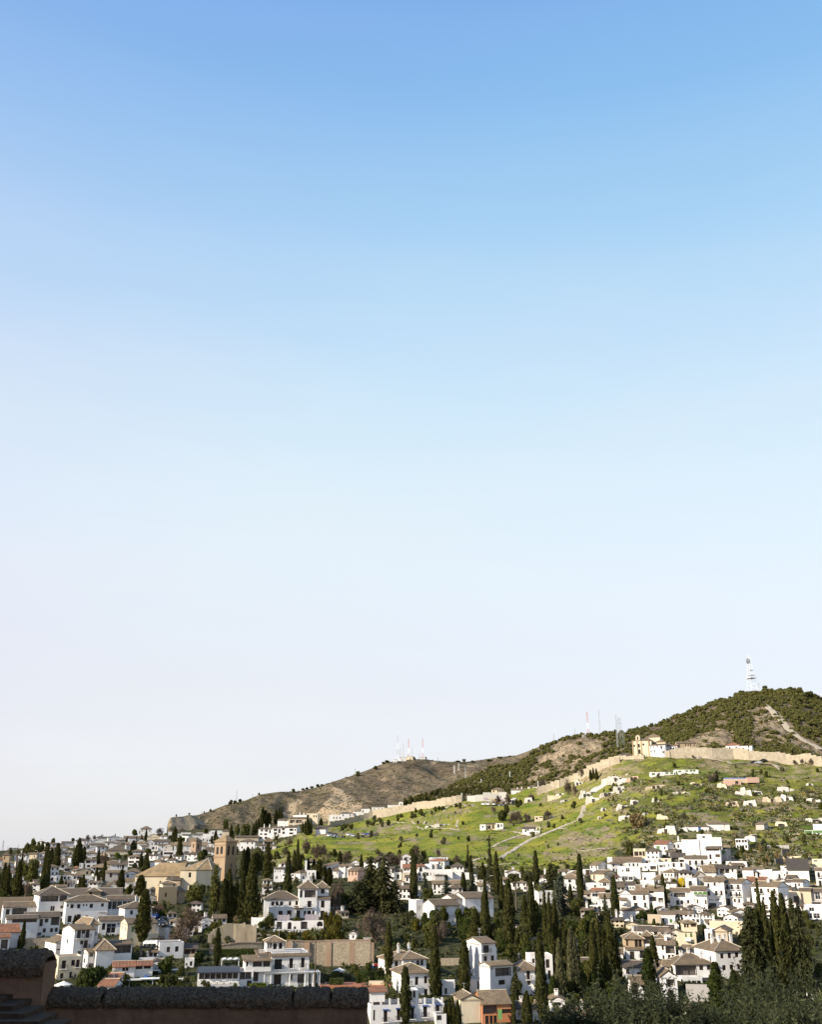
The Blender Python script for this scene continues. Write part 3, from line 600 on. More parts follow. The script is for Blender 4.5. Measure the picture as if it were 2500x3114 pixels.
def block(root,X,Yd,W,D,H,kind,rise,wall,rc,holes,near,r,side_win,chim,parapet=.0,base=FLOOR,ridge=True,rs=None,ls=None):
 """One box of a house, its front-left corner at X, Yd in the house's own axes."""
 off=Vector((X,Yd,0)); m=MB(); holes=ok_holes(holes,W,base,H)
 facade(m,Vector((0,0,0)),Vector((1,0,0)),Vector((0,-1,0)),W,base,H-(.0 if kind == 'f' else .21),[h[:5] for h in holes])
 sides={}
 for s in (-1,1):
  hs=[]
  if side_win:
   nf=max(1,int(H/3.1))
   for j in range(nf):
    for i in range(max(1,int(D/4.5))):
     if r.random()<.55:
      c=D*(i+.5)/max(1,int(D/4.5)); z=H/nf*j+1.0; hs.append((c-.4,c+.4,z,z+1.15,.18,'w'))
  if s>0 and rs is not None: hs=rs
  if s<0 and ls is not None: hs=ls
  hs=ok_holes(hs,D,base,H-.3); sides[s]=hs
  o,u,n=(Vector((0,D,0)),Vector((0,-1,0)),Vector((-1,0,0))) if s<0 else (Vector((W,0,0)),Vector((0,1,0)),Vector((1,0,0)))
  facade(m,o,u,n,D,base,H-(.0 if kind == 'f' else .21),[h[:5] for h in hs])
 m.face([(W,D,base),(0,D,base),(0,D,H-.21),(W,D,H-.21)])
 if kind == 'f':
  ph=parapet; t=.22; m.face([(0,0,H-ph),(W,0,H-ph),(W,D,H-ph),(0,D,H-ph)],None,1)
  m.face([(W,D,H-.21),(0,D,H-.21),(0,D,H),(W,D,H)])
  if ph>0:
   m.face([(0,0,H),(W,0,H),(W-t,t,H),(t,t,H)]); m.face([(W,0,H),(W,D,H),(W-t,D-t,H),(W-t,t,H)]); m.face([(W,D,H),(0,D,H),(t,D-t,H),(W-t,D-t,H)]); m.face([(0,D,H),(0,0,H),(t,t,H),(t,D-t,H)])
   for a,b in (((t,t),(W-t,t)),((W-t,t),(W-t,D-t)),((W-t,D-t),(t,D-t)),((t,D-t),(t,t))): m.face([(*b,H-ph),(*a,H-ph),(*a,H),(*b,H)])
 else:
  gable_walls(m,kind,W,D,H,rise,None)
 w=m.build('wall',[M[wall],M[r.choice(('deck_tile','deck_tile','deck_grey'))]],root); w.location=off
 rf=None
 if kind != 'f':
  rm,lines=roof_mesh(kind,W,D,H,rise); rf=rm.build('roof',M[rc],root); rf.location=off
  if near and ridge and kind in 'hgen':
   t=MB()
   for a,b in lines: t.tube([a,(a+b)/2,b],.13,5)
   t.build('ridge_tiles',M['ridge_tile'],rf)
 for k in range(chim):
  par=rf or w; ch=link('chimney',chimney_mesh(r.randrange(3)),par)
  x=W*(.18+.64*((k+.5)/chim)+r.uniform(-.06,.06)); y=D*r.uniform(.25,.5)
  zz=H+(rise*.55 if rf else .0)
  ch.location=(x,y,zz)
 if near and rf and W>4 and r.random()<.6:
  if 'aerial' not in _cache:
   q=MB(); q.tube([(0,0,-1),(0,0,2.6)],.035,4)
   for z,w_ in ((2.5,.5),(2.3,.42),(2.1,.36),(1.6,.6)): q.box(-w_,w_,-.025,.025,z,z+.05)
   q.box(-.02,.02,-.5,.5,2.3,2.34); _cache['aerial']=q.mesh('aerial',M['steel_grey'])
  ae=link('aerial',_cache['aerial'],rf); ae.location=(W*r.uniform(.2,.8),D*r.uniform(.3,.6),H+rise*.5); ae.rotation_euler=(0,0,r.uniform(0,3))
 def put(h,s):
  a,b,za,zb,d,t=h; wd,ht=b-a,zb-za
  balc=t in 'bvB'; tt = 'w' if balc else t
  arch=tt == 'a'; tt = 'w' if arch else tt
  me,pane=window_mesh(wd,ht,tt,not near)
  win=link('window' if tt not in 'dl' else ('door' if tt == 'd' else 'gallery'),me,root)
  c=(a+b)/2
  pos={0: (c,d,za),-1: (d,D-c,za),1: (W-d,c,za)}[s]; win.location=off+Vector(pos); win.rotation_euler=(0,0,{0: 0,-1: -math.pi/2,1: math.pi/2}[s])
  if pane: link('pane',pane,win)
  if arch:                                            # round head: two spandrels flush with the wall fill the corners
   am=MB(); n=8; R=wd/2
   for sg in (-1,1):
    for i in range(n//2):
     t0,t1=math.pi/2*i/(n//2),math.pi/2*(i+1)/(n//2)
     p0,p1=(sg*R*math.cos(t0),-d-.001,ht-R+R*math.sin(t0)),(sg*R*math.cos(t1),-d-.001,ht-R+R*math.sin(t1))
     q=(sg*R,-d-.001,ht); f=[p0,q,p1][::-sg]; am.face(f)
     am.face([(p[0],p[1]+d,p[2]) for p in f][::-1]); am.face([p0,p1,(p1[0],-.01,p1[2]),(p0[0],-.01,p0[2])][::sg])
   am.build('arch_head',M[wall],win)
  if balc:
   bo=link('balcony',balcony_mesh(wd+.7,{'b': 'iron','v': 'green_paint','B': 'white_paint'}[t]),root)
   bo.location=off+Vector({0: (c,0,za),-1: (0,D-c,za),1: (W,c,za)}[s]); bo.rotation_euler=win.rotation_euler
  if t == 'l' and near is None: pass
 for h in holes: put(h,0)
 for s in (-1,1):
  for h in sides[s]: put(h,s)
 return w,rf
def house(tile,x0,x1,ye,yb,kind='g',rise=20,label=None,win=None,yaw=0,D=None,wall='white_wall',rc='brown_roof',blocks=(),chim=0,Y=None,name='house',cat='house',group=None,side_win=True,far=False,par=.35,lift=0,rs=None,ls=None):
 """A house given by the pixels of its front: left, right, eaves row, base row."""
 cx,cy=T(tile,(x0+x1)/2,yb); s0=TILES[tile][2]
 if Y is None: loc=surf(cx,cy)
 else: loc=at(cx,cy,Y)
 loc.z+=lift
 s=px_size(cx,cy,loc.y)*s0; phi=R_(yaw); rz=ray_yaw(cx,cy)*-1
 rz=-math.atan2(loc.x,loc.y)+phi
 r=random.Random(int(cx*13+cy*7)); near=loc.y<420 and not far
 root=empty(name,loc,rz,label,cat,group); root['_px']=cx
 c0=(x0+x1)/2
 for i,bdef in enumerate([dict(x0=x0,x1=x1,ye=ye,yb=yb,kind=kind,rise=rise,win=win,D=D,wall=wall,rc=rc,chim=chim,dy=0,par=par,rs=rs,ls=ls)]+list(blocks)):
  g=lambda k,d=None: bdef.get(k,d)
  W=(g('x1')-g('x0'))*s/math.cos(phi); H=(yb-g('ye'))*s; X=(g('x0')-c0)*s/math.cos(phi)
  DD=g('D') or min(max(W*.8,5),10); rs=max(g('rise',0)*s,.0)
  if g('kind') == 'g' and rs<.5: rs=DD*.18
  wn_=g('win'); holes=[]
  if isinstance(wn_,str): holes=auto_windows(W,H,wn_,r)
  elif wn_:
   for q in wn_:
    t=q[4] if len(q)>4 else 'w'
    holes.append(((q[0]-g('x0'))*s/math.cos(phi),(q[2]-g('x0'))*s/math.cos(phi),(yb-q[3])*s,(yb-q[1])*s,.9 if t == 'l' else .18,t))
  mk=lambda q: [(a*DD,b*DD,(yb-y1)*s,(yb-y0)*s,.9 if t == 'l' else .22,t) for a,b,y0,y1,t in q] if q else None
  base=FLOOR if g('yb',yb)>=yb-1 else (yb-g('yb'))*s
  block(root,X,g('dy',0),W,DD,H,g('kind'),rs,g('wall',wall),g('rc',rc),holes,near,r,side_win and g('sw',True) and bool(wn_),g('chim',0),g('par',.35),base,rs=mk(g('rs')),ls=mk(g('ls')))
 bx=[T(tile,b['x0'],b['ye'])+T(tile,b['x1'],b.get('yb',yb)) for b in [dict(x0=x0,x1=x1,ye=ye-rise,yb=yb)]+list(blocks)]
 root['_bb']=(min(b[0] for b in bx),min(b[1] for b in bx),max(b[2] for b in bx),max(b[3] for b in bx))
 HOUSES.append(root); return root
ORD = 'first second third fourth fifth sixth seventh eighth ninth tenth eleventh twelfth thirteenth fourteenth fifteenth sixteenth seventeenth eighteenth nineteenth'.split()
for _t,_n in (('twent','twenty'),('thirt','thirty'),('fort','forty'),('fift','fifty'),('sixt','sixty'),('sevent','seventy')): ORD+=[_t + 'ieth']+[_n + '-' + q for q in ORD[:9]]
def number(objs,where,key=lambda o: o.location.x/o.location.y):
 """Adds 'third from the left ...' to labels that a row of look-alikes shares."""
 objs=sorted(objs,key=key); n=len(objs)
 for i,o in enumerate(objs):
  if n==1: pos = 'alone ' + where
  elif i==0: pos = 'leftmost ' + where
  elif i==n-1: pos = 'rightmost ' + where
  else: pos=ORD[i] + ' from left ' + where
  o['label']=o['label'] + ', ' + pos
KIND_TXT=dict(h='hipped',g='ridged',e='gable-fronted',s='lean-to',f='flat')
RC_TXT=dict(brown_roof='brown',tan_roof='tan',dark_roof='dark',red_roof='red',church_roof='sandy')
WALL_TXT=dict(white_wall='white',cream_wall='cream',beige_wall='beige',grey_wall='grey',tan_wall='tan',pink_wall='pink',ochre_wall='ochre',brick_wall='brick',dark_wall='dark',orange_wall='orange')
def row(tile,where,group,items,**kw):
 out=[]
 for it in items:
  x0,x1,ye,yb,kind,rise=it[:6]; o=dict(kw); o.update(it[6] if len(it)>6 else {})
  wl_,rc_=o.get('wall','white_wall'),o.get('rc','brown_roof')
  lab=o.pop('lab',None) or (f"{WALL_TXT[wl_]} flat-roofed house" if kind == 'f' else f"{WALL_TXT[wl_]} house, {KIND_TXT[kind]} {RC_TXT[rc_]} roof")
  out.append(house(tile,x0,x1,ye,yb,kind,rise,lab,group=group,name='town_house',**o))
 return out
# ---- the town on the left, up to its skyline
G1 = 'white houses of the town climbing to the left skyline'
dk,tn,rd=dict(rc='dark_roof'),dict(rc='tan_roof'),dict(rc='red_roof')
town_top=row('A1','',G1,[
 (1450,1640,142,195,'g',18,dict(rc='dark_roof',chim=1)),(1370,1568,200,262,'e',42),(1570,1700,218,312,'g',14,dict(win=[(1612,232,1632,265)])),
 (1190,1272,218,255,'g',14),(1275,1372,212,245,'e',22),(1200,1290,256,290,'e',14),(1290,1462,302,352,'e',24,dict(win='1x2')),(1345,1565,250,300,'s',22),
 (920,1100,216,255,'g',20,dk),(836,950,238,275,'g',14),(760,838,240,285,'g',20,dict(win='1x1')),(1030,1095,256,296,'e',14),(690,800,300,392,'g',22,dict(win='1x1')),(840,1010,292,320,'g',22,tn),
 (470,530,215,240,'f',0,dict(wall='grey_wall'))])
town_mid=row('A1','',G1,[
 (1280,1450,372,416,'h',36,tn),(1310,1440,396,430,'e',24),(1490,1590,372,410,'e',18,dict(wall='cream_wall')),(870,1000,330,402,'e',30,dict(win='1x1')),(930,1085,352,404,'e',28,dict(wall='cream_wall',win='1x2')),
 (870,968,412,452,'e',24),(922,1030,374,412,'s',10,dict(win='1x1')),(850,928,472,535,'g',22,dict(win=[(860,492,880,530)])),(932,1060,482,515,'h',42,dk),(962,1050,512,555,'e',20),
 (480,592,472,535,'e',26,tn),(335,450,522,565,'f',0),(132,205,526,565,'g',24,tn),(22,110,556,605,'g',45),(82,190,588,625,'g',18),(112,205,688,725,'s',60),(460,580,520,548,'g',12,tn)])
number(town_top+town_mid,'of the upper left town')
town_low=row('A1','',G1,[
 (850,1010,552,628,'h',40,dict(win=[(865,560,885,595),(912,552,950,600)],chim=1)),(958,1105,606,645,'h',34,dict(rc='dark_roof',win=[(968,612,1040,640,'l'),(1060,618,1080,634)])),
 (1104,1170,592,630,'h',26,rd),(1182,1240,532,610,'f',0,dict(win=[(1192,552,1202,580)])),(1270,1440,474,545,'h',34,dict(rc='dark_roof',win=[(1285,482,1345,515,'l'),(1390,480,1405,512)],chim=1)),
 (1275,1380,548,605,'f',0,dict(win=[(1300,555,1345,590)])),(1362,1690,586,655,'h',52,dict(rc='tan_roof',win=[(1405,600,1425,628),(1460,590,1600,630,'l'),(1632,600,1660,628)])),
 (1140,1362,632,705,'e',34,dict(wall='beige_wall',rc='tan_roof',win=[(1210,628,1235,652),(1285,628,1316,690,'d')])),
 (710,840,716,808,'f',0,dict(win=[(755,735,790,780)])),(842,1072,712,808,'f',0,dict(win=[(846,740,862,782),(945,726,980,768),(1005,726,1042,768)],blocks=[dict(x0=950,x1=1050,ye=690,yb=712,kind='h',rise=35,dy=3,D=5,rc='brown_roof')])),
 (1078,1240,712,835,'h',46,dict(rc='tan_roof',win=[(1095,733,1126,766),(1145,733,1180,766)])),(1242,1402,716,800,'f',0),(1590,1740,658,785,'g',22,dict(wall='grey_wall',win=[(1640,682,1672,742)])),
 (716,862,882,940,'g',42,dict(rc='tan_roof')),(1302,1400,836,925,'e',30,dict(win=[(1325,838,1340,866,'a'),(1350,838,1365,866,'a'),(1370,838,1384,866,'a')])),(1490,1640,880,935,'g',44,tn),(1600,1740,868,930,'e',30,rd)])
number(town_low,'of the lower left town')
row('A1','',None,[(116,185,292,345,'f',0,dict(lab='far pale apartment block on the left horizon'))],win='2x3',Y=1080)
row('A1','',None,[(186,262,290,345,'f',0,dict(lab='far grey apartment block beside the pale one on the horizon',wall='grey_wall'))],win='2x3',Y=1090)
row('A1','',None,[(264,312,298,345,'f',0,dict(lab='low far block half hidden by pines on the left horizon',wall='cream_wall'))],win='2x2',Y=1100)
house('A1',22,120,402,520,'h',42,'square brick bell tower with pyramid roof at the left edge',[(46,425,62,468,'a')],wall='ochre_wall',rc='brown_roof',name='bell_tower',cat='tower',side_win=False,yaw=-15)
house('A1',-60,20,475,575,'h',45,'white house with red roof cut by the left edge',None,rc='red_roof')
a2=row('A2','',G1,[
 (372,690,142,176,'g',34,tn),(726,918,124,170,'e',50,dict(wall='cream_wall')),(252,430,182,212,'g',16),(222,358,148,178,'e',22),(552,690,196,262,'e',36,dict(win='1x3')),(702,838,206,262,'e',42,dict(win='1x2')),
 (838,1070,192,250,'g',34,dict(win='1x5')),(390,470,222,255,'h',20,tn),(216,330,228,258,'g',18,tn),(242,400,268,305,'h',30),(92,430,328,395,'h',48,dict(wall='cream_wall')),
 (490,690,332,378,'h',24,dict(rc='tan_roof',win=[(505+24*i,340,518+24*i,368,'a') for i in range(7)])),(752,888,252,336,'f',0,dict(win=[(795,275,830,310),(850,275,865,310)])),(886,1018,244,336,'s',20,dict(win=[(945,265,962,290),(975,265,985,290)])),
 (1018,1150,244,320,'e',52,dict(wall='tan_wall')),(880,958,346,408,'e',26),(206,272,472,520,'f',0,dict(win=[(222,486,246,508)])),(66,200,444,525,'g',24,dict(wall='tan_wall')),
 (1112,1238,506,552,'h',32),(1226,1372,506,552,'h',34,dict(win='1x2')),(1442,1500,446,490,'g',12),(1562,1690,440,490,'s',10),(1590,1712,332,380,'h',26,dict(win='1x2')),(422,620,646,690,'h',52),(1690,1760,350,400,'g',14)])
number(a2,'of the houses above the church')
a3=row('A2','',G1,[
 (1040,1092,56,118,'f',0),(1182,1302,78,130,'f',0,dict(win='1x2')),(1232,1382,62,92,'f',0),(1252,1350,98,148,'g',16,dict(win='1x2')),(1352,1480,142,205,'f',0,dict(wall='tan_wall')),(1392,1540,92,150,'g',14),
 (1462,1570,66,96,'f',0,dict(win='1x3')),(1532,1640,98,158,'h',18,dict(win='1x2')),(1602,1690,142,225,'f',0,dict(win='1x2')),(1652,1731,42,90,'e',18),(1482,1640,156,210,'f',0,dict(win='1x3'))],far=True)
a4=row('B','',G1,[(40,138,214,252,'f',0,dict(win='1x2')),(-30,40,244,305,'f',0),(-10,56,370,405,'g',16),(136,202,216,280,'h',14,dict(wall='cream_wall')),(244,290,330,375,'f',0),(60,130,255,300,'f',0)])
number(a3+a4,'of the houses below the cliff')
house('A2',430,600,428,570,'h',36,'tall white house with three stacked dark galleries above the church',[(455,432,478,465),(485,432,503,465),(508,432,525,465),(545,432,595,465,'l'),(445,490,520,520,'l'),(545,485,598,520,'l'),(450,535,520,560,'l')],rc='tan_roof',yaw=-18,D=11)
house('A2',770,930,498,580,'h',42,'white house with one dark window and tan hipped roof behind the church nave',[(895,520,922,548)],rc='tan_roof',yaw=-25,D=8)
house('A2',1130,1622,262,372,'g',50,'long white hall with big pale shutters behind the small brick tower',[(1152,284,1178,332,'p'),(1238,282,1280,334,'p'),(1316,282,1356,334,'p'),(1550,282,1590,326,'p')],rc='tan_roof',side_win=False)
house('A2',956,1162,344,458,'f',0,'white house with long dark upper gallery left of the slim cypress',[(972,364,1110,394,'l'),(968,416,984,440),(984,416,1000,440),(1085,420,1105,440)])
house('A2',158,420,545,655,'g',54,'white house with brown roof and tall window left of the church',[(335,548,368,606),(370,626,396,652),(275,555,290,600),(310,555,320,600)],chim=1)
house('A2',92,330,668,812,'g',34,'long greyish house with dark shuttered door under the tan gallery roof',[(155,680,188,740,'s'),(270,685,285,720)],wall='grey_wall',rc='tan_roof')
house('A2',362,572,690,828,'e',38,'bluish white gabled house with one square window beside the church',[(410,710,440,752),(482,690,545,722,'n')],rc='tan_roof',yaw=14)
house('A2',360,540,822,925,'g',46,'low white wall-like house under tan roof touching the church front',None,rc='tan_roof')
house('A2',472,572,932,1010,'g',66,'small white house with dark tile roof in front of the church',[(520,960,545,990)],rc='dark_roof',chim=1)
# ---- left foreground terrace of houses
house('A',312,545,782,985,'h',66,'white pavilion house with wide open top gallery and dark hipped roof',[(326,792,464,838,'l'),(474,792,532,838,'l'),(410,874,442,912),(488,872,512,894),(490,920,524,958,'d'),(330,940,350,975)],rc='dark_roof',yaw=10,D=11)
house('A',545,885,824,1010,'h',46,'long white house with a row of small dark windows at left',[(552,846,566,864),(580,846,606,878),(634,846,660,878),(680,846,691,864),(704,846,715,864),(735,846,762,878),(828,844,850,870),(568,936,600,986,'d'),(640,926,672,992,'d'),(710,936,730,976,'d')],yaw=6,D=9)
house('A',470,1010,772,850,'g',56,'very long low dark roofed house behind the left white terrace',None,rc='dark_roof',blocks=[dict(x0=725,x1=832,ye=738,yb=800,kind='h',rise=30,dy=-2,D=6,wall='tan_wall',rc='brown_roof',win=[(740,745,760,765)])])
house('A',885,1112,810,985,'g',30,'white house with glazed gallery of five tall bays',[(890,826,926,886,'l'),(932,826,966,886,'l'),(972,826,1008,886,'l'),(1018,826,1048,886,'l'),(1056,826,1094,886,'l'),(946,906,976,942),(1000,915,1015,940)],yaw=4,D=7,
      blocks=[dict(x0=735,x1=872,ye=905,yb=985,kind='h',rise=28,dy=-4,D=6,win=[(775,920,808,952)]),dict(x0=872,x1=1030,ye=900,yb=985,kind='f',dy=-1.2,D=3,win=[(874,918,888,936)],sw=False)])
house('A',1040,1262,876,1040,'h',46,'white house with hipped roof behind the big foreground cypress',[(1084,898,1106,930),(1220,900,1236,925)],yaw=14,D=8,chim=1)
house('E',1062,1300,132,312,'g',40,'pale house with green shutters and terrace behind the big foreground cypress',[(1096,158,1116,200,'g'),(1092,250,1112,292,'g'),(1238,245,1260,285,'g'),(1160,160,1180,200,'w')],yaw=14,D=9,wall='cream_wall',blocks=[dict(x0=1190,x1=1306,ye=210,yb=312,kind='f',dy=-2,D=3,par=.6)])
house('E',828,1028,104,222,'g',30,'white house with double window and tan plaster panels in the left terrace',[(852,127,880,178),(980,128,990,142),(890,130,965,206,'n')],yaw=5,D=7)
house('A',20,285,866,985,'g',36,'white house with large dark wooden balcony room at left edge',[(42,886,72,938),(92,878,206,942,'l')],yaw=4,D=8,blocks=[dict(x0=288,x1=392,ye=892,yb=985,kind='g',rise=38,dy=1.5,D=6,win=[(335,902,376,924,'l')]),dict(x0=-60,x1=265,ye=802,yb=985,kind='f',dy=9,D=5,wall='tan_wall')])
house('E',200,480,92,250,'g',36,'white house with boxed wooden bay window above stone terrace wall',[(316,108,342,166),(356,107,384,138),(408,98,472,160,'l'),(240,187,268,238),(349,183,373,216),(407,182,431,214),(445,180,468,213)],yaw=6,D=8,rc='dark_roof',blocks=[dict(x0=50,x1=298,ye=98,yb=250,kind='g',rise=26,dy=-1.5,D=5,win=[(95,102,288,130,'l')])])
house('E',-60,145,206,335,'g',60,'white house with steep red brown roof cut by the left edge',[(40,265,62,320,'d')],yaw=10,D=8,rc='red_roof',blocks=[dict(x0=-60,x1=55,ye=240,yb=335,kind='g',rise=24,dy=-2.5,D=3,win=[(-10,260,42,330,'l')])])
house('E',600,765,192,485,'g',36,'tall narrow white house with stacked dark balcony doors',[(622,200,652,262,'b'),(657,198,687,228),(692,200,722,262,'b'),(653,280,680,312),(684,280,716,344,'b'),(640,362,672,384)],yaw=24,D=8,
      blocks=[dict(x0=745,x1=812,ye=160,yb=485,kind='h',rise=52,dy=1.5,D=9,rc='tan_roof',win=[(755,190,788,252,'b'),(763,272,780,306)]),dict(x0=682,x1=805,ye=365,yb=485,kind='g',rise=26,dy=-3.5,D=4,win=[(692,370,724,402),(752,370,782,398),(692,452,730,482),(745,450,777,480,'a')])])
house('E',462,642,282,425,'e',40,'white gabled house with bare terrace wall left of the balcony house',[(470,335,545,345,'d')],yaw=20,D=9,rc='tan_roof')
house('E',478,662,428,600,'f',0,'cream house with dark balcony doors just above the brown parapet',[(506,458,540,524,'b'),(582,457,611,502),(622,457,649,516,'b'),(503,557,529,596,'d'),(576,550,596,598,'d')],yaw=8,D=7,wall='cream_wall')
house('E',800,945,366,510,'h',78,'white rounded restaurant house under a tan many-sided roof',None,yaw=10,D=8,rc='tan_roof',blocks=[dict(x0=935,x1=1120,ye=338,yb=510,kind='g',rise=26,dy=5,D=6,rc='tan_roof',win=[(955,350,1110,412,'l')])])
house('E',1335,1536,292,418,'f',0,'white cube house with two square dark windows by the bare round tree',[(1397,328,1425,370),(1466,326,1495,368),(1418,400,1436,416,'d')],yaw=8,D=8)
house('E',1542,1648,332,404,'s',30,'low grey roofed house with brown closed panels beside the white cube house',[(1548,340,1600,378,'d'),(1604,340,1640,376,'s')],wall='beige_wall',rc='dark_roof')
house('E',945,1122,490,592,'g',36,'low white house with red brown roof above the pergola beams',[(1021,498,1043,526),(1047,498,1071,526)],yaw=3,D=6,rc='red_roof',blocks=[dict(x0=1124,x1=1272,ye=486,yb=592,kind='g',rise=30,dy=.6,D=5,rc='red_roof',win=[(1130,487,1187,518,'d'),(1198,487,1256,516,'d')])])
house('E',822,955,664,700,'g',44,'low shed with bright orange tiles beside the dark bush',None,rc='red_roof',yaw=-20,D=6,blocks=[dict(x0=818,x1=925,ye=626,yb=700,kind='g',rise=34,dy=6,D=5,rc='red_roof')])
house('E',1552,1628,442,505,'f',0,'tiny white hut with two dark openings by the overgrown wall',[(1560,470,1574,490),(1594,457,1614,492)])
house('A',1248,1330,728,800,'h',34,'small ochre house with tan hipped roof at the church corner',[(1290,745,1306,775,'p')],wall='cream_wall',rc='tan_roof',yaw=15)
house('A',1326,1480,702,840,'f',0,'ochre annex with single window in front of the church apse',[(1380,745,1396,778,'s')],wall='ochre_wall',yaw=12,blocks=[dict(x0=1362,x1=1470,ye=672,yb=702,kind='h',rise=24,dy=1,D=6,wall='cream_wall',rc='tan_roof',win=[(1450,678,1462,698)]),dict(x0=1480,x1=1560,ye=735,yb=840,kind='h',rise=40,dy=3,D=7,wall='tan_wall',rc='tan_roof',win=[(1484,742,1504,778,'s')])])
# ---- below the brown hill
house('B',442,560,204,298,'g',14,'white stepped apartment block with chimneys and balconies below the brown hill',[(460,212,480,226),(495,212,520,228),(455,240,475,254),(490,240,515,256),(530,214,545,240),(455,268,475,284),(495,268,520,286)],yaw=-14,D=11,chim=2,rc='brown_roof',name='apartment_building',cat='apartment block',
      blocks=[dict(x0=560,x1=690,ye=194,yb=298,kind='g',rise=14,dy=-1,D=11,chim=2,win=[(572,204,600,222,'l'),(640,200,662,216),(575,232,600,250),(645,228,665,246),(610,205,628,240),(580,262,602,280)]),dict(x0=690,x1=765,ye=192,yb=298,kind='g',rise=20,dy=-2,D=11,chim=1,win=[(705,204,738,222),(705,234,738,250),(748,206,760,222),(705,262,735,278)])])
house('B',848,942,70,142,'f',0,'boxy cream modern building above the stepped apartments',[(858,82,870,100),(905,84,915,102),(925,84,935,102),(858,112,870,126)],yaw=-12,D=10,wall='cream_wall',name='apartment_building',cat='apartment block',
      blocks=[dict(x0=730,x1=850,ye=82,yb=142,kind='f',dy=2,D=9,chim=2,win='1x4',wall='white_wall'),dict(x0=706,x1=868,ye=112,yb=160,kind='g',rise=14,dy=-4,D=7,wall='beige_wall',rc='tan_roof',win=[(720,124,760,148,'l'),(770,124,820,148,'l')]),dict(x0=612,x1=704,ye=124,yb=170,kind='g',rise=14,dy=-2,D=8,wall='white_wall',win='1x2')])
house('B',420,590,334,378,'g',12,'white villa with arcade beside the palm below the apartments',[(475,345,490,372,'a'),(495,345,510,372,'a'),(515,345,530,372,'a'),(430,348,445,372),(545,345,560,372,'a')],blocks=[dict(x0=480,x1=572,ye=302,yb=340,kind='h',rise=34,dy=3,D=7,rc='tan_roof',win=[(490,308,560,326,'l')])])
house('B',242,440,272,335,'g',14,'long beige barn-like building with brown roof behind the church','1x4',wall='beige_wall',D=8)
house('B',286,412,306,372,'h',20,'white house with hipped roof and small windows behind the church tower','2x3',yaw=-12)
house('B',925,1010,200,252,'s',30,'rubble roofed white hut at the foot of the wall',None,rc='dark_roof',yaw=-20)
j=row('J','','white houses peeping over the city wall',[
 (0,108,782,828,'f',0,dict(win='1x4')),(100,200,762,800,'h',10,dict(win='1x3')),(205,275,752,785,'f',0,dict(win='1x2')),(272,345,718,760,'h',12,dict(win='1x2')),(362,470,700,740,'g',10,dict(win='1x3')),(495,545,684,720,'g',8),(542,590,680,715,'g',10,dict(rc='tan_roof')),(590,625,658,690,'f',0,dict(win='1x1'))],Y=None)
number(j,'above the city wall')
# ---- centre
house('B1',152,302,232,425,'g',20,'white house with a little glazed roof turret left of the tall cypress',[(168,265,180,290),(208,265,218,290),(242,262,254,288),(182,345,195,388),(205,340,215,385),(270,330,295,388,'l')],blocks=[dict(x0=252,x1=312,ye=165,yb=232,kind='h',rise=35,dy=2,D=4,rc='tan_roof',win=[(258,170,285,212,'l')])],chim=1,yaw=-6)
house('B1',486,552,276,405,'h',32,'white tower-like house with pyramid roof and one square window',[(500,290,530,296,'n')],yaw=-38,D=4.5,name='tower_house')
house('B1',652,792,250,385,'f',0,'white flat-roofed house with roof railing behind the small fir',[(680,282,692,312),(700,335,712,360)],par=.7)
house('B1',624,656,106,265,'f',0,'slender white stair tower between cypresses',None,D=3,name='stair_tower',cat='tower')
house('B1',886,958,172,345,'s',48,'white house with big plain grey side wall and lean-to roof',[(893,192,903,230),(925,192,935,225)],yaw=-42,D=8,rc='tan_roof')
house('B1',690,800,112,160,'g',30,'small house with brown roof half hidden by cypresses on the slope','1x2')
house('B1',1136,1232,168,345,'h',26,'white house with band of arched windows under the eaves',[(1155,182,1168,210,'a'),(1176,182,1188,210,'a'),(1196,182,1208,210,'a'),(1185,262,1200,290)],yaw=-8,rc='tan_roof',blocks=[dict(x0=1232,x1=1332,ye=168,yb=345,kind='g',rise=24,dy=.5,D=7,win=[(1225+5,182,1243,210,'a'),(1252,182,1270,210,'a'),(1232,272,1248,296)]),dict(x0=1048,x1=1136,ye=238,yb=345,kind='g',rise=38,dy=-1,D=6,rc='tan_roof',win=[(1112,262,1124,295)])])
house('B1',1320,1450,118,162,'e',40,'open white pavilion with gable roof on the hill foot',[(1345,112,1375,140,'l'),(1385,112,1420,140,'l')],rc='tan_roof')
house('B1',1272,1420,248,405,'g',48,'pink house with wooden balcony doors beside the dark conifers',[(1282,262,1300,320,'s'),(1333,262,1353,320,'s'),(1382,262,1402,318,'s'),(1386,345,1400,368)],yaw=-30,D=8,wall='pink_wall',rc='tan_roof',side_win=False)
house('B1',1622,1740,142,200,'g',34,'low house with red roof above the dark cedars',None,rc='red_roof')
cl=row('B1','','small houses left of the loggia house',[(-10,128,392,482,'h',26,dict(win='1x2',rc='tan_roof')),(-20,82,505,610,'g',18,dict(win='2x1')),(65,140,480,540,'g',20,dict(win='1x1')),(-130,-30,640,760,'g',40,dict(win='1x1'))])
number(cl,'beside the loggia house')
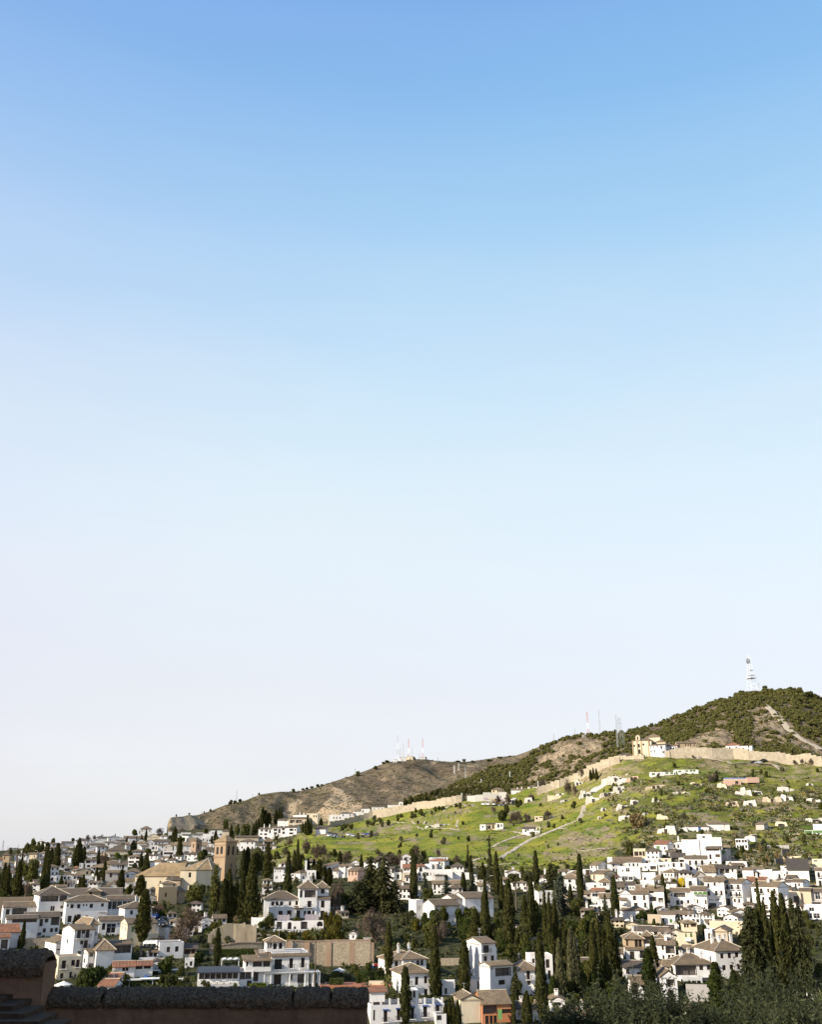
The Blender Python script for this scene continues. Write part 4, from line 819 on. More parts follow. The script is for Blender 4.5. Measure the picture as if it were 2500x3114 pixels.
house('B1',535,802,518,935,'h',112,'big white house with wooden loggia, red balcony and hipped roof',[(612,548,772,652,'l'),(541,552,574,652,'l'),(660,700,720,790,'b'),(610,840,642,912),(665,838,716,912),(735,838,769,910)],yaw=3,D=10,chim=2,
      blocks=[dict(x0=804,x1=982,ye=515,yb=935,kind='h',rise=90,dy=2,D=9,win=[(864,535,917,602,'d')]),dict(x0=804,x1=1006,ye=662,yb=935,kind='g',rise=32,dy=.3,D=4,win=[(864,697,919,797),(862,840,919,930)]),
              dict(x0=12,x1=533,ye=672,yb=935,kind='h',rise=104,dy=3,D=9,rc='dark_roof',win=[(122,710,166,770,'a'),(187,710,231,770,'a'),(248,710,293,770,'a'),(385,710,420,770,'a'),(483,705,524,764)]),
              dict(x0=84,x1=478,ye=782,yb=935,kind='f',dy=.5,D=3,par=.2,win=[(230,838,293,912,'d'),(360,833,424,915,'d')],sw=False),dict(x0=480,x1=586,ye=800,yb=935,kind='s',rise=30,dy=-.4,D=3,win=[(498,832,552,932,'d')],sw=False)])
house('C1',336,416,188,312,'f',0,'tall plain white block with slender chimney beside the big cypress',None,chim=1,D=6)
house('C1',372,600,292,372,'g',58,'white house with reddish roof and dark windows behind the big cypress',[(385,312,425,332),(440,312,462,332)],rc='red_roof',D=7,blocks=[dict(x0=600,x1=702,ye=262,yb=372,kind='h',rise=42,dy=-1,D=8,rc='red_roof',win=[(620,282,664,346,'a')])])
house('C1',770,1000,186,345,'h',34,'white house with red hipped roof beside the yellow shrub',[(910,208,940,242),(950,212,976,266,'g'),(925,295,945,335,'d')],rc='red_roof',yaw=-16,D=8,blocks=[dict(x0=730,x1=836,ye=236,yb=345,kind='f',dy=-3,D=4,win=[(732,278,762,290,'l'),(795,265,803,285)]),dict(x0=836,x1=905,ye=232,yb=345,kind='f',dy=-2,D=4,wall='grey_wall')])
house('C1',766,1050,138,185,'f',0,'long low white shed at the foot of the green slope',[(825,142,838,155),(855,142,870,155),(880,140,893,152),(1005,142,1022,172),(960,143,975,155)])
house('C1',130,240,300,480,'s',16,'white stepped house behind the dark cedar',[(205,318,242,378,'l')],blocks=[dict(x0=240,x1=352,ye=338,yb=480,kind='g',rise=22,dy=1,D=6,rc='tan_roof',win=[(252,345,325,362,'l'),(280,400,317,460,'l')])])
house('C1',360,472,372,485,'f',0,'cream house with two tall pale windows behind the cypresses',[(394,396,417,462,'p'),(430,396,458,462,'p')],wall='cream_wall')
house('C1',600,830,368,492,'f',0,'white modern house with a row of dark windows behind the silver fir',[(608,380,632,425),(668,378,700,430),(728,375,760,425),(780,375,803,425,'n'),(620,450,640,485)])
house('C1',808,1122,366,508,'f',0,'broad blank white wall house with low canopy between firs',None,blocks=[dict(x0=860,x1=1000,ye=408,yb=508,kind='s',rise=10,dy=-2,D=3,wall='grey_wall')])
house('C1',1122,1372,392,492,'f',0,'white terraced house with outside stair beside the middle cypress',[(1140,350+45,1155,420,'d')])
house('C1',815,1110,548,700,'g',42,'white two-storey house with brown roof between two silver firs',[(838,567,869,640),(903,565,931,606),(845,655,869,690),(905,655,932,690)],rc='tan_roof',D=7)
house('C1',1122,1258,552,700,'g',50,'white house with brown roof left of the middle cypress',[(1165,580,1180,620)],rc='tan_roof',D=7)
house('C1',1492,1592,492,560,'f',0,'small grey flat house behind the twin cypress',[(1530,505,1552,518)],wall='grey_wall')
house('C1',1500,1604,570,665,'g',42,'low white house with tan roof behind the twin cypress',[(1545,595,1562,640)],rc='tan_roof')
house('C1',1610,1690,560,660,'e',34,'white gabled house right of the twin cypress',None,wall='grey_wall')
house('C',200,414,850,990,'g',46,'large white modern house with pale shutters and sloping tile roofs',[(205,860,231,897,'p'),(275,858,308,897,'p'),(375,857,403,890,'p'),(206,930,372,985,'p')],yaw=26,D=10,rc='brown_roof',side_win=False,
      blocks=[dict(x0=138,x1=200,ye=814,yb=990,kind='f',dy=9,D=6,win=[(150,862,186,897,'p')]),dict(x0=414,x1=492,ye=806,yb=990,kind='g',rise=32,dy=5,D=9,win=[(430,822,488,858,'p')]),dict(x0=492,x1=745,ye=798,yb=990,kind='g',rise=42,dy=3,D=10,win=[(664,796+6,729,842,'p'),(565,890,582,920,'d')]),dict(x0=456,x1=560,ye=880,yb=990,kind='f',dy=-1,D=5,win=[(462,888,552,922,'l')])])
# ---- villa with turret and its neighbours above the parapet
house('F',545,866,408,655,'s',24,'white villa with arched lookout turret, roof balustrade and front pergola',[(573,435,636,514,'b'),(698,430,729,508,'b'),(797,427,827,505,'b'),(572,553,634,632,'d'),(697,555,728,600),(772,555,842,625,'l')],yaw=8,D=1.3,rc='brown_roof',name='villa',cat='villa',side_win=False,
      blocks=[dict(x0=549,x1=862,ye=384,yb=655,kind='f',dy=1.1,D=10,par=.1),dict(x0=510,x1=662,ye=302,yb=384,kind='h',rise=44,dy=2.5,D=5,rc='tan_roof',win=[(520,312,532,355,'a'),(538,312,552,355,'a'),(566,315,597,364,'a'),(614,313,644,362,'a')]),
              dict(x0=445,x1=545,ye=400,yb=655,kind='s',rise=18,dy=2.2,D=7,rc='brown_roof',win=[(485,540,525,605,'l'),(395+60,560,470,600)]),dict(x0=326,x1=540,ye=436,yb=524,kind='s',rise=28,dy=-1.2,D=6,rc='tan_roof',win=[(390,440,462,486,'l'),(474,438,530,488,'l'),(335,445,350,480)]),dict(x0=384,x1=542,ye=520,yb=655,kind='f',dy=-.4,D=5,win=[(392,528,440,600,'l')])])
house('F',1206,1272,205,282,'e',14,'tiny white garden house with one window above the stone wall',[(1235,226,1250,248)],yaw=-10,D=3.5,name='garden_house')
house('G',-175,122,425,562,'h',62,'white house with arched windows and tan hipped roof right of the stone wall',[(-136,435,-111,498),(-8,437,8,472,'a'),(35,430,61,472,'a'),(70,430,94,472,'a'),(-125,522,-100,560,'d')],yaw=20,D=10,rc='tan_roof',chim=2,blocks=[dict(x0=-80,x1=118,ye=418,yb=562,kind='h',rise=52,dy=-1,D=7,rc='tan_roof',win=[(-8,437,8,472,'a'),(35,430,61,472,'a'),(70,430,94,472,'a')])])
house('G',-85,165,566,745,'h',66,'white house with tan roof and paired balcony windows below the arched one',[(-40,598,-8,660,'b'),(35,598,63,662),(112,595,139,652),(112,695,142,745,'d'),(-40,690,-12,740)],yaw=16,D=9,rc='tan_roof',side_win=False)
house('G',-340,290,838,1010,'f',0,'white flat-roofed house with blue lintels over its doors and roof pillars',[(-318,875,-303,955),(-231,880,-199,968,'b'),(-119,872,-89,958,'b'),(-2,862,26,948,'b'),(104,856,138,938,'b'),(210,848,244,895,'b')],yaw=8,D=9,par=.9,name='house',
      blocks=[dict(x0=-40,x1=76,ye=738,yb=838,kind='f',dy=2,D=5,win=[(-35,745,-15,798,'a'),(0,742,20,798,'a'),(28,742,48,796,'a')]),dict(x0=-340,x1=-200,ye=752,yb=838,kind='s',rise=16,dy=5,D=4,rc='red_roof'),dict(x0=195,x1=285,ye=905,yb=1010,kind='f',dy=-2.5,D=2.5,win=[(205,912,240,950,'l')])])
house('G',602,722,328,720,'g',40,'tall white house with huge bright side wall and roof terrace door',[(618,348,667,408,'b'),(621,432,649,472),(681,430,709,472)],yaw=36,D=7.5,side_win=False,blocks=[dict(x0=590,x1=782,ye=492,yb=720,kind='g',rise=26,dy=-4,D=4.5,rc='tan_roof',win=[(600,505,618,530,'n'),(636,515,768,580,'l'),(660,608,714,644,'d')]),dict(x0=722,x1=752,ye=372,yb=720,kind='f',dy=1,D=4)])
house('G',905,1086,536,725,'h',62,'white two-storey house with tan hipped roof left of the front cypress',[(980,545,1011,612,'b'),(985,618,1013,654),(1050,537,1082,577)],yaw=14,D=8,rc='tan_roof',side_win=False)
house('G',1014,1202,412,640,'f',0,'white house with railed roof terrace behind the front cypress',[(1030,443,1052,477,'s'),(1144,448,1176,515,'d'),(1158,535,1184,602,'d')],yaw=10,D=7,par=.5)
house('G',604,850,826,1010,'g',84,'orange house with wide brown windows and patched tile roof',[(612,842,726,906,'l'),(630,920,661,1000,'d'),(667,920,695,1000,'d'),(700,920,729,1000,'d'),(770,872,850,905,'l')],yaw=14,D=10,wall='orange_wall',rc='tan_roof',side_win=False,
      blocks=[dict(x0=440,x1=600,ye=792,yb=1010,kind='e',rise=40,dy=1,D=9,wall='cream_wall',rc='tan_roof',win=[(493,795,500,803)])])
house('G',1188,1302,786,905,'e',30,'small white gabled house with dark grid window behind reeds',[(1204,796,1270,834)],yaw=6,D=6,rc='tan_roof',chim=1)
house('G',1338,1540,908,980,'g',46,'low white house with tan roof at the lower edge',None,rc='tan_roof',yaw=-4,D=6,chim=1)
house('G',498,600,612,720,'f',0,'small white gate house with arched door left of the tall white house',[(562,622,584,692,'a')],yaw=8,D=5)
house('G',262,372,632,735,'f',0,'low white yard house between two front cypresses',[(285,680,305,725,'d')],D=5)
house('G',1442,1500,440,525,'g',20,'small white hut half hidden by tall cypresses',[(1450,470,1490,495,'l')])
house('G',1028,1090,850,960,'g',50,'white house corner with tan roof behind the front cypress',None,rc='tan_roof',yaw=-15)
house('G',880,1000,850,940,'g',45,'dark roofed low house behind the small lower cypress',None,rc='dark_roof',chim=1)
# ---- church with its tower
def prism_house(root,foot,H,apexes,wall,rc,base=FLOOR,holes=None,ov=.4):
 """Polygonal wing: footprint points anticlockwise from front left, roof facets rising to one apex."""
 m=MB(); n=len(foot); holes=holes or {}
 for i in range(n):
  a,b=Vector((*foot[i],0)),Vector((*foot[(i+1) % n],0)); u=(b-a); W=u.length; u.normalize()
  facade(m,a,u,Vector((u.y,-u.x,0)),W,base,H-.1,[h[:5] for h in holes.get(i,[])])
 m.build('wall',M[wall],root); c=Vector((sum(p[0] for p in foot)/n,sum(p[1] for p in foot)/n,0)); r=MB(); t=MB(); ap=Vector(apexes)
 E=[Vector((*p,H-.05))+(Vector((*p,0))-c).normalized()*ov for p in foot]
 for i in range(n):
  a,b=E[i],E[(i+1) % n]; r.face([a,b,ap],roof_uv([a,b,ap],a,b)); dn=Vector((0,0,.2)); r.face([a-dn,b-dn,b,a]); t.tube([a,ap],.16,5)
 r.face([e-Vector((0,0,.2)) for e in E][::-1]); rf=r.build('roof',M[rc],root); t.build('ridge_tiles',M['ridge_tile'],rf)
ch=house('A2',535,1218,738,945,'n',185,'long sandy church nave with big tiled roof, arched windows and white ridge',[(684,812,712,905,'a'),(898,810,924,878,'a')],wall='cream_wall',rc='church_roof',D=14,yaw=-16,name='church',cat='church',side_win=False,
      blocks=[dict(x0=1030,x1=1225,ye=790,yb=945,kind='s',rise=42,dy=-2.5,D=2.5,rc='dark_roof',wall='tan_wall',sw=False),dict(x0=950,x1=1160,ye=862,yb=945,kind='h',rise=46,dy=-6,D=5,rc='church_roof',wall='cream_wall',win=[(1110,872,1128,905,'d')])])
_s=px_size(*T('A2',876,945),ch.location.y)*.2022; _x=lambda x: (x-876.5)*_s; _h=lambda y: (945-y)*_s
w_=245*_s
prism_house(ch,[(_x(1215),-.8),(_x(1460),-.8),(_x(1655),3.2),(_x(1740),9),(_x(1700),16),(_x(1215),16)],_h(652),(_x(1555),7.5,_h(492)),'cream_wall','church_roof',holes={0: [(_x(1345)-_x(1215),_x(1382)-_x(1215),_h(762),_h(690),.5)]})
wme,wpn=window_mesh(_x(1382)-_x(1345),_h(690)-_h(762),'w',False); wo=link('window',wme,ch); wo.location=((_x(1345)+_x(1382))/2,-.3,_h(762)); link('pane',wpn,wo)
house('B',58,152,326,640,'h',56,'tall brick bell tower of the church with paired belfry arches',[(74,370,93,432,'a'),(108,366,128,428,'a'),(185,500,200,530)],yaw=-44,D=7.4,wall='tower_brick',rc='church_roof',name='bell_tower',cat='tower',
      rs=[(.16,.36,362,440,'a'),(.58,.78,364,436,'a'),(.5,.66,505,535,'w')],blocks=[dict(x0=55,x1=155,ye=350,yb=342,kind='f',dy=-.15,D=.14,wall='brick_wall'),dict(x0=55,x1=155,ye=446,yb=458,kind='f',dy=-.15,D=.14,wall='brick_wall')])
house('A2',1372,1446,196,450,'h',50,'small brick tower with pyramid roof in front of the long white hall',[(1402,240,1418,296,'a'),(1396,340,1409,364)],yaw=-46,wall='brick_wall',rc='tan_roof',name='brick_tower',cat='tower',rs=[(.3,.52,240,312,'a')],blocks=[dict(x0=1440,x1=1530,ye=410,yb=450,kind='e',rise=48,dy=-1,D=4,wall='tan_wall')])
house('L',143,283,754,878,'h',30,'cream hilltop church with bell gable, hipped roofs and lantern',[(152,788,166,806),(228,780,243,798),(190,782,206,813),(190,828,209,866,'d')],yaw=-8,D=12,wall='cream_wall',rc='tan_roof',name='hermitage_church',cat='church',side_win=False,
      blocks=[dict(x0=175,x1=210,ye=712,yb=756,kind='e',rise=9,dy=-.1,D=1.5,rc='tan_roof',win=[(186,722,198,749,'a')]),dict(x0=216,x1=300,ye=752,yb=880,kind='h',rise=30,dy=.4,D=9),dict(x0=252,x1=366,ye=720,yb=770,kind='h',rise=34,dy=6,D=10),dict(x0=332,x1=410,ye=766,yb=870,kind='h',rise=22,dy=4,D=8),
              dict(x0=284,x1=413,ye=796,yb=878,kind='g',rise=14,dy=-.6,D=8,wall='white_wall',win=[(292,806,300,818),(318,806,326,818),(345,800,353,814),(375,806,388,832),(292,838,300,858),(318,836,326,858),(388,848,402,868,'d')])]+[dict(x0=x,x1=x+9,ye=756,yb=878,kind='f',dy=-.3,D=.29,wall='ochre_wall') for x in (143,178,212,272)])
house('L',430,516,792,830,'g',14,'low white annex right of the hilltop church','1x4',yaw=-6,rc='tan_roof',far=True)
house('L',516,676,776,830,'g',20,'roofless-looking tan stone house with four dark windows on the hilltop',[(530,785,542,806),(585,785,594,800),(606,785,615,802),(625,785,634,802),(655,786,664,803)],wall='tan_wall',rc='tan_roof',yaw=8,far=True)
house('L',928,1042,798,840,'h',24,'white house with bright red roof behind the hilltop wall','1x2',rc='red_roof',yaw=-8,far=True,blocks=[dict(x0=1042,x1=1140,ye=806,yb=840,kind='s',rise=10,dy=-1,D=6,rc='tan_roof',win=[(1110,812,1120,828)])])
# ---- right hand village, row by row
house('D0',240,402,444,510,'g',16,'small white house with two windows at the village\'s left end',[(270,455,296,492),(349,452,373,487)],rc='tan_roof')
house('D0',400,640,440,500,'f',0,'long blank white wall house left of the slim dark cypress',None)
house('D0',612,722,414,505,'f',0,'white flat house with brown brick panel behind the slim cypress',[(655,420,720,500,'s')])
house('D0',332,568,572,745,'h',55,'white house with double tan hipped roof left of the slim cypress',[(398,597,441,636),(505,595,546,665,'d'),(465,690,486,722),(350,690,370,720)],rc='tan_roof',blocks=[dict(x0=380,x1=640,ye=530,yb=745,kind='h',rise=60,dy=3,D=9,rc='tan_roof')])
house('D0',724,842,352,490,'g',52,'cream gabled house standing alone at the top left of the village',[(740,370,762,402),(798,370,806,400),(811,368,829,430,'s')],yaw=-36,D=9,rc='tan_roof',side_win=False)
house('D0',738,938,498,650,'g',48,'cream house with big grey side gable under the lone gabled house',[(775,520,799,590,'s')],yaw=-34,D=9,wall='cream_wall',rc='tan_roof',side_win=False)
house('D0',990,1145,528,625,'s',10,'white house with thin red eaves beside a glazed porch',[(1029,546,1053,582),(1108,545,1146,580,'s')],rc='red_roof',blocks=[dict(x0=1147,x1=1372,ye=526,yb=605,kind='f',dy=.2,D=5,win=[(1200,535,1290,590,'n'),(1300,540,1365,590,'n')])])
house('D0',866,1015,634,740,'h',52,'small white house with steep tan hipped roof',[(866+8,670,887,697),(920,655,975,705,'n'),(988,650,1004,692)],rc='tan_roof',yaw=-8)
house('D0',660,870,656,745,'f',0,'white flat house with a dark door right of the slim cypress',[(784,685,813,732,'d')])
house('D0',1138,1402,655,745,'s',36,'bluish white house with three little dark windows',[(1279,695,1297,726),(1319,695,1336,726),(1361,693,1378,724),(1220,700,1236,735)],rc='brown_roof')
house('D0',742,862,792,940,'f',0,'plain white cube house with grey panel beside the slim cypress',[(760,796,845,846,'n')])
house('D0',742,952,762,800,'g',20,'low house with small red awning roof',None,rc='red_roof')
house('D0',872,1095,860,1010,'g',58,'white house with tan roof in front of the second slim cypress',[(910,900,935,940)],rc='tan_roof',yaw=8)
house('D0',1168,1275,892,1010,'g',48,'cream house with pale balcony right of the second slim cypress',[(1204,904,1236,944,'B')],wall='cream_wall',rc='tan_roof')
house('D0',1190,1350,800,1010,'e',62,'plain white gable wall house beside the second slim cypress',None)
house('D0',985,1078,246,400,'f',0,'narrow white flat house with tiny windows at the top of the village',[(996,262,1008,286),(1055,255,1068,280),(1048,345,1060,372)],yaw=-14)
house('D0',1072,1500,306,410,'g',66,'long white house with tan roof and five small openings',[(1095,340,1112,374),(1149,340,1176,394,'s'),(1214,320,1266,376,'p'),(1304,335,1326,378),(1361,335,1391,386),(1424,335,1446,378)],rc='tan_roof',D=7)
house('D0',1140,1482,398,580,'f',0,'large blank white terrace house under the long tan roof',[(1214,444,1232,472),(1268,420,1327,474,'n')])
house('D0',1380,1562,112,270,'f',0,'cream unfinished house with three big dark openings under the slope',[(1394,155,1453,217,'d'),(1464,155,1506,213,'d'),(1516,152,1548,219,'d'),(1430,236,1453,262),(1470,240,1490,262)],wall='cream_wall')
house('D1',704,902,134,300,'g',56,'white house with bright red roof under the green slope',[(740,165,789,238,'g'),(851,174,871,214)],yaw=-20,D=8,rc='red_roof',side_win=False)
house('D1',1125,1382,72,310,'f',0,'largest plain white block of the village, without windows below',None,D=9,blocks=[dict(x0=1360,x1=1576,ye=-4,yb=310,kind='f',dy=.4,D=8,win=[(1438,24,1477,50)]),dict(x0=1578,x1=1712,ye=40,yb=310,kind='f',dy=.2,D=8)])
house('D1',1495,1702,202,425,'s',34,'white house with wide dark attic gallery right of the plain block',[(1500,208,1692,238,'l'),(1538,290,1569,358),(1628,287,1692,330,'s'),(1533,390,1563,422),(1609,388,1642,420)],rc='brown_roof',yaw=-6,D=7)
house('D1',1168,1512,352,580,'g',42,'white three-storey house with three balcony windows below the plain block',[(1236,387,1269,452,'s'),(1323,385,1359,449,'b'),(1411,382,1448,447,'b'),(1241,472,1277,529),(1333,482,1370,529),(1420,467,1452,497)],rc='tan_roof')
house('D1',772,1170,424,600,'f',0,'wide white terrace house with a row of pale windows',[(790,460,841,502,'n'),(849,455,876,497,'n'),(914,450,942,487,'n'),(984,435,1017,492),(1096,433,1130,492),(1128,530,1164,568),(800,550,822,575)])
house('D1',962,1162,322,425,'s',52,'white house with grey sheet roof over an open gallery',[(965,340,1066,412,'l'),(1080,370,1150,410,'l')],rc='dark_roof')
house('D1',770,952,358,430,'f',0,'low cream terrace house beside the grey sheet roof',[(860,375,900,410,'n')],wall='cream_wall')
house('D1',510,762,348,450,'f',0,'white flat house with one dark door and a pale shutter',[(579,380,608,434,'s'),(618,378,641,410,'n'),(699,380,734,440,'p')])
house('D1',520,742,440,545,'f',0,'white flat house with dark open porch',[(558,480,584,507),(640,475,726,527,'l')])
house('D1',158,500,520,670,'f',0,'low bright house with little courtyard below the terrace house',[(489,520,515,568,'d')],D=6)
house('D1',520,720,570,690,'f',0,'white courtyard house left of the arched lookout house',[(545,640,575,685,'l')],D=6)
house('D1',842,996,568,670,'h',48,'white lookout house with arched windows all round under tan roof',[(868,590,886,628,'a'),(905,590,926,636,'a'),(949,590,971,634,'a')],yaw=-34,D=6,rc='tan_roof',rs=[(.1,.24,582,632,'a'),(.42,.6,598,640,'w'),(.76,.92,588,638,'a')])
house('D1',702,862,668,755,'h',62,'white house with two shuttered windows and tan hipped roof by the yellow tree',[(732,690,759,738,'s'),(771,692,804,742,'s')],rc='tan_roof',blocks=[dict(x0=862,x1=1012,ye=668,yb=755,kind='h',rise=24,dy=-1,D=6,rc='tan_roof',win=[(862,683,886,750,'d'),(917,680,941,742,'d')])])
house('D1',1178,1348,658,850,'f',0,'white balcony house with plants on its roof terrace',[(1229,700,1274,772,'b'),(1236,800,1266,838)],par=.7,D=7)
house('D1',1345,1500,640,800,'e',78,'big blank grey-white gable house right of the yellow tree',None,wall='grey_wall',yaw=10)
house('D1',490,700,690,770,'f',0,'blank white roof-terrace house with cream side',None,D=6)
house('D2',-40,150,455,575,'g',92,'house with broad sloping tan roof above the tall white house',None,rc='tan_roof',yaw=14)
house('D2',130,455,412,545,'s',46,'white porch house with pillars under a pale grey roof',[(125,430,181,497,'l'),(214,420,281,492,'l'),(289,420,351,482,'l'),(384,415,411,467,'d')],rc='dark_roof',D=6)
house('H1',355,620,102,335,'g',40,'white house with two tall windows left of the slender fir',[(389,135,436,202),(539,128,573,200,'s'),(398,236,450,317,'l'),(547,232,581,305,'d')],rc='tan_roof',D=7,blocks=[dict(x0=445,x1=700,ye=62,yb=335,kind='g',rise=74,dy=3,D=8,rc='tan_roof',chim=1),dict(x0=622,x1=852,ye=58,yb=335,kind='g',rise=60,dy=1,D=7,rc='tan_roof',win=[(624,62,700,100,'l'),(640,152,730,213,'l'),(765,165,832,232,'l')])])
house('H1',948,1266,78,292,'g',46,'white house with one wide balcony opening below the yellow tree',[(1010,102,1176,162,'l'),(1204,92,1229,158,'p'),(964,115,983,152),(1034,206,1076,272,'d'),(1104,206,1139,268,'b'),(1194,200,1229,268,'d')],rc='tan_roof',yaw=-6)
house('H1',1272,1502,54,335,'g',52,'white house with three bright green balcony panels',[(1334,84,1356,124,'v'),(1397,84,1423,124,'v'),(1462,80,1492,124,'v'),(1349,190,1371,245),(1468,195,1492,258,'s')],rc='tan_roof',D=7)
house('D2',2,292,632,1000,'g',66,'tallest white village house with a row of tiny vents',[(47,668,78,730),(139,657,171,702),(212,655,244,700,'p'),(41,778,78,840,'s'),(149,772,186,840,'b'),(227,768,258,838,'s'),(58,890,70,910),(82,892,92,908),(104,894,116,908),(148,886,160,912),(172,884,182,912),(190,884,200,912),(50,945,150,998,'l')],rc='tan_roof',chim=1,D=9)
house('D2',290,556,652,990,'g',58,'white house with pale balcony doors and grey side wall',[(329,680,361,752,'b'),(396,680,428,752,'b'),(486,678,519,748,'b'),(300,775,336,817),(454,785,481,852,'b'),(503,780,526,848,'b'),(372,785,400,850,'b'),(419,880,451,932,'d'),(484,880,513,935),(310,880,370,980,'l')],rc='tan_roof',yaw=-24,D=9,side_win=False,chim=1)
house('D2',716,1096,692,1030,'g',68,'white double house with two balconies and three garage openings',[(752,728,787,787),(837,728,877,803,'b'),(943,727,974,785,'s'),(1029,727,1062,803,'b'),(766,848,798,892),(859,848,893,892),(949,845,986,892),(1044,845,1079,889),(660,955,740,1020,'l'),(752,955,832,1020,'l'),(848,955,926,1020,'l')],rc='tan_roof',yaw=-24,D=9,side_win=False,chim=1)
house('D2',612,882,594,650,'g',62,'low white house with red brown roof between the village gables',None,rc='red_roof',yaw=-14,chim=1)
house('D2',890,1082,612,665,'h',42,'low house with dark brown hipped roof behind the double house',None,rc='dark_roof')
house('D2',1292,1456,606,735,'g',34,'white house with narrow door right of the double house',[(1338,635,1366,708,'d'),(1390,632,1414,674)],rc='brown_roof',yaw=-20,D=7,side_win=False,blocks=[dict(x0=1180,x1=1292,ye=612,yb=735,kind='g',rise=30,dy=1,D=6,rc='brown_roof',win=[(1235,665,1305,705,'l')])])
house('D2',612,862,412,570,'s',22,'white house with dark paired doors under the scrubby bank',[(721,460,749,524,'d'),(774,460,801,524,'d'),(682,467,709,499)],rc='tan_roof',blocks=[dict(x0=560,x1=718,ye=420,yb=590,kind='s',rise=14,dy=-2,D=4,rc='tan_roof',win=[(610,518,641,562,'s')])])
house('D2',860,1000,425,580,'f',0,'blank white rounded house beside the paired doors',None)
house('D2',1002,1202,452,590,'f',0,'white flat house with single tall balcony door',[(1090,492,1121,565,'b'),(1171,490,1191,517)],yaw=-12,D=8)
house('D2',1125,1252,372,450,'f',0,'small white roof room with one dark window',[(1181,383,1211,405)])
house('D2',1196,1332,572,640,'g',66,'grey lean-to shed in front of the large sloping pale roof',None,rc='dark_roof',wall='grey_wall',yaw=-20)
house('D2',1252,1548,435,605,'s',160,'white house with very large sloping pale stone roof',None,wall='white_wall',rc='dark_roof',D=16)
house('D2',1662,1760,442,665,'g',18,'white house with dark arch at the right edge',[(1694,475,1726,547,'b'),(1698,595,1735,665,'l')],rc='tan_roof')
house('D2',1610,1760,282,430,'f',0,'beige stepped terrace building at the right edge',[(1640,300,1690,325,'n')],wall='cream_wall',blocks=[dict(x0=1600,x1=1760,ye=352,yb=430,kind='f',dy=-3,D=3,wall='cream_wall')])
house('D2',300,602,290,355,'f',0,'low white ruin with broken roofline above the porch house',[(350,300,380,330,'l')],blocks=[dict(x0=455,x1=605,ye=330,yb=400,kind='f',dy=-2,D=4,win=[(480,345,510,390,'d')])])
house('D2',228,315,120,290,'f',0,'grey half-ruined house with green tarp opening',[(240,135,290,185,'g')],wall='grey_wall',yaw=-20)
house('M',1016,1112,878,965,'f',0,'ruined white house with rows of empty windows by the gully','2x4',yaw=-8,blocks=[dict(x0=1085,x1=1168,ye=855,yb=900,kind='e',rise=10,dy=3,D=6,rc='dark_roof')])
house('D2',1226,1432,782,985,'f',0,'cream house with roof terrace and sail awnings',[(1330,840,1400,960,'l')],wall='cream_wall',D=8)
house('D2',1420,1590,752,985,'g',34,'beige blank house with brown roof near the right edge',None,wall='beige_wall',rc='brown_roof',yaw=-10)
house('D2',1590,1760,762,985,'g',40,'grey house with white railing cut by the right edge',[(1660,780,1731,880,'n')],wall='grey_wall',rc='brown_roof',blocks=[dict(x0=1580,x1=1760,ye=905,yb=985,kind='f',dy=-2,D=2.5,win=[(1600,912,1720,960,'l')])])
house('H',1602,1760,-20,92,'f',0,'white glazed terrace building at the right edge',[(1612,45,1660,85,'n'),(1668,45,1720,85,'n'),(1640,0,1680,30,'n')],D=8)
house('D',52,152,886,965,'g',18,'small white house with one pale shutter right of the slim cypress',[(88,905,103,940,'p')],rc='tan_roof')
house('D',34,92,802,880,'g',22,'small white house with pink balcony beside the second slim cypress',[(50,815,62,838,'B')],rc='tan_roof')
house('H',384,498,62,122,'f',0,'low white house with a green shutter and tan roof slab',[(452,84,474,112,'g'),(391,78,409,118,'d')],blocks=[dict(x0=370,x1=505,ye=42,yb=62,kind='s',rise=16,dy=2,D=6,rc='tan_roof')])
house('H',300,426,188,240,'g',32,'long dark roofed house with white gable in the lower village',[(320,195,352,225,'l')],rc='dark_roof',yaw=-16,blocks=[dict(x0=120,x1=300,ye=188,yb=240,kind='g',rise=32,dy=1,D=7,rc='dark_roof')])
house('H',86,238,258,420,'h',46,'house with ochre top room and tan hipped roof, lower village',[(95,265,111,317,'s'),(165,268,192,326),(196,268,223,326)],yaw=6,D=8,wall='ochre_wall',rc='tan_roof',chim=1,blocks=[dict(x0=82,x1=246,ye=336,yb=420,kind='g',rise=22,dy=-1.5,D=6,wall='white_wall',rc='tan_roof',win=[(114,356,151,416,'d'),(196,350,229,407,'b')])])
house('H',238,312,232,420,'h',36,'white house with dark open attic beside the ochre top room',[(240,238,304,298,'l'),(261,315,286,367,'d')],rc='tan_roof')
house('H',346,506,302,450,'g',36,'white house with large garage-like window and small chimney',[(394,313,411,349),(424,318,498,375,'l'),(395,390,410,430),(440,385,460,430),(470,385,490,430)],rc='tan_roof',chim=1,D=6,blocks=[dict(x0=318,x1=460,ye=292,yb=450,kind='h',rise=60,dy=4,D=9,rc='tan_roof')])
house('H1',1076,1335,690,880,'f',0,'cream house with balustraded roof and green shutters',[(1178,700,1200,755,'g'),(1250,695,1282,750,'g'),(1185,770,1230,800,'B'),(1250,825,1305,862,'g')],yaw=8,D=9,wall='cream_wall',par=.9,blocks=[dict(x0=1190,x1=1390,ye=560,yb=690,kind='h',rise=38,dy=4,D=6,wall='cream_wall',rc='tan_roof',win=[(1198,580,1230,630),(1240,580,1268,630),(1300,570,1380,620,'s')])])
house('H',756,818,182,310,'f',0,'white house with balustrade and tan blank side gable',[(782,212,804,260,'s')],yaw=-12,D=6,par=.8,blocks=[dict(x0=818,x1=935,ye=190,yb=310,kind='e',rise=34,dy=1,D=8,wall='beige_wall',rc='tan_roof')])
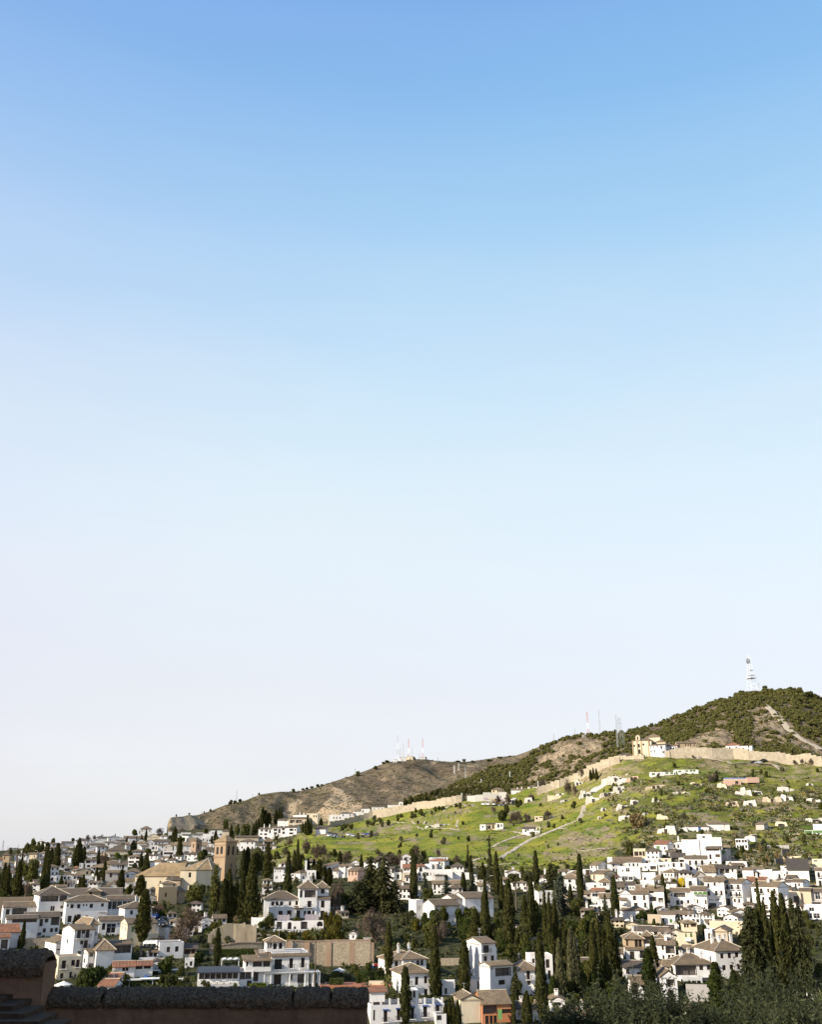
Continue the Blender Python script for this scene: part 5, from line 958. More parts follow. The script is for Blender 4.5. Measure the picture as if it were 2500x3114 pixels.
house('H',860,1110,364,580,'h',78,'large white villa with five chimneys and two rows of square windows',[(899,388,926,429),(959,386,987,427),(1019,382,1047,422),(906,480,936,519),(967,477,997,517),(1028,475,1052,514)],yaw=26,D=13,rc='tan_roof',chim=5,name='villa',cat='villa')
house('H',508,826,466,600,'h',76,'white house with dark wooden corner balcony left of the villa',[(709,480,741,517),(770,477,799,515),(512,480,682,556,'l')],yaw=16,D=9,rc='tan_roof',chim=3,blocks=[dict(x0=540,x1=706,ye=564,yb=720,kind='f',dy=-2,D=4,win=[(582,592,613,660,'d'),(621,590,656,660,'d'),(662,590,693,658,'d')]),dict(x0=706,x1=820,ye=566,yb=720,kind='f',dy=-.6,D=3,win=[(712,572,812,636,'l')])])
house('H',396,526,588,790,'e',58,'white gable house with two framed balconies above the olive trees',[(436,597,503,659,'l'),(444,690,484,756,'l')],yaw=12,D=9,rc='tan_roof')
house('H',66,340,492,590,'g',44,'white house with long dark roof behind the front green cypress',[(90,510,118,547),(180,530,220,570,'s')],rc='dark_roof',yaw=6)
house('H',136,242,638,760,'g',58,'white house with dark door and brown roof above olive leaves',[(138,650,192,722,'d')],rc='brown_roof',yaw=10)
house('H',372,470,482,560,'g',42,'low white house with tan roof between two front cypresses',[(420,500,450,530)],rc='tan_roof')
house('H',500,640,850,960,'g',40,'low tan roof glimpsed through the olive leaves',None,rc='tan_roof')
house('H',1620,1770,905,1000,'g',64,'low brown roofed shed at the lower right edge',None,rc='tan_roof',wall='brick_wall')
house('H',0,60,370,440,'g',30,'small house with tan roof behind the dark round conifer',None,rc='tan_roof')
house('H',545,655,340,400,'g',34,'tan roof with washing terrace left of the villa chimneys',None,rc='tan_roof',yaw=-20)
house('H1',270,452,545,620,'e',26,'pale low house with white chimney behind the dark conifer',None,wall='cream_wall',rc='brown_roof',chim=1)
house('H1',890,1070,566,640,'f',0,'white low house with dark porch behind two small cypresses',[(920,590,985,635,'l')])
# ---- fill the gaps of the village and the town with the roofs seen between the larger houses
def filler(n,box,group,where,seed,size,wl=('white_wall',)*9+('cream_wall','grey_wall'),rc=('tan_roof','brown_roof','brown_roof','dark_roof')):
 r=random.Random(seed); out=[]; tries=0; allh=[(h['_bb']) for h in HOUSES if '_bb' in h]
 while len(out)<n and tries<4000:
  tries+=1; px,py=r.uniform(box[0],box[2]),r.uniform(box[1],box[3])
  if len(box)>4 and not bool(in_poly(np.array(px),np.array(py),box[4])): continue
  w=r.uniform(*size); h=w*r.uniform(.42,.75)
  bb=(px-w/2,py-h*.8,px+w/2,py+h*.1)
  def cover(q):
   ix=min(bb[2],q[2])-max(bb[0],q[0]); iy=min(bb[3],q[3])-max(bb[1],q[1])
   return max(ix,0)*max(iy,0)/((bb[2]-bb[0])*(bb[3]-bb[1]))
  if any(cover(q)>.34 for q in allh): continue
  k=r.choice('ghhgefs'); w_,c_=r.choice(wl),r.choice(rc)
  lab=f"{WALL_TXT[w_]} flat-roofed house" if k == 'f' else f"{WALL_TXT[w_]} house, {KIND_TXT[k]} {RC_TXT[c_]} roof"
  o=house('S',px-w/2,px+w/2,py-h,py,k,h*r.uniform(.28,.42),lab,f"{1 if h < 20 else 2}x{max(1, int(w / 11))}",yaw=r.uniform(-25,20),wall=w_,rc=c_,group=group,far=True,chim=r.choice((0,0,1)),name='small_house')
  out.append(o); allh.append(bb)
 number(out,where); return out
TOWN=[(60,2600),(200,2566),(420,2550),(600,2532),(690,2540),(690,2560),(560,2640),(480,2700),(420,2720),(250,2712),(60,2712),(20,2640)]
filler(64,(40,2545,690,2712,TOWN),G1,'of the packed hillside roofs',5,(18,36))
VILL=[(1700,2660),(1850,2640),(1900,2590),(2040,2560),(2180,2620),(2330,2660),(2500,2660),(2500,2790),(2330,2800),(2200,2870),(1980,2870),(1820,2830),(1720,2760)]
filler(44,(1700,2560,2500,2880,VILL),'small houses filling the right village','of the small village houses',8,(24,44))
MIDV=[(830,2640),(1000,2640),(1160,2625),(1330,2640),(1500,2660),(1700,2660),(1700,2720),(1500,2700),(1300,2690),(1130,2680),(980,2680),(840,2700)]
filler(20,(830,2620,1700,2720,MIDV),'small houses behind the central conifers','behind the central trees',3,(26,44))
flat_mat('blue_sheet',(.10,.16,.45),.6)
# ------------------------------------------------------------ whitewashed cave fronts and ruins on the slope
def cave(tile,x0,x1,yt,yb,label,mat='white_wall',doors=1,flat=.5,name='cave_house',seed=None):
 cx,cy=T(tile,(x0+x1)/2,yb); p=surf(cx,cy); s=px_size(cx,cy,p.y)*TILES[tile][2]; W,H=(x1-x0)*s,(yb-yt)*s; r=random.Random(int(cx*7+cy))
 H=min(H*.85,W*.42+.8); o=empty(name,p,-math.atan2(p.x,p.y)+R_(r.uniform(-14,10)),label,'cave house'); o['kind'] = 'thing'
 n=max(9,int(W/.55)); D=max(2.0,H*1.0); V=[]; off=r.uniform(0,99); steps=[r.uniform(.45,1.0) for _ in range(max(2,int(W/3.0)))]
 for i in range(n+1):
  u=i/n; st=steps[min(int(u*len(steps)),len(steps)-1)]; edge=min(1,min(u,1-u)/.07+.25)
  hh=max(.3,H*edge*(st+.16*float(fbm(np.array(u*W*.6+off),np.array(off),3)))); yo=.35*math.sin(off+7*st)
  prof=[(0,-2.5),(0,0),(.04,hh*.5),(.10,hh*.93),(.28,hh),(.75,hh+.10),(D*.6,hh*.9+.25),(D,hh*.55+.5),(D*1.7,-.6)]
  V.append([Vector((-W/2+W*u+r.uniform(-.06,.06),y+yo+.16*float(fbm(np.array(u*9+off),np.array(z*.9),3)),z+(.12*r.uniform(-1,1) if z>.5 else 0))) for y,z in prof])
 m=MB()
 for i in range(n):
  for j in range(8): m.face([V[i][j],V[i+1][j],V[i+1][j+1],V[i][j+1]],None,0 if j<4 else 1)
 m.face([q for q in V[0]][::-1]); m.face([q for q in V[-1]])
 m.build('front',[M['cave_white' if mat == 'white_wall' else mat],M['mound_earth']],o)
 for d in range(doors):
  w,h=min(.5,W*.1),min(1.9,H*.62); q=MB(); x=-W/2+W*(.25+.5*(d+.5)/doors+r.uniform(-.05,.05)); q.box(x-w,x+w,-.75,.1,-.2 if d % 2==0 else h*.45,h)
  q.box(x-w-.08,x+w+.08,-.78,.0,h+.002,h+.12,1); q.build('door' if d % 2==0 else 'window',[M['dark_wood'],M[mat]],o)
 return o
cover_mat('mound_earth',lambda nt,b: nt.links.new(mix(nt,ramp(nt,noise(nt,.5,5,'World'),[(.35,(0,0,0)),(.65,(1,1,1))]),(.085,.095,.03),(.26,.22,.12)),b.inputs['Base Color']))
cover_mat('cap_earth',lambda nt,b: nt.links.new(mix(nt,ramp(nt,noise(nt,.7,5,'World'),[(.35,(0,0,0)),(.65,(1,1,1))]),(.30,.26,.18),(.55,.50,.41)),b.inputs['Base Color']))
wall_mat('sandy_rock',(.40,.33,.23),(.12,.10,.07),.85)
LOWL=[(180,2730),(330,2720),(640,2730),(690,2800),(640,2850),(560,2870),(560,2960),(440,2985),(330,2960),(200,2900)]
filler(12,(180,2720,690,2985,LOWL),'small houses round the church foot','round the steep street',13,(28,46))
CENT=[(800,2700),(1130,2720),(1250,2700),(1700,2720),(1850,2800),(1850,2960),(1560,2990),(1400,2860),(1180,2870),(1000,2800)]
filler(14,(800,2700,1860,2990,CENT),'small houses half hidden in the central gardens','of the central gardens',17,(30,50))
# ------------------------------------------------------------ walls
def panel_wall(tile,top,bot,step,label,mat,name='city_wall',thick=1.5,cap=None,where=None,merlon=0,jit=.35):
 """A long wall cut into the panels one sees; each panel is a part with its own height."""
 where=where or surf
 tp_,bt=[T(tile,*p) for p in top],[T(tile,*p) for p in bot]
 tx,ty=[p[0] for p in tp_],[p[1] for p in tp_]; bx,by=[p[0] for p in bt],[p[1] for p in bt]
 xs=np.arange(bx[0],bx[-1]+.1,step); root=None
 for i in range(len(xs)-1):
  a,b=xs[i],xs[i+1]; pa,pb=where(a,np.interp(a,bx,by)),where(b,np.interp(b,bx,by))
  if root is None: root=tag(empty(name,pa,0,label,'wall'),kind='thing')
  c=(a+b)/2; s=px_size(c,np.interp(c,bx,by),(pa.y+pb.y)/2)
  h=max((np.interp(c,bx,by)-np.interp(c,tx,ty))*s,.8)+rng.uniform(-jit,jit); d=pb-pa; L=math.hypot(d.x,d.y)
  m=MB(); zb=min(pa.z,pb.z); zt=(pa.z+pb.z)/2+h-zb
  m.box(0,L+.04,-thick/2,thick/2,-4,zt)
  if merlon: m.box(L*.1,L*.55,-thick/2+.1,thick/2-.1,zt,zt+merlon)
  if cap: m.box(-.02,L+.06,-thick/2-.12,thick/2+.12,zt+.002,zt+.25,1)
  o=m.build('wall_panel',[M[mat],M[cap or mat]],root); o.location=Vector((pa.x,pa.y,zb))-root.location+Vector((0,0,0)); o.rotation_euler=(0,0,math.atan2(d.y,d.x))
  o.location.z -= 0.0+(i % 2)*.004
 return root
panel_wall('J',[(0,830),(210,788),(370,730),(480,705),(640,690),(710,670),(870,644),(1000,624),(1110,615),(1160,612)],[(0,872),(200,832),(370,792),(480,778),(620,748),(760,718),(900,698),(1000,690),(1162,660)],15,'long tan rammed earth wall climbing above the green slope, stepped top','rammed_earth')
gw=panel_wall('J',[(1166,622),(1300,600),(1480,588),(1560,590)],[(1168,665),(1330,660),(1480,662),(1560,660)],24,'pale grey wall with faded graffiti above the parked cars','concrete',thick=.6)
panel_wall('K',[(650,820),(780,778),(900,748),(1000,700),(1090,648),(1200,608),(1330,560),(1350,545)],[(650,882),(780,842),(850,822),(960,772),(1050,732),(1180,682),(1270,642),(1352,602)],14,'tan old wall rising steeply up to the hilltop church','rammed_earth')
panel_wall('L',[(-60,905),(0,880),(100,878),(250,880)],[(-60,935),(0,915),(120,905),(250,908)],18,'low tan retaining wall in front of the hilltop church','rammed_earth')
panel_wall('M',[(418,118),(510,106),(580,90),(770,99),(900,108),(1100,124),(1260,144),(1450,160),(1620,172),(1760,188)],[(418,158),(510,165),(600,172),(800,190),(1000,188),(1120,206),(1270,217),(1450,228),(1600,246),(1760,270)],16,'long tan stepped wall running along the hilltop right of the church','rammed_earth')
for k,(xa,xb,yy,mt) in enumerate([(1305,1338,638,'cloth_pink'),(1352,1380,636,'gold_paint'),(1384,1430,632,'gold_paint'),(1436,1470,628,'cloth_pink')]):
 if mt not in M: flat_mat(mt,(.45,.30,.05) if 'gold' in mt else (.34,.16,.36),.9,.1,b_=0)
 p0=surf(*T('J',xa,662)); p1=surf(*T('J',xb,662)); m=MB(); L=math.hypot(p1.x-p0.x,p1.y-p0.y); n=4
 for i in range(n):                                      # a run of fat rounded strokes
  cx=L*(i+.5)/n; R=L/n*.52
  ring=[(cx+R*math.cos(t)*(.8+.2*(i % 2)),0,1.1+R*1.15*math.sin(t)) for t in np.linspace(0,2*math.pi,11)[:-1]]
  inn=[(cx+(q[0]-cx)*.45,0,1.1+(q[2]-1.1)*.5) for q in ring]
  for j in range(10): m.face([ring[j],ring[(j+1) % 10],inn[(j+1) % 10],inn[j]])
 g=m.build('graffiti',M[mt],gw); d=(p1-p0); nrm=Vector((d.y,-d.x,0)).normalized(); g.location=p0+nrm*.33-gw.location+Vector((0,0,.2)); g.rotation_euler=(0,0,math.atan2(d.y,d.x))
def gwall(tile,x0,x1,yt,yb,label,mat='white_wall',yaw=0,thick=.45,name='garden_wall',posts=0,cap=None):
 cx,cy=T(tile,(x0+x1)/2,yb); p=surf(cx,cy); s=px_size(cx,cy,p.y)*TILES[tile][2]; W,H=(x1-x0)*s/math.cos(R_(yaw)),(yb-yt)*s
 o=empty(name,p,-math.atan2(p.x,p.y)+R_(yaw),label,'wall'); o['kind'] = 'thing'
 m=MB(); m.box(-W/2,W/2,0,thick,-4,H)
 m.build('wall_face',M[mat],o)
 if cap: c=MB(); c.box(-W/2-.05,W/2+.05,-.1,thick+.1,H+.002,H+.22); c.build('coping',M[cap],o)
 for i in range(posts):
  q=MB(); x=-W/2+W*(i+.5)/posts; q.box(x-.22,x+.22,-.05,thick+.05,H+.003,H+.9); q.box(x-.3,x+.3,-.12,thick+.12,H+.9,H+1.02); q.build('post',M[mat],o)
 return o
for a in [('H1',1040,1330,452,525,'white retaining wall behind the two small cypresses'),('H1',1270,1560,455,545,'white garden wall with posts above the clipped dark bush','white_wall',0,.45,'garden_wall',6),('H1',1560,1760,512,580,'white retaining wall at the end of the village gardens'),
          ('H1',1180,1460,372,440,'white terrace wall with pillars below the green balcony house','white_wall',0,.45,'garden_wall',4),('H1',605,800,412,545,'beige plaster wall beside the low green-shuttered house','beige_wall'),('H1',780,952,342,385,'reddish brick garden wall above the low green-shuttered house','brick_wall'),
          ('H1',1012,1148,345,440,'dark fence-like wall below the wide balcony opening','dark_wall'),('H',800,1110,105,215,'big cream stained retaining wall left of the dark conifer','cream_wall'),('H',660,800,86,125,'white low wall in front of the village gardens'),
          ('H',1345,1400,150,190,'cream retaining wall piece between the tall dark cypresses','cream_wall'),('D2',1160,1290,262,300,'cream terrace wall on the grassy bank, upper','cream_wall'),('D2',1240,1400,330,360,'cream terrace wall on the grassy bank, lower','cream_wall'),('D2',1180,1420,240,262,'thin pale wall along the top of the grassy bank','cream_wall'),
          ('D2',1150,1250,130,235,'dark slanting wall climbing the scrub behind the village','dark_wall',60),('D2',1050,1160,260,350,'dark slanting wall continuing down to the white houses','dark_wall',55),('D2',930,1240,100,135,'long grey bare roof-like wall in the scrub','grey_wall'),
          ('C1',1000,1340,322,385,'pale stone retaining wall with terraces beside the yellow shrub','rubble'),('C1',1440,1560,400,450,'white wall between the cypress and the tall conifer'),('B1',395,490,392,450,'rubble wall under the tower-like house','rubble'),('B1',590,700,368,440,'white yard wall beside the tower-like house'),
          ('G',900,1084,658,728,'white base wall under the tan-roofed house left of the front cypress'),('G',150,420,412,470,'rubble retaining wall behind the cypress by the arched house','rubble'),('G',780,850,540,640,'white yard wall right of the tall white house'),('E',198,490,250,330,'grey rubble terrace wall where people sit','rubble'),
          ('E',1388,1420,170,285,'bright white stepped wall along the steep street','white_wall',30),('E',1165,1290,412,470,'white terrace wall beneath the restaurant awning'),('E',1290,1380,415,480,'beige wall with trellis beside the restaurant terrace','beige_wall'),('E',990,1120,560,600,'white low wall under the red brown roof'),('F',1272,1418,246,290,'white wall of the tiny garden house','white_wall',12),
          ('C',10,490,985,1010,'long low white wall under the modern house'),('F',1375,1500,612,660,'white open pavilion wall beside the red court','cream_wall'),
          ('C',100,340,540,590,'white balcony wall of the terrace row behind the firs'),('D0',960,1070,380,440,'cream garden wall beside the narrow flat house','cream_wall'),('H',600,800,650,790,'shaded grey wall under the corner balcony house','grey_wall'),('K',738,850,892,932,'cream yard wall on the upper slope','cream_wall')]: gwall(*a)
stone=panel_wall('F',[(668,292),(900,286),(1410,276)],[(668,476),(900,474),(1412,478)],23.6,'tall rubble garden wall with brick piers and coping behind the villa','rubble',name='stone_wall',thick=.8,cap='brick_wall',jit=.03)
for px in (700,850,1035,1232,1395):
 p=surf(*T('F',px,476)); s=px_size(*T('F',px,476),p.y)*.36106; m=MB(); m.box(-.75,.75,-.55,.55,-3,(476-292)*s); o=m.build('brick_pier',M['brick_wall'],stone); o.location=p-stone.location
panel_wall('F',[(30,306),(440,300),(520,296)],[(30,372),(440,366),(520,364)],20,'lower rubble wall with brick coping left of the villa','rubble',name='stone_wall',thick=.8,cap='brick_wall',jit=.03)
panel_wall('F',[(15,235),(60,190),(110,165),(160,142),(250,150),(320,142),(370,160),(430,150)],[(15,312),(225,308),(440,316)],7,'rough sandy retaining wall of earth with dark stains','sandy_rock',name='earth_wall',thick=1.0,jit=.16)
def balustrade(tile,x0,x1,yt,yb,label,Y=None,yaw=0,parent=None,z=None):
 cx,cy=T(tile,(x0+x1)/2,yb); p=surf(cx,cy) if Y is None else at(cx,cy,Y); s=px_size(cx,cy,p.y)*TILES[tile][2]; W,H=(x1-x0)*s/math.cos(R_(yaw)),(yb-yt)*s
 o=empty('balustrade',p,-math.atan2(p.x,p.y)+R_(yaw),label,'balustrade')
 m=MB(); m.box(-W/2,W/2,-.12,.12,H-.14,H); m.box(-W/2,W/2,-.12,.12,-1.5 if Y is None else -.02,.1); m.build('rail',M['white_paint'],o)
 n=max(4,int(W/.32)); _k=('balu',round(H,1))
 if _k not in _cache:
  b=MB(); hh=H-.24; b.tube([(0,0,.1),(0,0,.1+hh*.3),(0,0,.1+hh*.6),(0,0,.1+hh)],[.07,.10,.05,.07],5); _cache[_k]=b.mesh('baluster',M['white_paint'])
 for i in range(n): q=link('baluster',_cache[_k],o); q.location=(-W/2+W*(i+.5)/n,0,0)
 return o
balustrade('F',568,970,170,192,'long white balustrade along the terrace below the loggia house')
balustrade('F',150,380,486,512,'white balustrade on the terrace left of the villa')
vy=surf(*T('F',705,655)).y
balustrade('F',662,858,350,382,'white roof balustrade of the villa',Y=vy+1.6,yaw=8); balustrade('F',450,512,345,376,'short white roof balustrade left of the villa turret',Y=vy+3,yaw=8)
house('M',600,780,752,800,'s',12,'long white cave house with blue door below the agaves',[(694,760,716,798,'k'),(660,786,676,797)],rc='tan_roof',yaw=6,far=True,blocks=[dict(x0=780,x1=952,ye=732,yb=800,kind='s',rise=14,dy=1,D=6,rc='tan_roof',win=[(905,742,921,776,'p')])])
house('M',296,500,288,318,'f',0,'long low white house with green shutters on the upper slope',[(304,296,330,312,'g'),(355,294,372,312,'n'),(415,285+6,440,304,'g'),(455,290,478,304,'g'),(486,292,496,314,'g')],far=True,yaw=12,D=5,side_win=False,blocks=[dict(x0=500,x1=690,ye=268,yb=318,kind='f',dy=1,D=5,win=[(505,280,518,300,'g'),(526,276,550,290,'g'),(585,272,605,286,'g'),(620,270,640,284,'g'),(646,270,666,284,'g')])])
house('M',922,1050,366,405,'f',0,'sprawling terracotta walled house under blue sheeting',[(1005,372,1030,395)],wall='pink_wall',far=True,yaw=10,D=7,blocks=[dict(x0=935,x1=1200,ye=348,yb=385,kind='f',dy=5,D=6,wall='beige_wall',win=[(1060,330,1085,350,'d')]),dict(x0=1110,x1=1205,ye=340,yb=385,kind='f',dy=2,D=3,wall='pink_wall'),dict(x0=935,x1=1190,ye=338,yb=348,kind='f',dy=8,D=1,wall='blue_sheet')])
house('M',1182,1248,740,790,'s',22,'grey gabled stone house leaning on the slope above the gully',None,wall='grey_wall',rc='tan_roof',far=True,yaw=-22)
house('J',1372,1475,558,596,'h',18,'cream villa with broad eaves above the graffiti wall',[(1384,566,1396,580),(1422,562,1432,582),(1436,562,1446,582),(1450,562,1460,582),(1462,562,1472,582)],wall='cream_wall',rc='tan_roof',far=True,Y=830)
house('K',430,572,838,880,'g',16,'low house with long tan roof and two chimneys behind the graffiti wall','1x4',rc='tan_roof',far=True,chim=2,Y=835,blocks=[dict(x0=572,x1=656,ye=808,yb=850,kind='h',rise=14,dy=3,D=8,rc='tan_roof',win=[(590,814,610,826,'n')])])
house('C',940,1040,196,245,'s',12,'white hut with blue sheet roof beside the long footpath',[(960,205,1000,230,'n')],wall='white_wall',rc='dark_roof',yaw=-10,far=True,blocks=[dict(x0=985,x1=1096,ye=218,yb=250,kind='f',dy=-4,D=4,win=[(1010,226,1020,246,'d'),(1030,226,1038,238),(1050,226,1058,238),(1070,226,1078,238)])])
house('C',582,632,158,205,'f',0,'white ruined farmhouse in three joined pieces on the green slope',[(600,170,612,185)],far=True,yaw=-6,D=5,blocks=[dict(x0=634,x1=714,ye=152,yb=208,kind='s',rise=8,dy=1,D=5,rc='dark_roof',wall='beige_wall',win=[(650,165,672,195,'d'),(684,162,700,192,'d')]),dict(x0=714,x1=778,ye=148,yb=205,kind='f',dy=.5,D=5,win=[(728,156,745,184,'d'),(756,158,768,176)])])
house('C',1052,1090,178,212,'f',0,'tiny cream hut with green door above the footpath',[(1066,184,1082,210,'g')],far=True,wall='cream_wall')
house('C',1044,1114,98,140,'f',0,'pale green shack half way up the green slope',[(1055,108,1070,124),(1085,104,1110,112,'d')],far=True,wall='cream_wall',rc='dark_roof')
for a in [('C',118,200,150,182,'left low white ruin below the earth track','white_wall',1),('C',195,335,143,168,'right long white ruin below the earth track','white_wall',3),('C',1574,1606,88,124,'lone small white cave front above the terraced bank','white_wall',1),('C',1600,1650,8,48,'white cave front right of the stepped path top','white_wall',1),
          ('M',5,112,572,620,'white cave front under the white canopy house','white_wall',1),('M',118,196,530,592,'white cave house with canopy and pale pillars','white_wall',2),('M',0,72,405,474,'white cave front with sloping side at the terraces','white_wall',1),('M',300,366,520,560,'lone jagged white cave front in scrub','white_wall',0),
          ('M',470,526,474,494,'small pale rock cave front above the bright grass','white_wall',0),('M',552,622,478,502,'pale rubble cave front beside the bright grass','cream_wall',1),('M',220,272,636,662,'pale cave mouth above the dry reeds','white_wall',1),('M',20,146,662,700,'white cave front left of the dry reeds','white_wall',1),
          ('M',340,440,615,690,'pale tumbled rocks of a fallen cave house','cream_wall',0),('M',345,505,752,820,'lumpy white cave front left of the blue door house','white_wall',1),('M',500,602,762,808,'rounded white cave front touching the blue door house','white_wall',1),
          ('M',1000,1142,408,490,'large lumpy white cave front below the terracotta house','white_wall',0),('M',1142,1232,440,478,'white cave front with small chimney block','white_wall',2),('M',925,1032,455,582,'stone cave house with white lower wall','beige_wall',2),('M',1072,1184,474,584,'white cave house under a wide earth roof','white_wall',1),
          ('M',1236,1392,474,540,'brown earth-roofed cave house with solar panel','beige_wall',1),('M',1360,1504,405,455,'jagged white cave front under the agaves','white_wall',0),('M',1388,1492,468,535,'white cave front right of the earth-roofed one','white_wall',1),('M',1600,1724,496,550,'lone white cave front at the far right of the slope','white_wall',1),
          ('M',1340,1442,718,762,'cream ruined cave front in the right scrub','cream_wall',2),('M',1600,1760,688,732,'white cave front with dark arch at the right edge','white_wall',2),('M',1120,1204,790,852,'white cave terrace below the leaning stone house','white_wall',2),('M',1460,1544,818,844,'pale rubble left of the green-fenced house','cream_wall',0),
          ('M',250,420,402,445,'pale pink cave front with dark mouth','beige_wall',2),('M',620,720,378,408,'row of dark cave mouths under the bare trees','cream_wall',3),('M',850,930,340,425,'bare pale mound left of the terracotta house','cream_wall',0),('M',1600,1660,380,410,'small pale cave front near the right edge','white_wall',1),
          ('K',1240,1440,690,760,'upper stack of white cave terraces right of three cypresses','white_wall',3),('K',1190,1330,730,790,'lower stack of white cave terraces right of three cypresses','white_wall',2),('K',1290,1390,792,852,'white stepped cave front above the pale ramp','white_wall',1),('K',1180,1300,838,892,'white cave terrace below the pale ramp','white_wall',2),
          ('K',1010,1110,850,910,'white cave terrace in the dark shrubs','white_wall',2),('K',1320,1500,722,765,'white cave wall beside the terracotta shed','white_wall',1),('K',960,1042,760,812,'white cave houses behind the three cypresses','white_wall',2),('K',845,925,918,950,'white low cave wall under the cream yard','white_wall',1),
          ('K',372,482,902,955,'white ruin with openings behind bare trees','white_wall',3),('K',540,610,898,945,'white cave wall left of the cream yard','white_wall',1),('K',1400,1510,705,750,'terracotta shed with dark opening on the slope','pink_wall',2),('K',805,885,846,888,'white hut with green strip on the upper slope','white_wall',1),('K',1060,1180,900,960,'white cave steps at the top of the long path','white_wall',1),('N',1480,1500,425,460,'tiny white cave mouth beside the stepped path','white_wall',1)]: cave(*a[:6],mat=a[6],doors=a[7])
house('M',1598,1770,806,838,'f',0,'white terrace house with green fence panels at the right edge',[(1600,810,1660,832,'g'),(1664,808,1740,830,'g')],far=True,yaw=-8,D=5,blocks=[dict(x0=1662,x1=1770,ye=756,yb=838,kind='f',dy=3,D=5)])
ribbon('pale_ramp',tp('K',[(1130,872),(1180,830),(1230,795),(1278,772)]),9,mat='concrete',lift=.5)
house('F',580,992,108,182,'f',0,'white terrace front with dark arches below the loggia house',[(598,112,640,176,'l'),(690,115,722,176,'a'),(800,112,852,176,'l'),(935,98,985,150,'a'),(742,150,760,176,'d')],D=3,par=.15,name='terrace_building',side_win=False)
# ------------------------------------------------------------ trees and plants (unit crowns shared by all copies)
nr_=np.random.default_rng(11)
def cards(C,axis,length,width,nrm=None,jit=.35):
 """Leaf sprays: one bent pair of triangles each, at C along axis."""
 n=len(C); axis=axis+nr_.normal(0,jit,(n,3)); axis /= np.linalg.norm(axis,axis=1,keepdims=True)+1e-9
 o=nr_.normal(0,1,(n,3)) if nrm is None else np.cross(axis,nrm)+nr_.normal(0,.45,(n,3))
 side=o-axis*(o*axis).sum(1,keepdims=True); side /= np.linalg.norm(side,axis=1,keepdims=True)+1e-9
 L=(length*nr_.uniform(.6,1.35,(n,1))); W=width*nr_.uniform(.6,1.3,(n,1))
 return np.stack([C-axis*L*.5,C+side*W*.5-axis*L*.05,C+axis*L*.5,C-side*W*.5-axis*L*.05],1)
def tube_np(P,R,k=4):
 P=np.array(P,float); n=len(P); out=[]
 for i in range(n-1):
  d=P[i+1]-P[i]; d /= np.linalg.norm(d)+1e-9; u=np.cross(d,[.31,.87,.4]); u /= np.linalg.norm(u); w=np.cross(d,u)
  for j in range(k):
   a,b=2*np.pi*j/k,2*np.pi*(j+1)/k
   e=lambda c,t,r: c+(u*np.cos(t)+w*np.sin(t))*r
   out.append([e(P[i],a,R[i]),e(P[i],b,R[i]),e(P[i+1],b,R[i+1]),e(P[i+1],a,R[i+1])])
 return np.array(out)
def quad_mesh(name,Q,mats):
 Q=np.concatenate(Q) if isinstance(Q,list) else Q
 return big_mesh(name,Q.reshape(-1,3),np.arange(len(Q)*4).reshape(-1,4),mats)
def lathe_np(prof,k=10,wob=.15,seed=0):
 r=np.random.default_rng(seed); rows=[]
 for z,rad in prof: a=np.linspace(0,2*np.pi,k,endpoint=False); q=rad*(1+r.uniform(-wob,wob,k)); rows.append(np.stack([q*np.cos(a),q*np.sin(a),np.full(k,z)],1))
 return np.array([[rows[i][j],rows[i][(j+1) % k],rows[i+1][(j+1) % k],rows[i+1][j]] for i in range(len(rows)-1) for j in range(k)])
def cypress_crown(p,belly,lobes,n,seed,H=14.0,R=1.35):
 """Unit crown 1 high, radius 1 (scaled to the tree); sprays of real size for an H x R tree."""
 g=np.random.default_rng(seed); t=g.uniform(0,1,n)**.85; a=g.uniform(0,2*np.pi,n)
 prof=lambda t: np.minimum(1,(t/belly+.06)**.55)*np.maximum(1-t,0)**p*(1+.18*belly)
 lob=1+.16*np.sin(a*lobes+5*np.sin(t*6+seed))+.12*np.sin(a*2+t*17+seed)+.10*np.sin(t*41+a*3)
 r=prof(t)*lob*g.uniform(.72,1.06,n)+.02; C=np.stack([r*np.cos(a),r*np.sin(a),t],1)
 sc=np.array([R,R,H]); out=np.stack([np.cos(a),np.sin(a),np.zeros(n)],1)
 Q=cards(C*sc,out*.45+np.array([0,0,1.0]),.85,.34,out,.25)/sc
 ts=np.linspace(0,.97,16); core=lathe_np([(x,float(prof(np.array(x)))*.74+.01) for x in ts],10,.16,seed)
 return quad_mesh('cypress_crown',[core,Q],M['cypress_leaf'])
CYP=[cypress_crown(.55,.16,5,2600,1),cypress_crown(.42,.30,4,2600,2),cypress_crown(.75,.22,6,2600,3),cypress_crown(.5,.45,3,2600,4),cypress_crown(.62,.12,7,2600,5)]
def wide_cypress(seed,n=2200):
 g=np.random.default_rng(seed); Qs=[]
 for k in range(6):
  x,y=g.uniform(-.52,.52,2) if k else (0,0); top=g.uniform(.72,.97) if k else 1.0; me=None
  t=g.uniform(0,1,n)**.8; a=g.uniform(0,2*np.pi,n); prof=np.minimum(1,(t/.3+.1)**.6)*(1-t)**.45
  rr=.50*prof*g.uniform(.75,1.05,n)*(1+.15*np.sin(5*a+9*t)); C=np.stack([x*(1-.4*t)+rr*np.cos(a),y*(1-.4*t)+rr*np.sin(a),t*top],1)
  sc=np.array([3.0,3.0,13.0]); out=np.stack([np.cos(a),np.sin(a),0*a],1); Qs.append(cards(C*sc,out*.5+np.array([0,0,1.0]),.9,.38,out,.3)/sc)
  c=lathe_np([(z*top,.36*float(min(1,(z/.3+.1)**.6)*(1-z)**.45)+.01) for z in np.linspace(0,.96,10)],8,.15,seed+k); c[...,0]+=x*(1-.4*c[...,2]); c[...,1]+=y*(1-.4*c[...,2]); Qs.append(c)
 return quad_mesh('cypress_crown',Qs,M['cypress_leaf'])
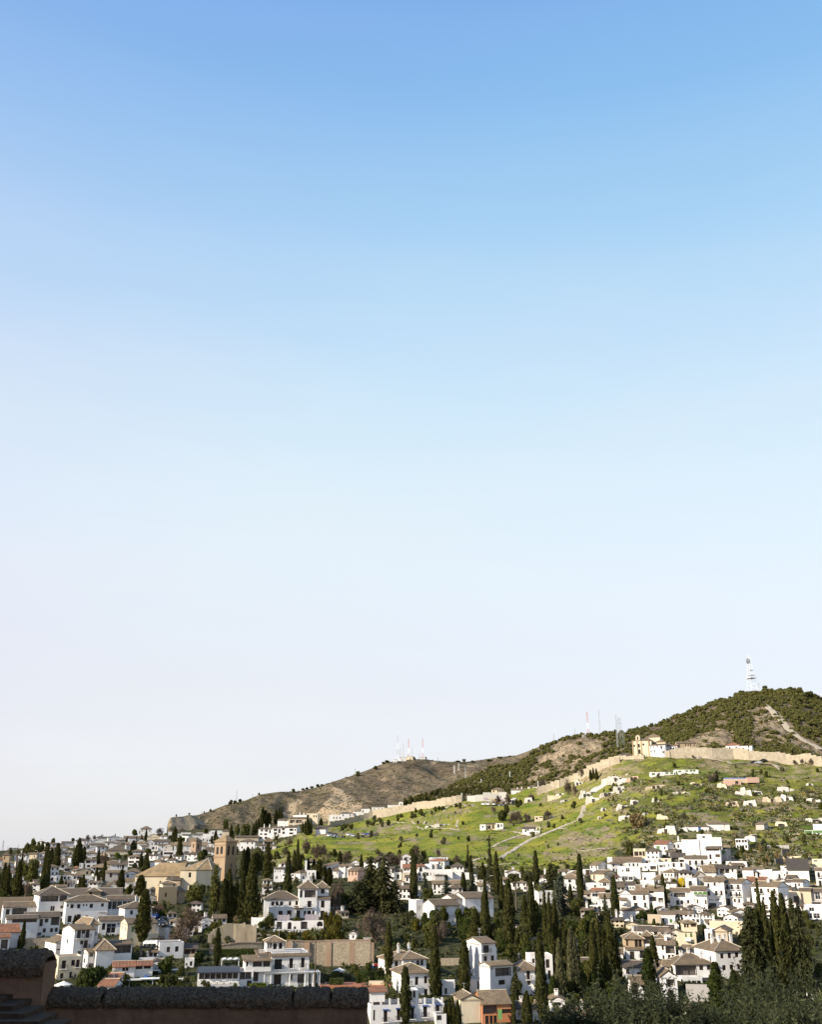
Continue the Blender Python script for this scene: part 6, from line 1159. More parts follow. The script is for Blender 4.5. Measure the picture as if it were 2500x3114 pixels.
WIDE=[wide_cypress(21),wide_cypress(22)]
def fir_crown(seed,tiers,droop,n_b,gap,spread=1.0,H=12.,R=3.5,core=True):
 g=np.random.default_rng(seed); Qs=[]
 for i in range(tiers):
  t=.04+.93*i/tiers+g.uniform(-.01,.01); rad=(1-t)**spread*g.uniform(.75,1.1)+.05
  for b in range(n_b):
   a=g.uniform(0,2*np.pi); L=rad*g.uniform(.6,1.08); m_=max(4,int(22*L*(1-gap))); u=g.uniform(.12,1,m_)
   x=np.stack([np.cos(a)*u*L,np.sin(a)*u*L,t+.05*u*(1-u)-droop*u**1.6*L*.12+g.normal(0,.006,m_)],1); x[:,0]+=g.normal(0,.045,m_); x[:,1]+=g.normal(0,.045,m_)
   out=np.tile([np.cos(a),np.sin(a),-.25*droop],(m_,1)); sc=np.array([R,R,H]); Qs.append(cards(x*sc,out,.95,.42,np.tile([0,0,1.0],(m_,1)),.4)/sc)
 if core: Qs.append(lathe_np([(z,(1-z)**spread*.30+.01) for z in np.linspace(.05,.96,9)],7,.25,seed))
 Qs.append(tube_np([(0,0,-.05),(0,0,.5),(0,0,.98)],[.05,.03,.008],5)); return quad_mesh('conifer_crown',Qs,M['conifer_leaf'])
FIR=[fir_crown(31,26,.6,9,.1),fir_crown(32,22,.9,9,.0),fir_crown(33,30,.4,8,.2,1.2)]
CEDAR=[fir_crown(41,15,.7,14,-.9,.62,13,5),fir_crown(42,13,1.1,14,-1.,.5,13,5)]
BUSHY=[fir_crown(46,30,.9,15,-.9,.55,14,5.2),fir_crown(47,28,.8,15,-.9,.5,14,5.2)]
def round_crown(seed,blobs,n,flat=1.0,R=3.0,size=.55,low=.0,fill=.62):
 g=np.random.default_rng(seed); Qs=[]
 for k in range(blobs):
  d=g.normal(0,1,3); d /= np.linalg.norm(d); c=d*g.uniform(.25,.62)*np.array([1,1,.8*flat])+np.array([0,0,.5]); rad=g.uniform(.26,.44)
  v=g.normal(0,1,(n,3)); v /= np.linalg.norm(v,axis=1,keepdims=True); C=c+v*rad*g.uniform(.75,1.1,(n,1))*np.array([1,1,.85*flat]); C[:,2]=np.maximum(C[:,2],low)
  Qs.append(cards(C*R,v+np.array([0,0,.3]),size,size*.62,v,.7)/R)
  if fill: q=lathe_np([(c[2]+z*rad*fill*.8*flat,rad*fill*math.sqrt(max(1-z*z,.02))) for z in (-.98,-.5,.1,.6,.98)],7,.2,seed+k); q[...,0]+=c[0]; q[...,1]+=c[1]; Qs.append(q)
 return quad_mesh('tree_crown',Qs,M['broad_leaf'])
ROUND=[round_crown(51,11,190),round_crown(52,13,170),round_crown(53,9,210,.8)]
LOOSE=[round_crown(56,12,110,1.0,fill=0,size=.5),round_crown(57,14,90,1.1,fill=0,size=.5)]
SHRUB=[round_crown(61,9,130,.75,1.5,.42,.02),round_crown(62,11,110,.7,1.5,.42,.02),round_crown(63,7,150,.85,1.5,.42,.02)]
UMB=[round_crown(66,12,170,.42,4.0,.6)]
def bare_crown(seed,levels=5,twigs=1300):
 g=np.random.default_rng(seed); Qs=[]; tips=[]
 def grow(p,d,L,r,lev):
  q=p+d*L*.5+g.normal(0,.04,3)*L; e=q+(d+g.normal(0,.15,3))*L*.5; Qs.append(tube_np([p,q,e],[r,r*.8,r*.6],4 if lev<2 else 3))
  if lev>=levels: tips.append((e,d)); return
  for k in range(g.integers(2,5)):
   nd=d+g.normal(0,.55,3)+np.array([0,0,.12]); nd /= np.linalg.norm(nd); grow(e if k else q,nd,L*g.uniform(.62,.85),r*.56,lev+1)
 for k in range(4): d=np.array([g.normal(0,.4),g.normal(0,.4),1.0]); grow(np.array([0,0,0.]),d/np.linalg.norm(d),.30,.030,1)
 T_=np.array([t[0] for t in tips]); D=np.array([t[1] for t in tips]); idx=g.integers(0,len(T_),twigs*2); C=T_[idx]+g.normal(0,.035,(twigs*2,3)); Qs.append(cards(C,D[idx]+g.normal(0,.4,(twigs*2,3)),.15,.013))
 Q=np.concatenate(Qs); Q[...,2] -= 0; m=Q[...,2].max(); Q /= m; s=np.abs(Q[...,:2]).max(); Q[...,:2] /= s*.85; return quad_mesh('bare_branches',Q,M['twig'])
BARE=[bare_crown(71),bare_crown(72),bare_crown(73)]
def palm_crown(seed,n=46):
 g=np.random.default_rng(seed); Qs=[]
 for k in range(n):
  a=g.uniform(0,2*np.pi); el=g.uniform(-.5,1.3); P=[]; p=np.zeros(3); d=np.array([np.cos(a)*np.cos(el),np.sin(a)*np.cos(el),np.sin(el)])
  for i in range(7): P.append(p.copy()); p=p+d*.17; d=d+np.array([0,0,-.13]); d /= np.linalg.norm(d)
  P=np.array(P); s=np.array([-np.sin(a),np.cos(a),0])
  for i in range(6):
   w0,w1=(.085*math.sin(math.pi*(j+.6)/7) for j in (i,i+1))
   for sg in (-1,1): Qs.append(np.array([[P[i],P[i]+sg*s*w0+[0,0,-.03],P[i+1]+sg*s*w1+[0,0,-.03],P[i+1]]]))
 return quad_mesh('palm_fronds',Qs,M['palm_leaf'])
PALM=[palm_crown(81),palm_crown(82)]
_tm=MB(); _tm.tube([(0,0,-.25),(.01,0,.3),(-.01,.01,.65),(0,0,1)],[1.25,1.0,.85,.7],7,cap=False); TRUNK=_tm.mesh('trunk',M['bark'])
def with_mat(o,mat):
 if mat and o.data.materials[0] != M[mat]: o.material_slots[0].link = 'OBJECT'; o.material_slots[0].material=M[mat]
 return o
def tree(name,tile,x,yt,yb,w,crown,label,mat=None,trunk=.06,tr=None,cat='tree',group=None,tmat='bark',lean=0,Y=None,where=surf,part='crown',over=.0,twigs=False):
 """Tree whose base is at x, yb and whose top reaches yt; w is the crown's width in pixels, trunk the share of bare stem."""
 cx,cy=T(tile,x,yb); p=where(cx,cy); s=px_size(cx,cy,p.y)*TILES[tile][2]; H,W=(yb-yt)*s,w*s
 o=empty(name,p-Vector((0,0,.1)),rng.uniform(0,6.28),label,cat,group); r=rng.randrange(99)
 c=with_mat(link(part,crown[r % len(crown)] if isinstance(crown,list) else crown,o),mat); c.location=(0,0,H*trunk); c.scale=(W/2,W/2,H*(1-trunk)); c.rotation_euler=(lean,0,0)
 t=with_mat(link('trunk',TRUNK,o),tmat); R=tr or max(.10,min(W*.05,.5)); t.scale=(R,R,max(H*(trunk+.12+over),.6))
 return o
def cyp(tile,where,group,items,mat=None,lab='dark green cypress'):
 out=[]
 for it in items:
  x,yt,yb,w=it[:4]; o=it[4] if len(it)>4 else {}
  s_=TILES[tile][2]; ratio=w/(yb-yt); shape=o.get('wide'); size=(yb-yt)*s_
  lb=o.get('lab'); ad=('broad ' if ratio>.24 else 'pencil slim ' if ratio<.085 else 'slender ' if ratio<.13 else '') ; tl = 'very tall ' if size>115 else 'tall ' if size>75 else 'short ' if size<34 else ''
  t=tree('cypress_tree',tile,x,yt,yb,w*1.22,WIDE if shape else CYP,lb or (tl+ad+lab),o.get('mat',mat),o.get('trunk',.03),None,'cypress',group,o.get('tmat','bark')); t['_fix']=bool(lb); out.append(t)
 if where: number([t for t in out if not t['_fix']],where)
 return out
WD=dict(wide=1)
cyp('A','among the left town cypresses','cypresses of the left town',[(460,330,582,54),(415,370,565,46),(360,372,765,92,WD),(645,285,512,86,WD),(695,348,490,40),(822,368,490,32),(130,488,785,66),(40,515,775,72,WD),(172,400,560,27),(8,502,775,44),(870,478,645,36),(797,530,712,35),(822,560,712,26),
 (505,590,712,42),(545,620,708,18),(690,590,722,36),(665,600,716,28),(465,662,716,16),(1005,562,785,62)])
cyp('A','above the church roof','cypresses above the church',[(1225,395,565,62,WD),(1180,402,525,36),(1505,268,462,46),(1432,408,496,30),(1355,384,446,20),(1225,200,292,24),(1070,260,312,28),(1018,300,332,9),(1190,250,290,14),(1420,250,300,10),(1310,290,330,9)])
cyp('A',None,None,[(1170,608,815,82,dict(lab='broad dark cypress right of the ochre annex, before the nave',wide=0))])
tree('cypress_tree','E',1180,-128,412,132,CYP[1],'largest cypress on the left, bare trunk rising from the restaurant roof','cypress_leaf',.24,.42,'cypress',tmat='pale_bark',over=.1)
cyp('E',None,None,[(178,112,335,42,dict(lab='small dark cypress before the stone terrace wall')),(150,235,335,24,dict(lab='lower cypress leaning on the small dark one')),(36,258,330,26,dict(lab='little cypress at the left edge above the parapet')),(622,65,165,36,dict(lab='thin pointed cypress behind the balcony house'))])
cyp('B','beside the church tower','cypresses around the church tower',[(180,556,985,120,WD),(375,442,1000,105),(298,582,990,72),(310,382,620,48),(345,370,600,50),(140,640,990,66),(250,620,985,46),(225,700,985,60)])
cyp('B','on the bank behind the loggia house','cypresses behind the loggia house',[(515,330,625,60),(770,308,565,34),(740,390,625,46),(800,428,560,26),(860,450,555,34),(912,455,535,38),(955,460,615,58),(1000,538,690,52),(1040,545,690,56),(1310,418,525,30),(1130,388,500,34),(1090,462,560,26),(430,660,722,20),(520,640,755,20),(445,740,900,40),(500,720,905,24)])
cyp('B',None,None,[(685,412,842,60,dict(lab='tall slim cypress standing in front of the loggia house wing'))])
cyp('B','under the brown hill','cypresses under the brown hill',[(475,28,192,46),(500,50,185,40),(530,62,175,38),(590,38,160,30),(614,28,142,26),(636,15,122,20),(440,108,232,25),(420,128,242,25),(400,150,252,24),(210,168,302,36),(80,218,312,32),(122,238,292,24),(48,264,322,20),(230,215,300,16)])
cyp('B','beside the stepped apartments','cypresses beside the stepped apartments',[(860,128,262,52),(886,120,252,24),(836,148,252,22),(852,98,242,18),(970,108,185,32),(815,160,250,20)])
cyp('F',None,None,[(90,178,478,58,dict(lab='slender cypress left of the villa by the rubble wall'))])
cyp('F',None,None,[(1540,148,615,64,dict(lab='pencil slim cypress in front of the arched white house',trunk=.02)),(1682,542,1010,84,dict(lab='tall cypress in front of the blue-lintel house at the lower edge'))])
cyp('C','in the central grove','cypresses of the central grove',[(20,408,855,78,WD),(230,578,645,18),(443,578,780,46),(505,438,620,36),(607,488,635,40),(725,415,765,62),(770,618,905,48),(1060,398,725,46),(1435,438,865,50),(1350,678,855,42),(1730,640,985,42),(40,540,640,20)])
cyp('G','in the tall central rank','tall cypresses of the central rank',[(965,-100,205,64),(1025,-282,232,68),(1140,-140,340,52),(1178,-105,360,46),(1225,-70,345,64),(835,-212,362,94),(1110,268,968,84),(1210,248,610,62),(1300,150,420,42),(1550,158,645,60),(1602,78,565,42),(1636,198,565,58),(1692,66,565,92),(1265,300,770,76,dict(mat='scrub_leaf')),(1372,208,705,116,dict(mat='scrub_leaf',wide=1)),(1660,330,640,50),(1575,300,640,44)])
tree('cypress_tree','C',630,638,1165,104,WIDE,'twin-topped great cypress in front of the modern white house',None,.03,None,'cypress')
tree('cypress_tree','G',555,55,562,100,CYP[1],'cypress with long bare forked trunk beside the bright wall',None,.50,.55,'cypress',tmat='pale_bark',over=.1)
cyp('G','along the lower edge','small cypresses at the lower edge',[(290,828,1000,38),(326,788,1000,44),(360,778,1000,42),(396,788,1000,52),(870,738,1000,32),(985,718,990,104,WD)])
cyp('G',None,None,[(205,190,745,84,dict(lab='tall dark cypress between arched house and yard house')),(455,308,735,88,dict(lab='tall dark cypress left of the small gate house'))])
cyp('H','by the right village','cypresses by the right village',[(325,240,525,74),(740,140,225,26),(535,60,165,25),(562,70,162,23),(1280,-180,690,66),(1318,-10,700,72),(1408,-80,690,112),(1476,-66,690,100)])
cyp('H',None,None,[(290,368,760,108,dict(lab='bright green cone cypress left above the olive leaves',mat='hedge_leaf')),(868,478,900,130,dict(lab='large bright green cone cypress below the villa',mat='hedge_leaf')),(1020,540,900,82,dict(lab='smaller green cone cypress right of the large one',mat='hedge_leaf'))])
cyp('D',None,None,[(405,600,838,52,dict(lab='slim cypress in the middle of the white village')),(-2,615,985,60,dict(lab='slim dark cypress left of the second village row')),])
cyp('D0',None,None,[(600,235,880,70,dict(lab='pencil slim cypress at the left end of the village'))])
cyp('K','on the upper slope','three cypresses on the upper slope',[(1103,692,785,26),(1126,678,770,22),(1152,672,770,30),(1298,715,770,20)])
def firs(items,crown,mat,group=None):
 for t_,x,yt,yb,w,lab in items: tree('conifer_tree',t_,x,yt,yb,w,crown,lab,mat,.04,None,'conifer',group)
firs([('C',120,568,800,140,'left silver fir in front of the modern dark windows'),('C',300,588,815,160,'middle silver fir behind the modern white house'),('C',520,578,765,130,'right silver fir beside the twin cypress')],FIR,'silver_leaf','silver firs behind the modern house')
firs([('C',668,262,650,92,'tallest dark conifer with thin ragged top at the slope foot'),('C',480,332,525,64,'dark conifer left of the ragged tall one'),('B',905,570,650,84,'small dark fir beside the tower-like house'),('C',1645,752,945,92,'slim dark fir left of the right village'),('C',1602,848,975,76,'small fir in front of the slim dark fir'),
      ('H',20,180,560,110,'large dark conifer at the left of the lower village'),('G',885,498,800,134,'dark pointed fir right of the tall white house'),('A',965,235,278,26,'tiny fir on the left skyline'),('D',345,640,870,66,'slender fir inside the white village')],FIR,'conifer_leaf')
firs([('B',1385,440,880,250,'left towering cedar with tiered branches'),('B',1492,430,895,270,'right towering cedar with tiered branches'),('C',1190,492,770,200,'open dark cedar above the central grove'),('B',1290,640,900,300,'wide spreading lower cedar left of the pair'),('B',1590,640,900,240,'spreading dark cedar right of the pair')],CEDAR,'conifer_leaf')
firs([('C',1272,585,910,190,'grey-green weeping cedar in the central grove'),('C',1230,640,930,120,'lower grey-green cedar beside the weeping one')],CEDAR,'silver_leaf')
for it in [('H',1185,15,700,330,'huge dark bushy conifer right of the villa'),('H',1605,12,690,230,'huge dark bushy conifer near the right edge'),('A',1465,178,312,76,'dark conifer standing high on the left skyline'),('A',1115,288,405,90,'dark cedar among the upper left roofs'),('A',1138,250,400,46,'dark pointed cedar top among the upper left roofs'),('D',1490,780,985,90,'dark ivy-like conifer beside the sail awnings'),('H',1125,240,690,120,'dark conifer flank beside the villa roof')]:
 tree('conifer_tree',*it[:5],BUSHY if it[4]>60 else FIR,it[5],'conifer_leaf',.04,None,'conifer')
def broad(items,crown=ROUND,mat='broad_leaf',trunk=.22,name='broadleaf_tree',cat='tree',where=None,group=None,**kw):
 out=[tree(name,t_,x,yt,yb,w,crown,lab,mat,trunk,None,cat,group,**kw) for t_,x,yt,yb,w,lab in items]
 if where: number(out,where)
 return out
broad([('A',215,316,425,78,'dark round pine'),('A',268,308,425,80,'dark round pine'),('A',330,308,425,82,'dark round pine'),('A',395,312,370,58,'dark round pine'),('A',440,284,330,52,'dark round pine'),('A',300,350,440,90,'dark round pine'),('A',85,368,412,36,'dark round pine'),('A',610,270,305,36,'dark round pine'),('A',240,365,445,70,'dark round pine'),('A',180,360,450,56,'dark round pine')],mat='pine_leaf',trunk=.08,where='of the pines on the left skyline',group='pines on the left skyline')
broad([('A',1130,208,252,66,'left round tree on the skyline above the town'),('A',1190,205,252,56,'right round tree on the skyline above the town'),('A',260,488,660,130,'big dark green tree among the left cypresses'),('A',205,520,650,70,'smaller green tree beside the left cypresses'),('A',1240,358,425,66,'dark tree above the church between roofs'),('B',165,138,212,64,'round dark tree above the church tower'),('B',265,152,265,56,'dark upright tree under the brown hill'),('B',335,172,265,110,'wide dark tree under the brown hill'),('B',440,370,580,120,'large dark tree right of the church tower'),('B',600,400,460,80,'round tree on the green bank'),
       ('B',1160,745,880,170,'yellow green round tree right of the loggia house'),('C',145,712,815,116,'dark round tree left of the modern white house'),('D1',330,95,320,150,'dark pine leaning over the unfinished house'),('D1',1000,665,800,140,'dark bush tree beside the bright yellow tree'),('J',1460,730,830,110,'dark tree cluster above the ruined farmhouse'),('J',1600,650,720,90,'dark tree beside the graffiti wall end'),('J',1500,690,780,70,'dark tree below the parked white cars')],trunk=.12)
broad([('A',1640,680,870,200,'loose-leaved tree in front of the church apse'),('A',1655,780,850,66,'yellowish thin tree beside the apse tree'),('F',540,50,172,120,'dark umbrella-shaped tree below the loggia house'),('F',480,95,175,60,'small dark tree beside the tarpaulins'),('F',765,80,170,104,'citrus tree in front of the terrace arches'),('G',740,20,135,96,'grey green olive-like tree beside the twin cypress'),('B',60,570,985,140,'loose dark tree between apse and cypresses')],crown=LOOSE,trunk=.25)
broad([('C',890,568,910,150,'umbrella pine with long bare trunk in the grove'),('C',985,575,880,110,'dark pine crown right of the umbrella pine')],crown=UMB,mat='pine_leaf',trunk=.62,over=.1)
broad([('D1',1112,640,800,135,'bright yellow flowering tree in the village')],mat='yellow_leaf',trunk=.12); broad([('C1',1065,270,345,84,'yellow flowering shrub beside the red-roofed house')],crown=SHRUB,mat='yellow_leaf',trunk=.02,name='flowering_shrub',cat='shrub')
broad([('A',980,392,445,50,'yellowish tree between the upper left roofs'),('A',1540,268,308,40,'orange-leaved tree behind the brick tower')],mat='bright_leaf',trunk=.15)
broad([('F',620,185,290,150,'orange-tinted hedge tree'),('F',720,195,292,110,'orange-tinted hedge tree'),('F',850,178,285,90,'orange-tinted hedge tree'),('F',1010,172,285,130,'orange-tinted hedge tree'),('F',1075,140,285,120,'orange-tinted hedge tree'),('F',930,195,285,80,'orange-tinted hedge tree'),('F',1130,190,282,90,'orange-tinted hedge tree'),('F',570,205,290,80,'orange-tinted hedge tree')],mat='citrus_leaf',trunk=.08,where='above the stone wall',group='citrus trees above the stone wall') if leaf_mat('citrus_leaf',(.035,.045,.010),(.15,.12,.018)) is None else None
broad([('F',1030,30,180,120,'golden green tree beside the loggia house terrace'),('F',1110,50,200,110,'dark green tree behind the golden green one')],mat='citrus_leaf',trunk=.1)
broad([('F',310,190,305,110,'dark shrub growing on the sandy retaining wall'),('E',1390,425,560,150,'yellow green vine bush by the restaurant'),('E',1275,275,325,90,'bright green bush above the awning'),('G',612,555,648,100,'russet bush on the tall house terrace'),('G',1192,598,785,96,'bright green ivy bush on the front cypress'),('C',115,912,990,66,'round clipped dark bush before the modern house'),('G',110,50,125,66,'round dark bush at the modern house wall'),('E',760,500,665,280,'large dark twiggy bush above the parapet'),('E',690,520,665,180,'dark green bush left of the orange tiles'),('E',1660,370,445,130,'dark creeper mound above the slate pavilion'),('H1',440,690,960,90,'ivy covered trunk between the lower village houses'),('H1',660,235,400,60,'ivy bush beside the slender fir'),('H1',1440,420,465,150,'clipped dark bush between white posts'),('H1',1565,528,600,300,'long clipped dark hedge above the cream wall'),('H1',505,345,490,200,'dark garden bush under the white houses'),('D1',405,695,780,130,'dark shrub between white courtyard walls')],crown=SHRUB,mat='hedge_leaf',trunk=.02,name='garden_bush',cat='bush')
tree('garden_bush','G',678,632,745,108,CYP[2],'yellowish cone bush below the glazed loggia','hedge_leaf',.03,None,'bush')
def bare(items,mat=None,where=None,group=None,name='bare_tree'):
 out=[tree(name,t_,x,yt,yb,w,BARE,lab,mat,.0,.01,'bare tree',group,part='branches') for t_,x,yt,yb,w,lab in items]
 if where: number(out,where)
bare([('A',740,240,310,70,'left bare tree on the town skyline'),('A',795,245,300,56,'middle bare tree on the town skyline'),('A',850,238,285,48,'right bare tree on the town skyline'),('A',1340,185,255,90,'bare grey tree behind the skyline conifer'),('A',870,385,500,110,'large bare tree among the left town roofs'),('A',200,640,790,110,'pale leafless bush by the left cypresses'),('A',1330,810,960,150,'purplish bare tree beside the ochre annex'),('E',1560,-10,300,330,'great round leafless tree beside the steep street'),('E',555,125,235,70,'thin bare tree behind the balcony house gable'),('E',400,165,240,60,'slim bare tree before the boxed bay house'),('F',1450,-10,300,370,'wide tangled leafless tree above the stone wall'),('C',60,330,470,90,'tall pale bare poplar at the slope foot'),('C',235,340,430,60,'small bare tree at the slope foot'),
      ('G',260,90,280,190,'bare tree below the modern house wall'),('C',400,405,520,130,'pale blossoming bare tree by the dark conifers'),('H1',1560,700,900,120,'bare climbing tree beside the balustraded house'),('B',1090,650,920,120,'dark bare tree against the loggia house wall'),('E',830,510,640,90,'pale forked dead tree in the dark bush')])
bare([('B',930,318,470,150,'brownish bare thicket tree'),('B',860,290,420,110,'brownish bare thicket tree'),('B',1000,330,470,110,'brownish bare thicket tree'),('B',1200,385,480,120,'brownish bare thicket tree'),('B',1560,395,530,150,'brownish bare thicket tree'),('B',1650,400,530,130,'brownish bare thicket tree'),('B',1480,380,480,100,'brownish bare thicket tree'),('B',700,270,350,90,'brownish bare thicket tree'),('B',1120,640,800,130,'brownish bare thicket tree'),('B',620,690,760,110,'brownish bare thicket tree')],None,'of the thicket below the green slope','bare thicket below the green slope')
bare([('J',1550,745,850,110,'pinkish bare tree'),('J',1600,730,850,120,'pinkish bare tree'),('J',1660,750,840,90,'pinkish bare tree'),('J',1420,600,700,90,'pinkish bare tree'),('J',1500,580,690,90,'pinkish bare tree'),('J',1380,700,760,60,'pinkish bare tree'),('K',920,760,900,90,'pinkish bare tree'),('K',980,780,920,80,'pinkish bare tree'),('K',1040,640,740,90,'pinkish bare tree'),('C',1150,40,120,110,'pinkish bare tree'),('K',700,740,850,120,'pinkish bare tree'),('K',610,850,930,80,'pinkish bare tree')],None,'along the old walls','bare trees along the old walls')
bare([('M',825,300,380,70,'left bare tree by the small dark cypress of the slope'),('M',790,310,385,60,'second bare tree by the small dark cypress of the slope'),('M',650,150,185,30,'small bare tree at the hilltop wall'),('M',1640,195,260,60,'bare tree against the bright end of the hilltop wall'),('M',1510,195,240,50,'thin bare tree against the bright hilltop wall'),('M',1570,200,255,40,'middle bare tree against the bright hilltop wall')])
cyp('M',None,None,[(850,288,372,24,dict(lab='small dark cypress alone on the cave slope'))])
def palm(t_,x,yt,yb,w,lab,cr=.5,tr=.28,tmat='bark'):
 cx,cy=T(t_,x,yb); p=surf(cx,cy); s=px_size(cx,cy,p.y)*TILES[t_][2]; H,W=(yb-yt)*s,w*s; o=empty('palm_tree',p,0,lab,'palm')
 c=link('fronds',PALM[rng.randrange(2)],o); c.location=(0,0,H-W*.34); c.scale=(W/2/.8,)*3; t=with_mat(link('trunk',TRUNK,o),tmat); t.scale=(tr,tr,H-W*.34); return o
palm('F',918,195,660,108,'slim tall palm standing in front of the villa pergola',tr=.16); palm('C',1090,685,985,78,'palm with thin trunk in the central grove',tr=.15); palm('A',125,378,570,56,'palm with shaggy thick trunk at the left',tr=.5); palm('A',345,595,765,96,'low palm among the left cypresses'); palm('B',597,252,370,88,'palm beside the arcade villa')
palm('F',1532,590,730,110,'dark bushy palm beside the white pavilion',tr=.4)
def hedge(tile,x0,x1,yt,yb,lab,depth=2.0,arch=(),mat='hedge_leaf',yaw=0):
 cx,cy=T(tile,(x0+x1)/2,yb); p=surf(cx,cy); s=px_size(cx,cy,p.y)*TILES[tile][2]; W,H=(x1-x0)*s,(yb-yt)*s
 o=empty('hedge',p,-math.atan2(p.x,p.y)+R_(yaw),lab,'hedge'); n=int(W*H*14)+200
 C=np.stack([nr_.uniform(-W/2,W/2,n),nr_.uniform(0,depth,n),nr_.uniform(-.3,H,n)],1); f=nr_.random(n); C[f<.6,1]=nr_.normal(0,.06,(f<.6).sum()); C[f>.75,2]=H+nr_.normal(0,.06,(f>.75).sum())
 C=C[~np.any([(np.abs(C[:,0]-(a-(x0+x1)/2)*s)<.8) & (C[:,2]<2.4) for a in arch],0)] if arch else C
 Q=[cards(C,np.tile([0,-.4,.6],(len(C),1)),.34,.2,None,.8)]; c=MB(); xs=[-W/2+.08]+sum([[(a-(x0+x1)/2)*s-.8,(a-(x0+x1)/2)*s+.8] for a in arch],[])+[W/2-.08]
 for a,b in zip(xs[::2],xs[1::2]): c.box(a,b,.08,depth-.08,-2,H-.05)
 with_mat(link('foliage',quad_mesh('hedge_leaves',Q,M[mat]),o),mat); c.build('core',M[mat],o)
 return o
hedge('F',122,436,358,412,'long low hedge between rubble wall and white frame pergola'); hedge('F',1066,1370,532,612,'tall clipped hedge with three cut arches in the villa garden',arch=(1153,1200,1258)); hedge('F',1380,1510,536,606,'clipped hedge block beside the slim cypress'); hedge('F',1040,1162,592,660,'low clipped hedge block above the parapet end'); hedge('E',940,990,538,612,'dark clipped hedge block at the white low wall')
hedge('H',1540,1625,742,815,'left clipped hedge cube at the lower right',yaw=0); hedge('H',1632,1760,742,815,'right clipped hedge cube at the lower right'); hedge('F',365,512,622,668,'bright low hedge in front of the villa terrace',mat='bright_leaf'); hedge('E',985,1230,592,640,'dark hedge strip under the white beams'); hedge('E',1290,1530,585,640,'second dark hedge strip under the white beams'); hedge('C',310,460,470,530,'dark hedge beside the yellow shrub')
def growth(n,poly,size,crown,mats,where,group,name,cat,lab,seed,trunk=.03,asp=(.8,1.2)):
 r=random.Random(seed); xs,ys=[p[0] for p in poly],[p[1] for p in poly]; out=[]; tries=0
 while len(out)<n and tries<6000:
  tries+=1; x,y=r.uniform(min(xs),max(xs)),r.uniform(min(ys),max(ys))
  if not bool(in_poly(np.array(x),np.array(y),poly)): continue
  w=r.uniform(*size); h=w*r.uniform(*asp)
  if any(q[0]-2<x<q[2]+2 and q[1]+(q[3]-q[1])*.3<y<q[3]+7 for q in (hh['_bb'] for hh in HOUSES)): continue
  out.append(tree(name,'S',x,y-h,y,w,crown,lab,r.choice(mats),trunk,None,cat,group))
 if where: number(out,where)
 return out
DK=['broad_leaf','hedge_leaf','conifer_leaf','broad_leaf','pine_leaf']
VAL=[(1140,2790),(1250,2815),(1420,2815),(1560,2800),(1700,2770),(1850,2800),(1860,2960),(1700,3050),(1560,2960),(1540,2900),(1420,2870),(1200,2890),(1140,2850)]
growth(40,VAL,(26,60),ROUND+SHRUB,DK,'of the dark central gardens','dark trees of the central gardens','garden_tree','tree','dark garden tree',101,.1)
growth(40,VAL,(16,36),SHRUB,DK+['scrub_leaf','citrus_leaf'],'of the dark central bushes','bushes of the central gardens','garden_bush','bush','dark low bush',102)
growth(34,[(1560,2960),(1860,2900),(1880,3114),(1560,3114)],(22,48),ROUND+SHRUB+LOOSE,DK,'under the front cypresses','trees below the front cypresses','garden_tree','tree','dark leafy tree',103,.08)
growth(40,TOWN,(9,20),ROUND+SHRUB,DK,'between the left town roofs','trees between the left town roofs','town_tree','tree','small round tree',104,.1)
growth(40,[(600,2600),(1000,2590),(1180,2610),(1180,2640),(1000,2660),(820,2760),(640,2780),(620,2700)],(14,34),ROUND+SHRUB+BARE,DK+['scrub_leaf'],'of the bank behind the loggia house','growth on the bank behind the loggia house','garden_tree','tree','leafy bank tree',105,.06)
growth(38,VILL,(10,24),ROUND+SHRUB,DK+['bright_leaf','scrub_leaf'],'among the village gardens','shrubs of the village gardens','village_shrub','shrub','small green shrub',106)
growth(40,[(0,2640),(110,2640),(130,2730),(300,2716),(640,2720),(660,2830),(560,2860),(470,2800),(100,2745),(0,2745)],(14,34),ROUND+SHRUB+LOOSE,DK,'around the church foot','trees around the church foot','garden_tree','tree','dark round tree',107,.1)
growth(40,[(620,2790),(1140,2820),(1200,2960),(1120,3000),(960,2960),(960,2870),(640,2860)],(14,34),ROUND+SHRUB,DK+['citrus_leaf'],'of the gardens round the villa','garden growth round the villa','garden_bush','bush','green garden bush',108)
growth(36,[(170,2990),(560,2940),(780,2990),(780,3030),(170,3030)],(14,34),SHRUB+ROUND,DK,'above the brown parapet','bushes above the parapet','garden_bush','bush','dark low bush',109)
growth(36,[(1880,2890),(2080,2880),(2260,2930),(2500,2960),(2500,3090),(1880,3100)],(20,44),ROUND+SHRUB,DK,'under the right conifers','growth under the right conifers','garden_tree','tree','very dark garden tree',110,.06)
growth(30,[(2230,2790),(2500,2780),(2500,2880),(2260,2900)],(14,32),ROUND+SHRUB,DK+['scrub_leaf'],'behind the right tall cypresses','growth behind the right cypresses','garden_bush','bush','dull green bush',111)
growth(38,[(1130,2600),(1330,2610),(1330,2650),(1700,2650),(1850,2640),(1840,2670),(1700,2690),(1480,2690),(1130,2650)],(12,30),ROUND+SHRUB+BARE,DK+['scrub_leaf'],'along the foot of the green slope','growth along the foot of the slope','garden_tree','tree','mixed green tree',112,.06)
growth(40,[(1000,2520),(1150,2490),(1300,2462),(1400,2452),(1420,2462),(1200,2510),(1020,2540)],(7,17),SHRUB,['broad_leaf','pine_leaf','scrub_leaf'],'along the long tan wall','shrubs along the long tan wall','slope_shrub','shrub','dark shrub at the wall foot',120)
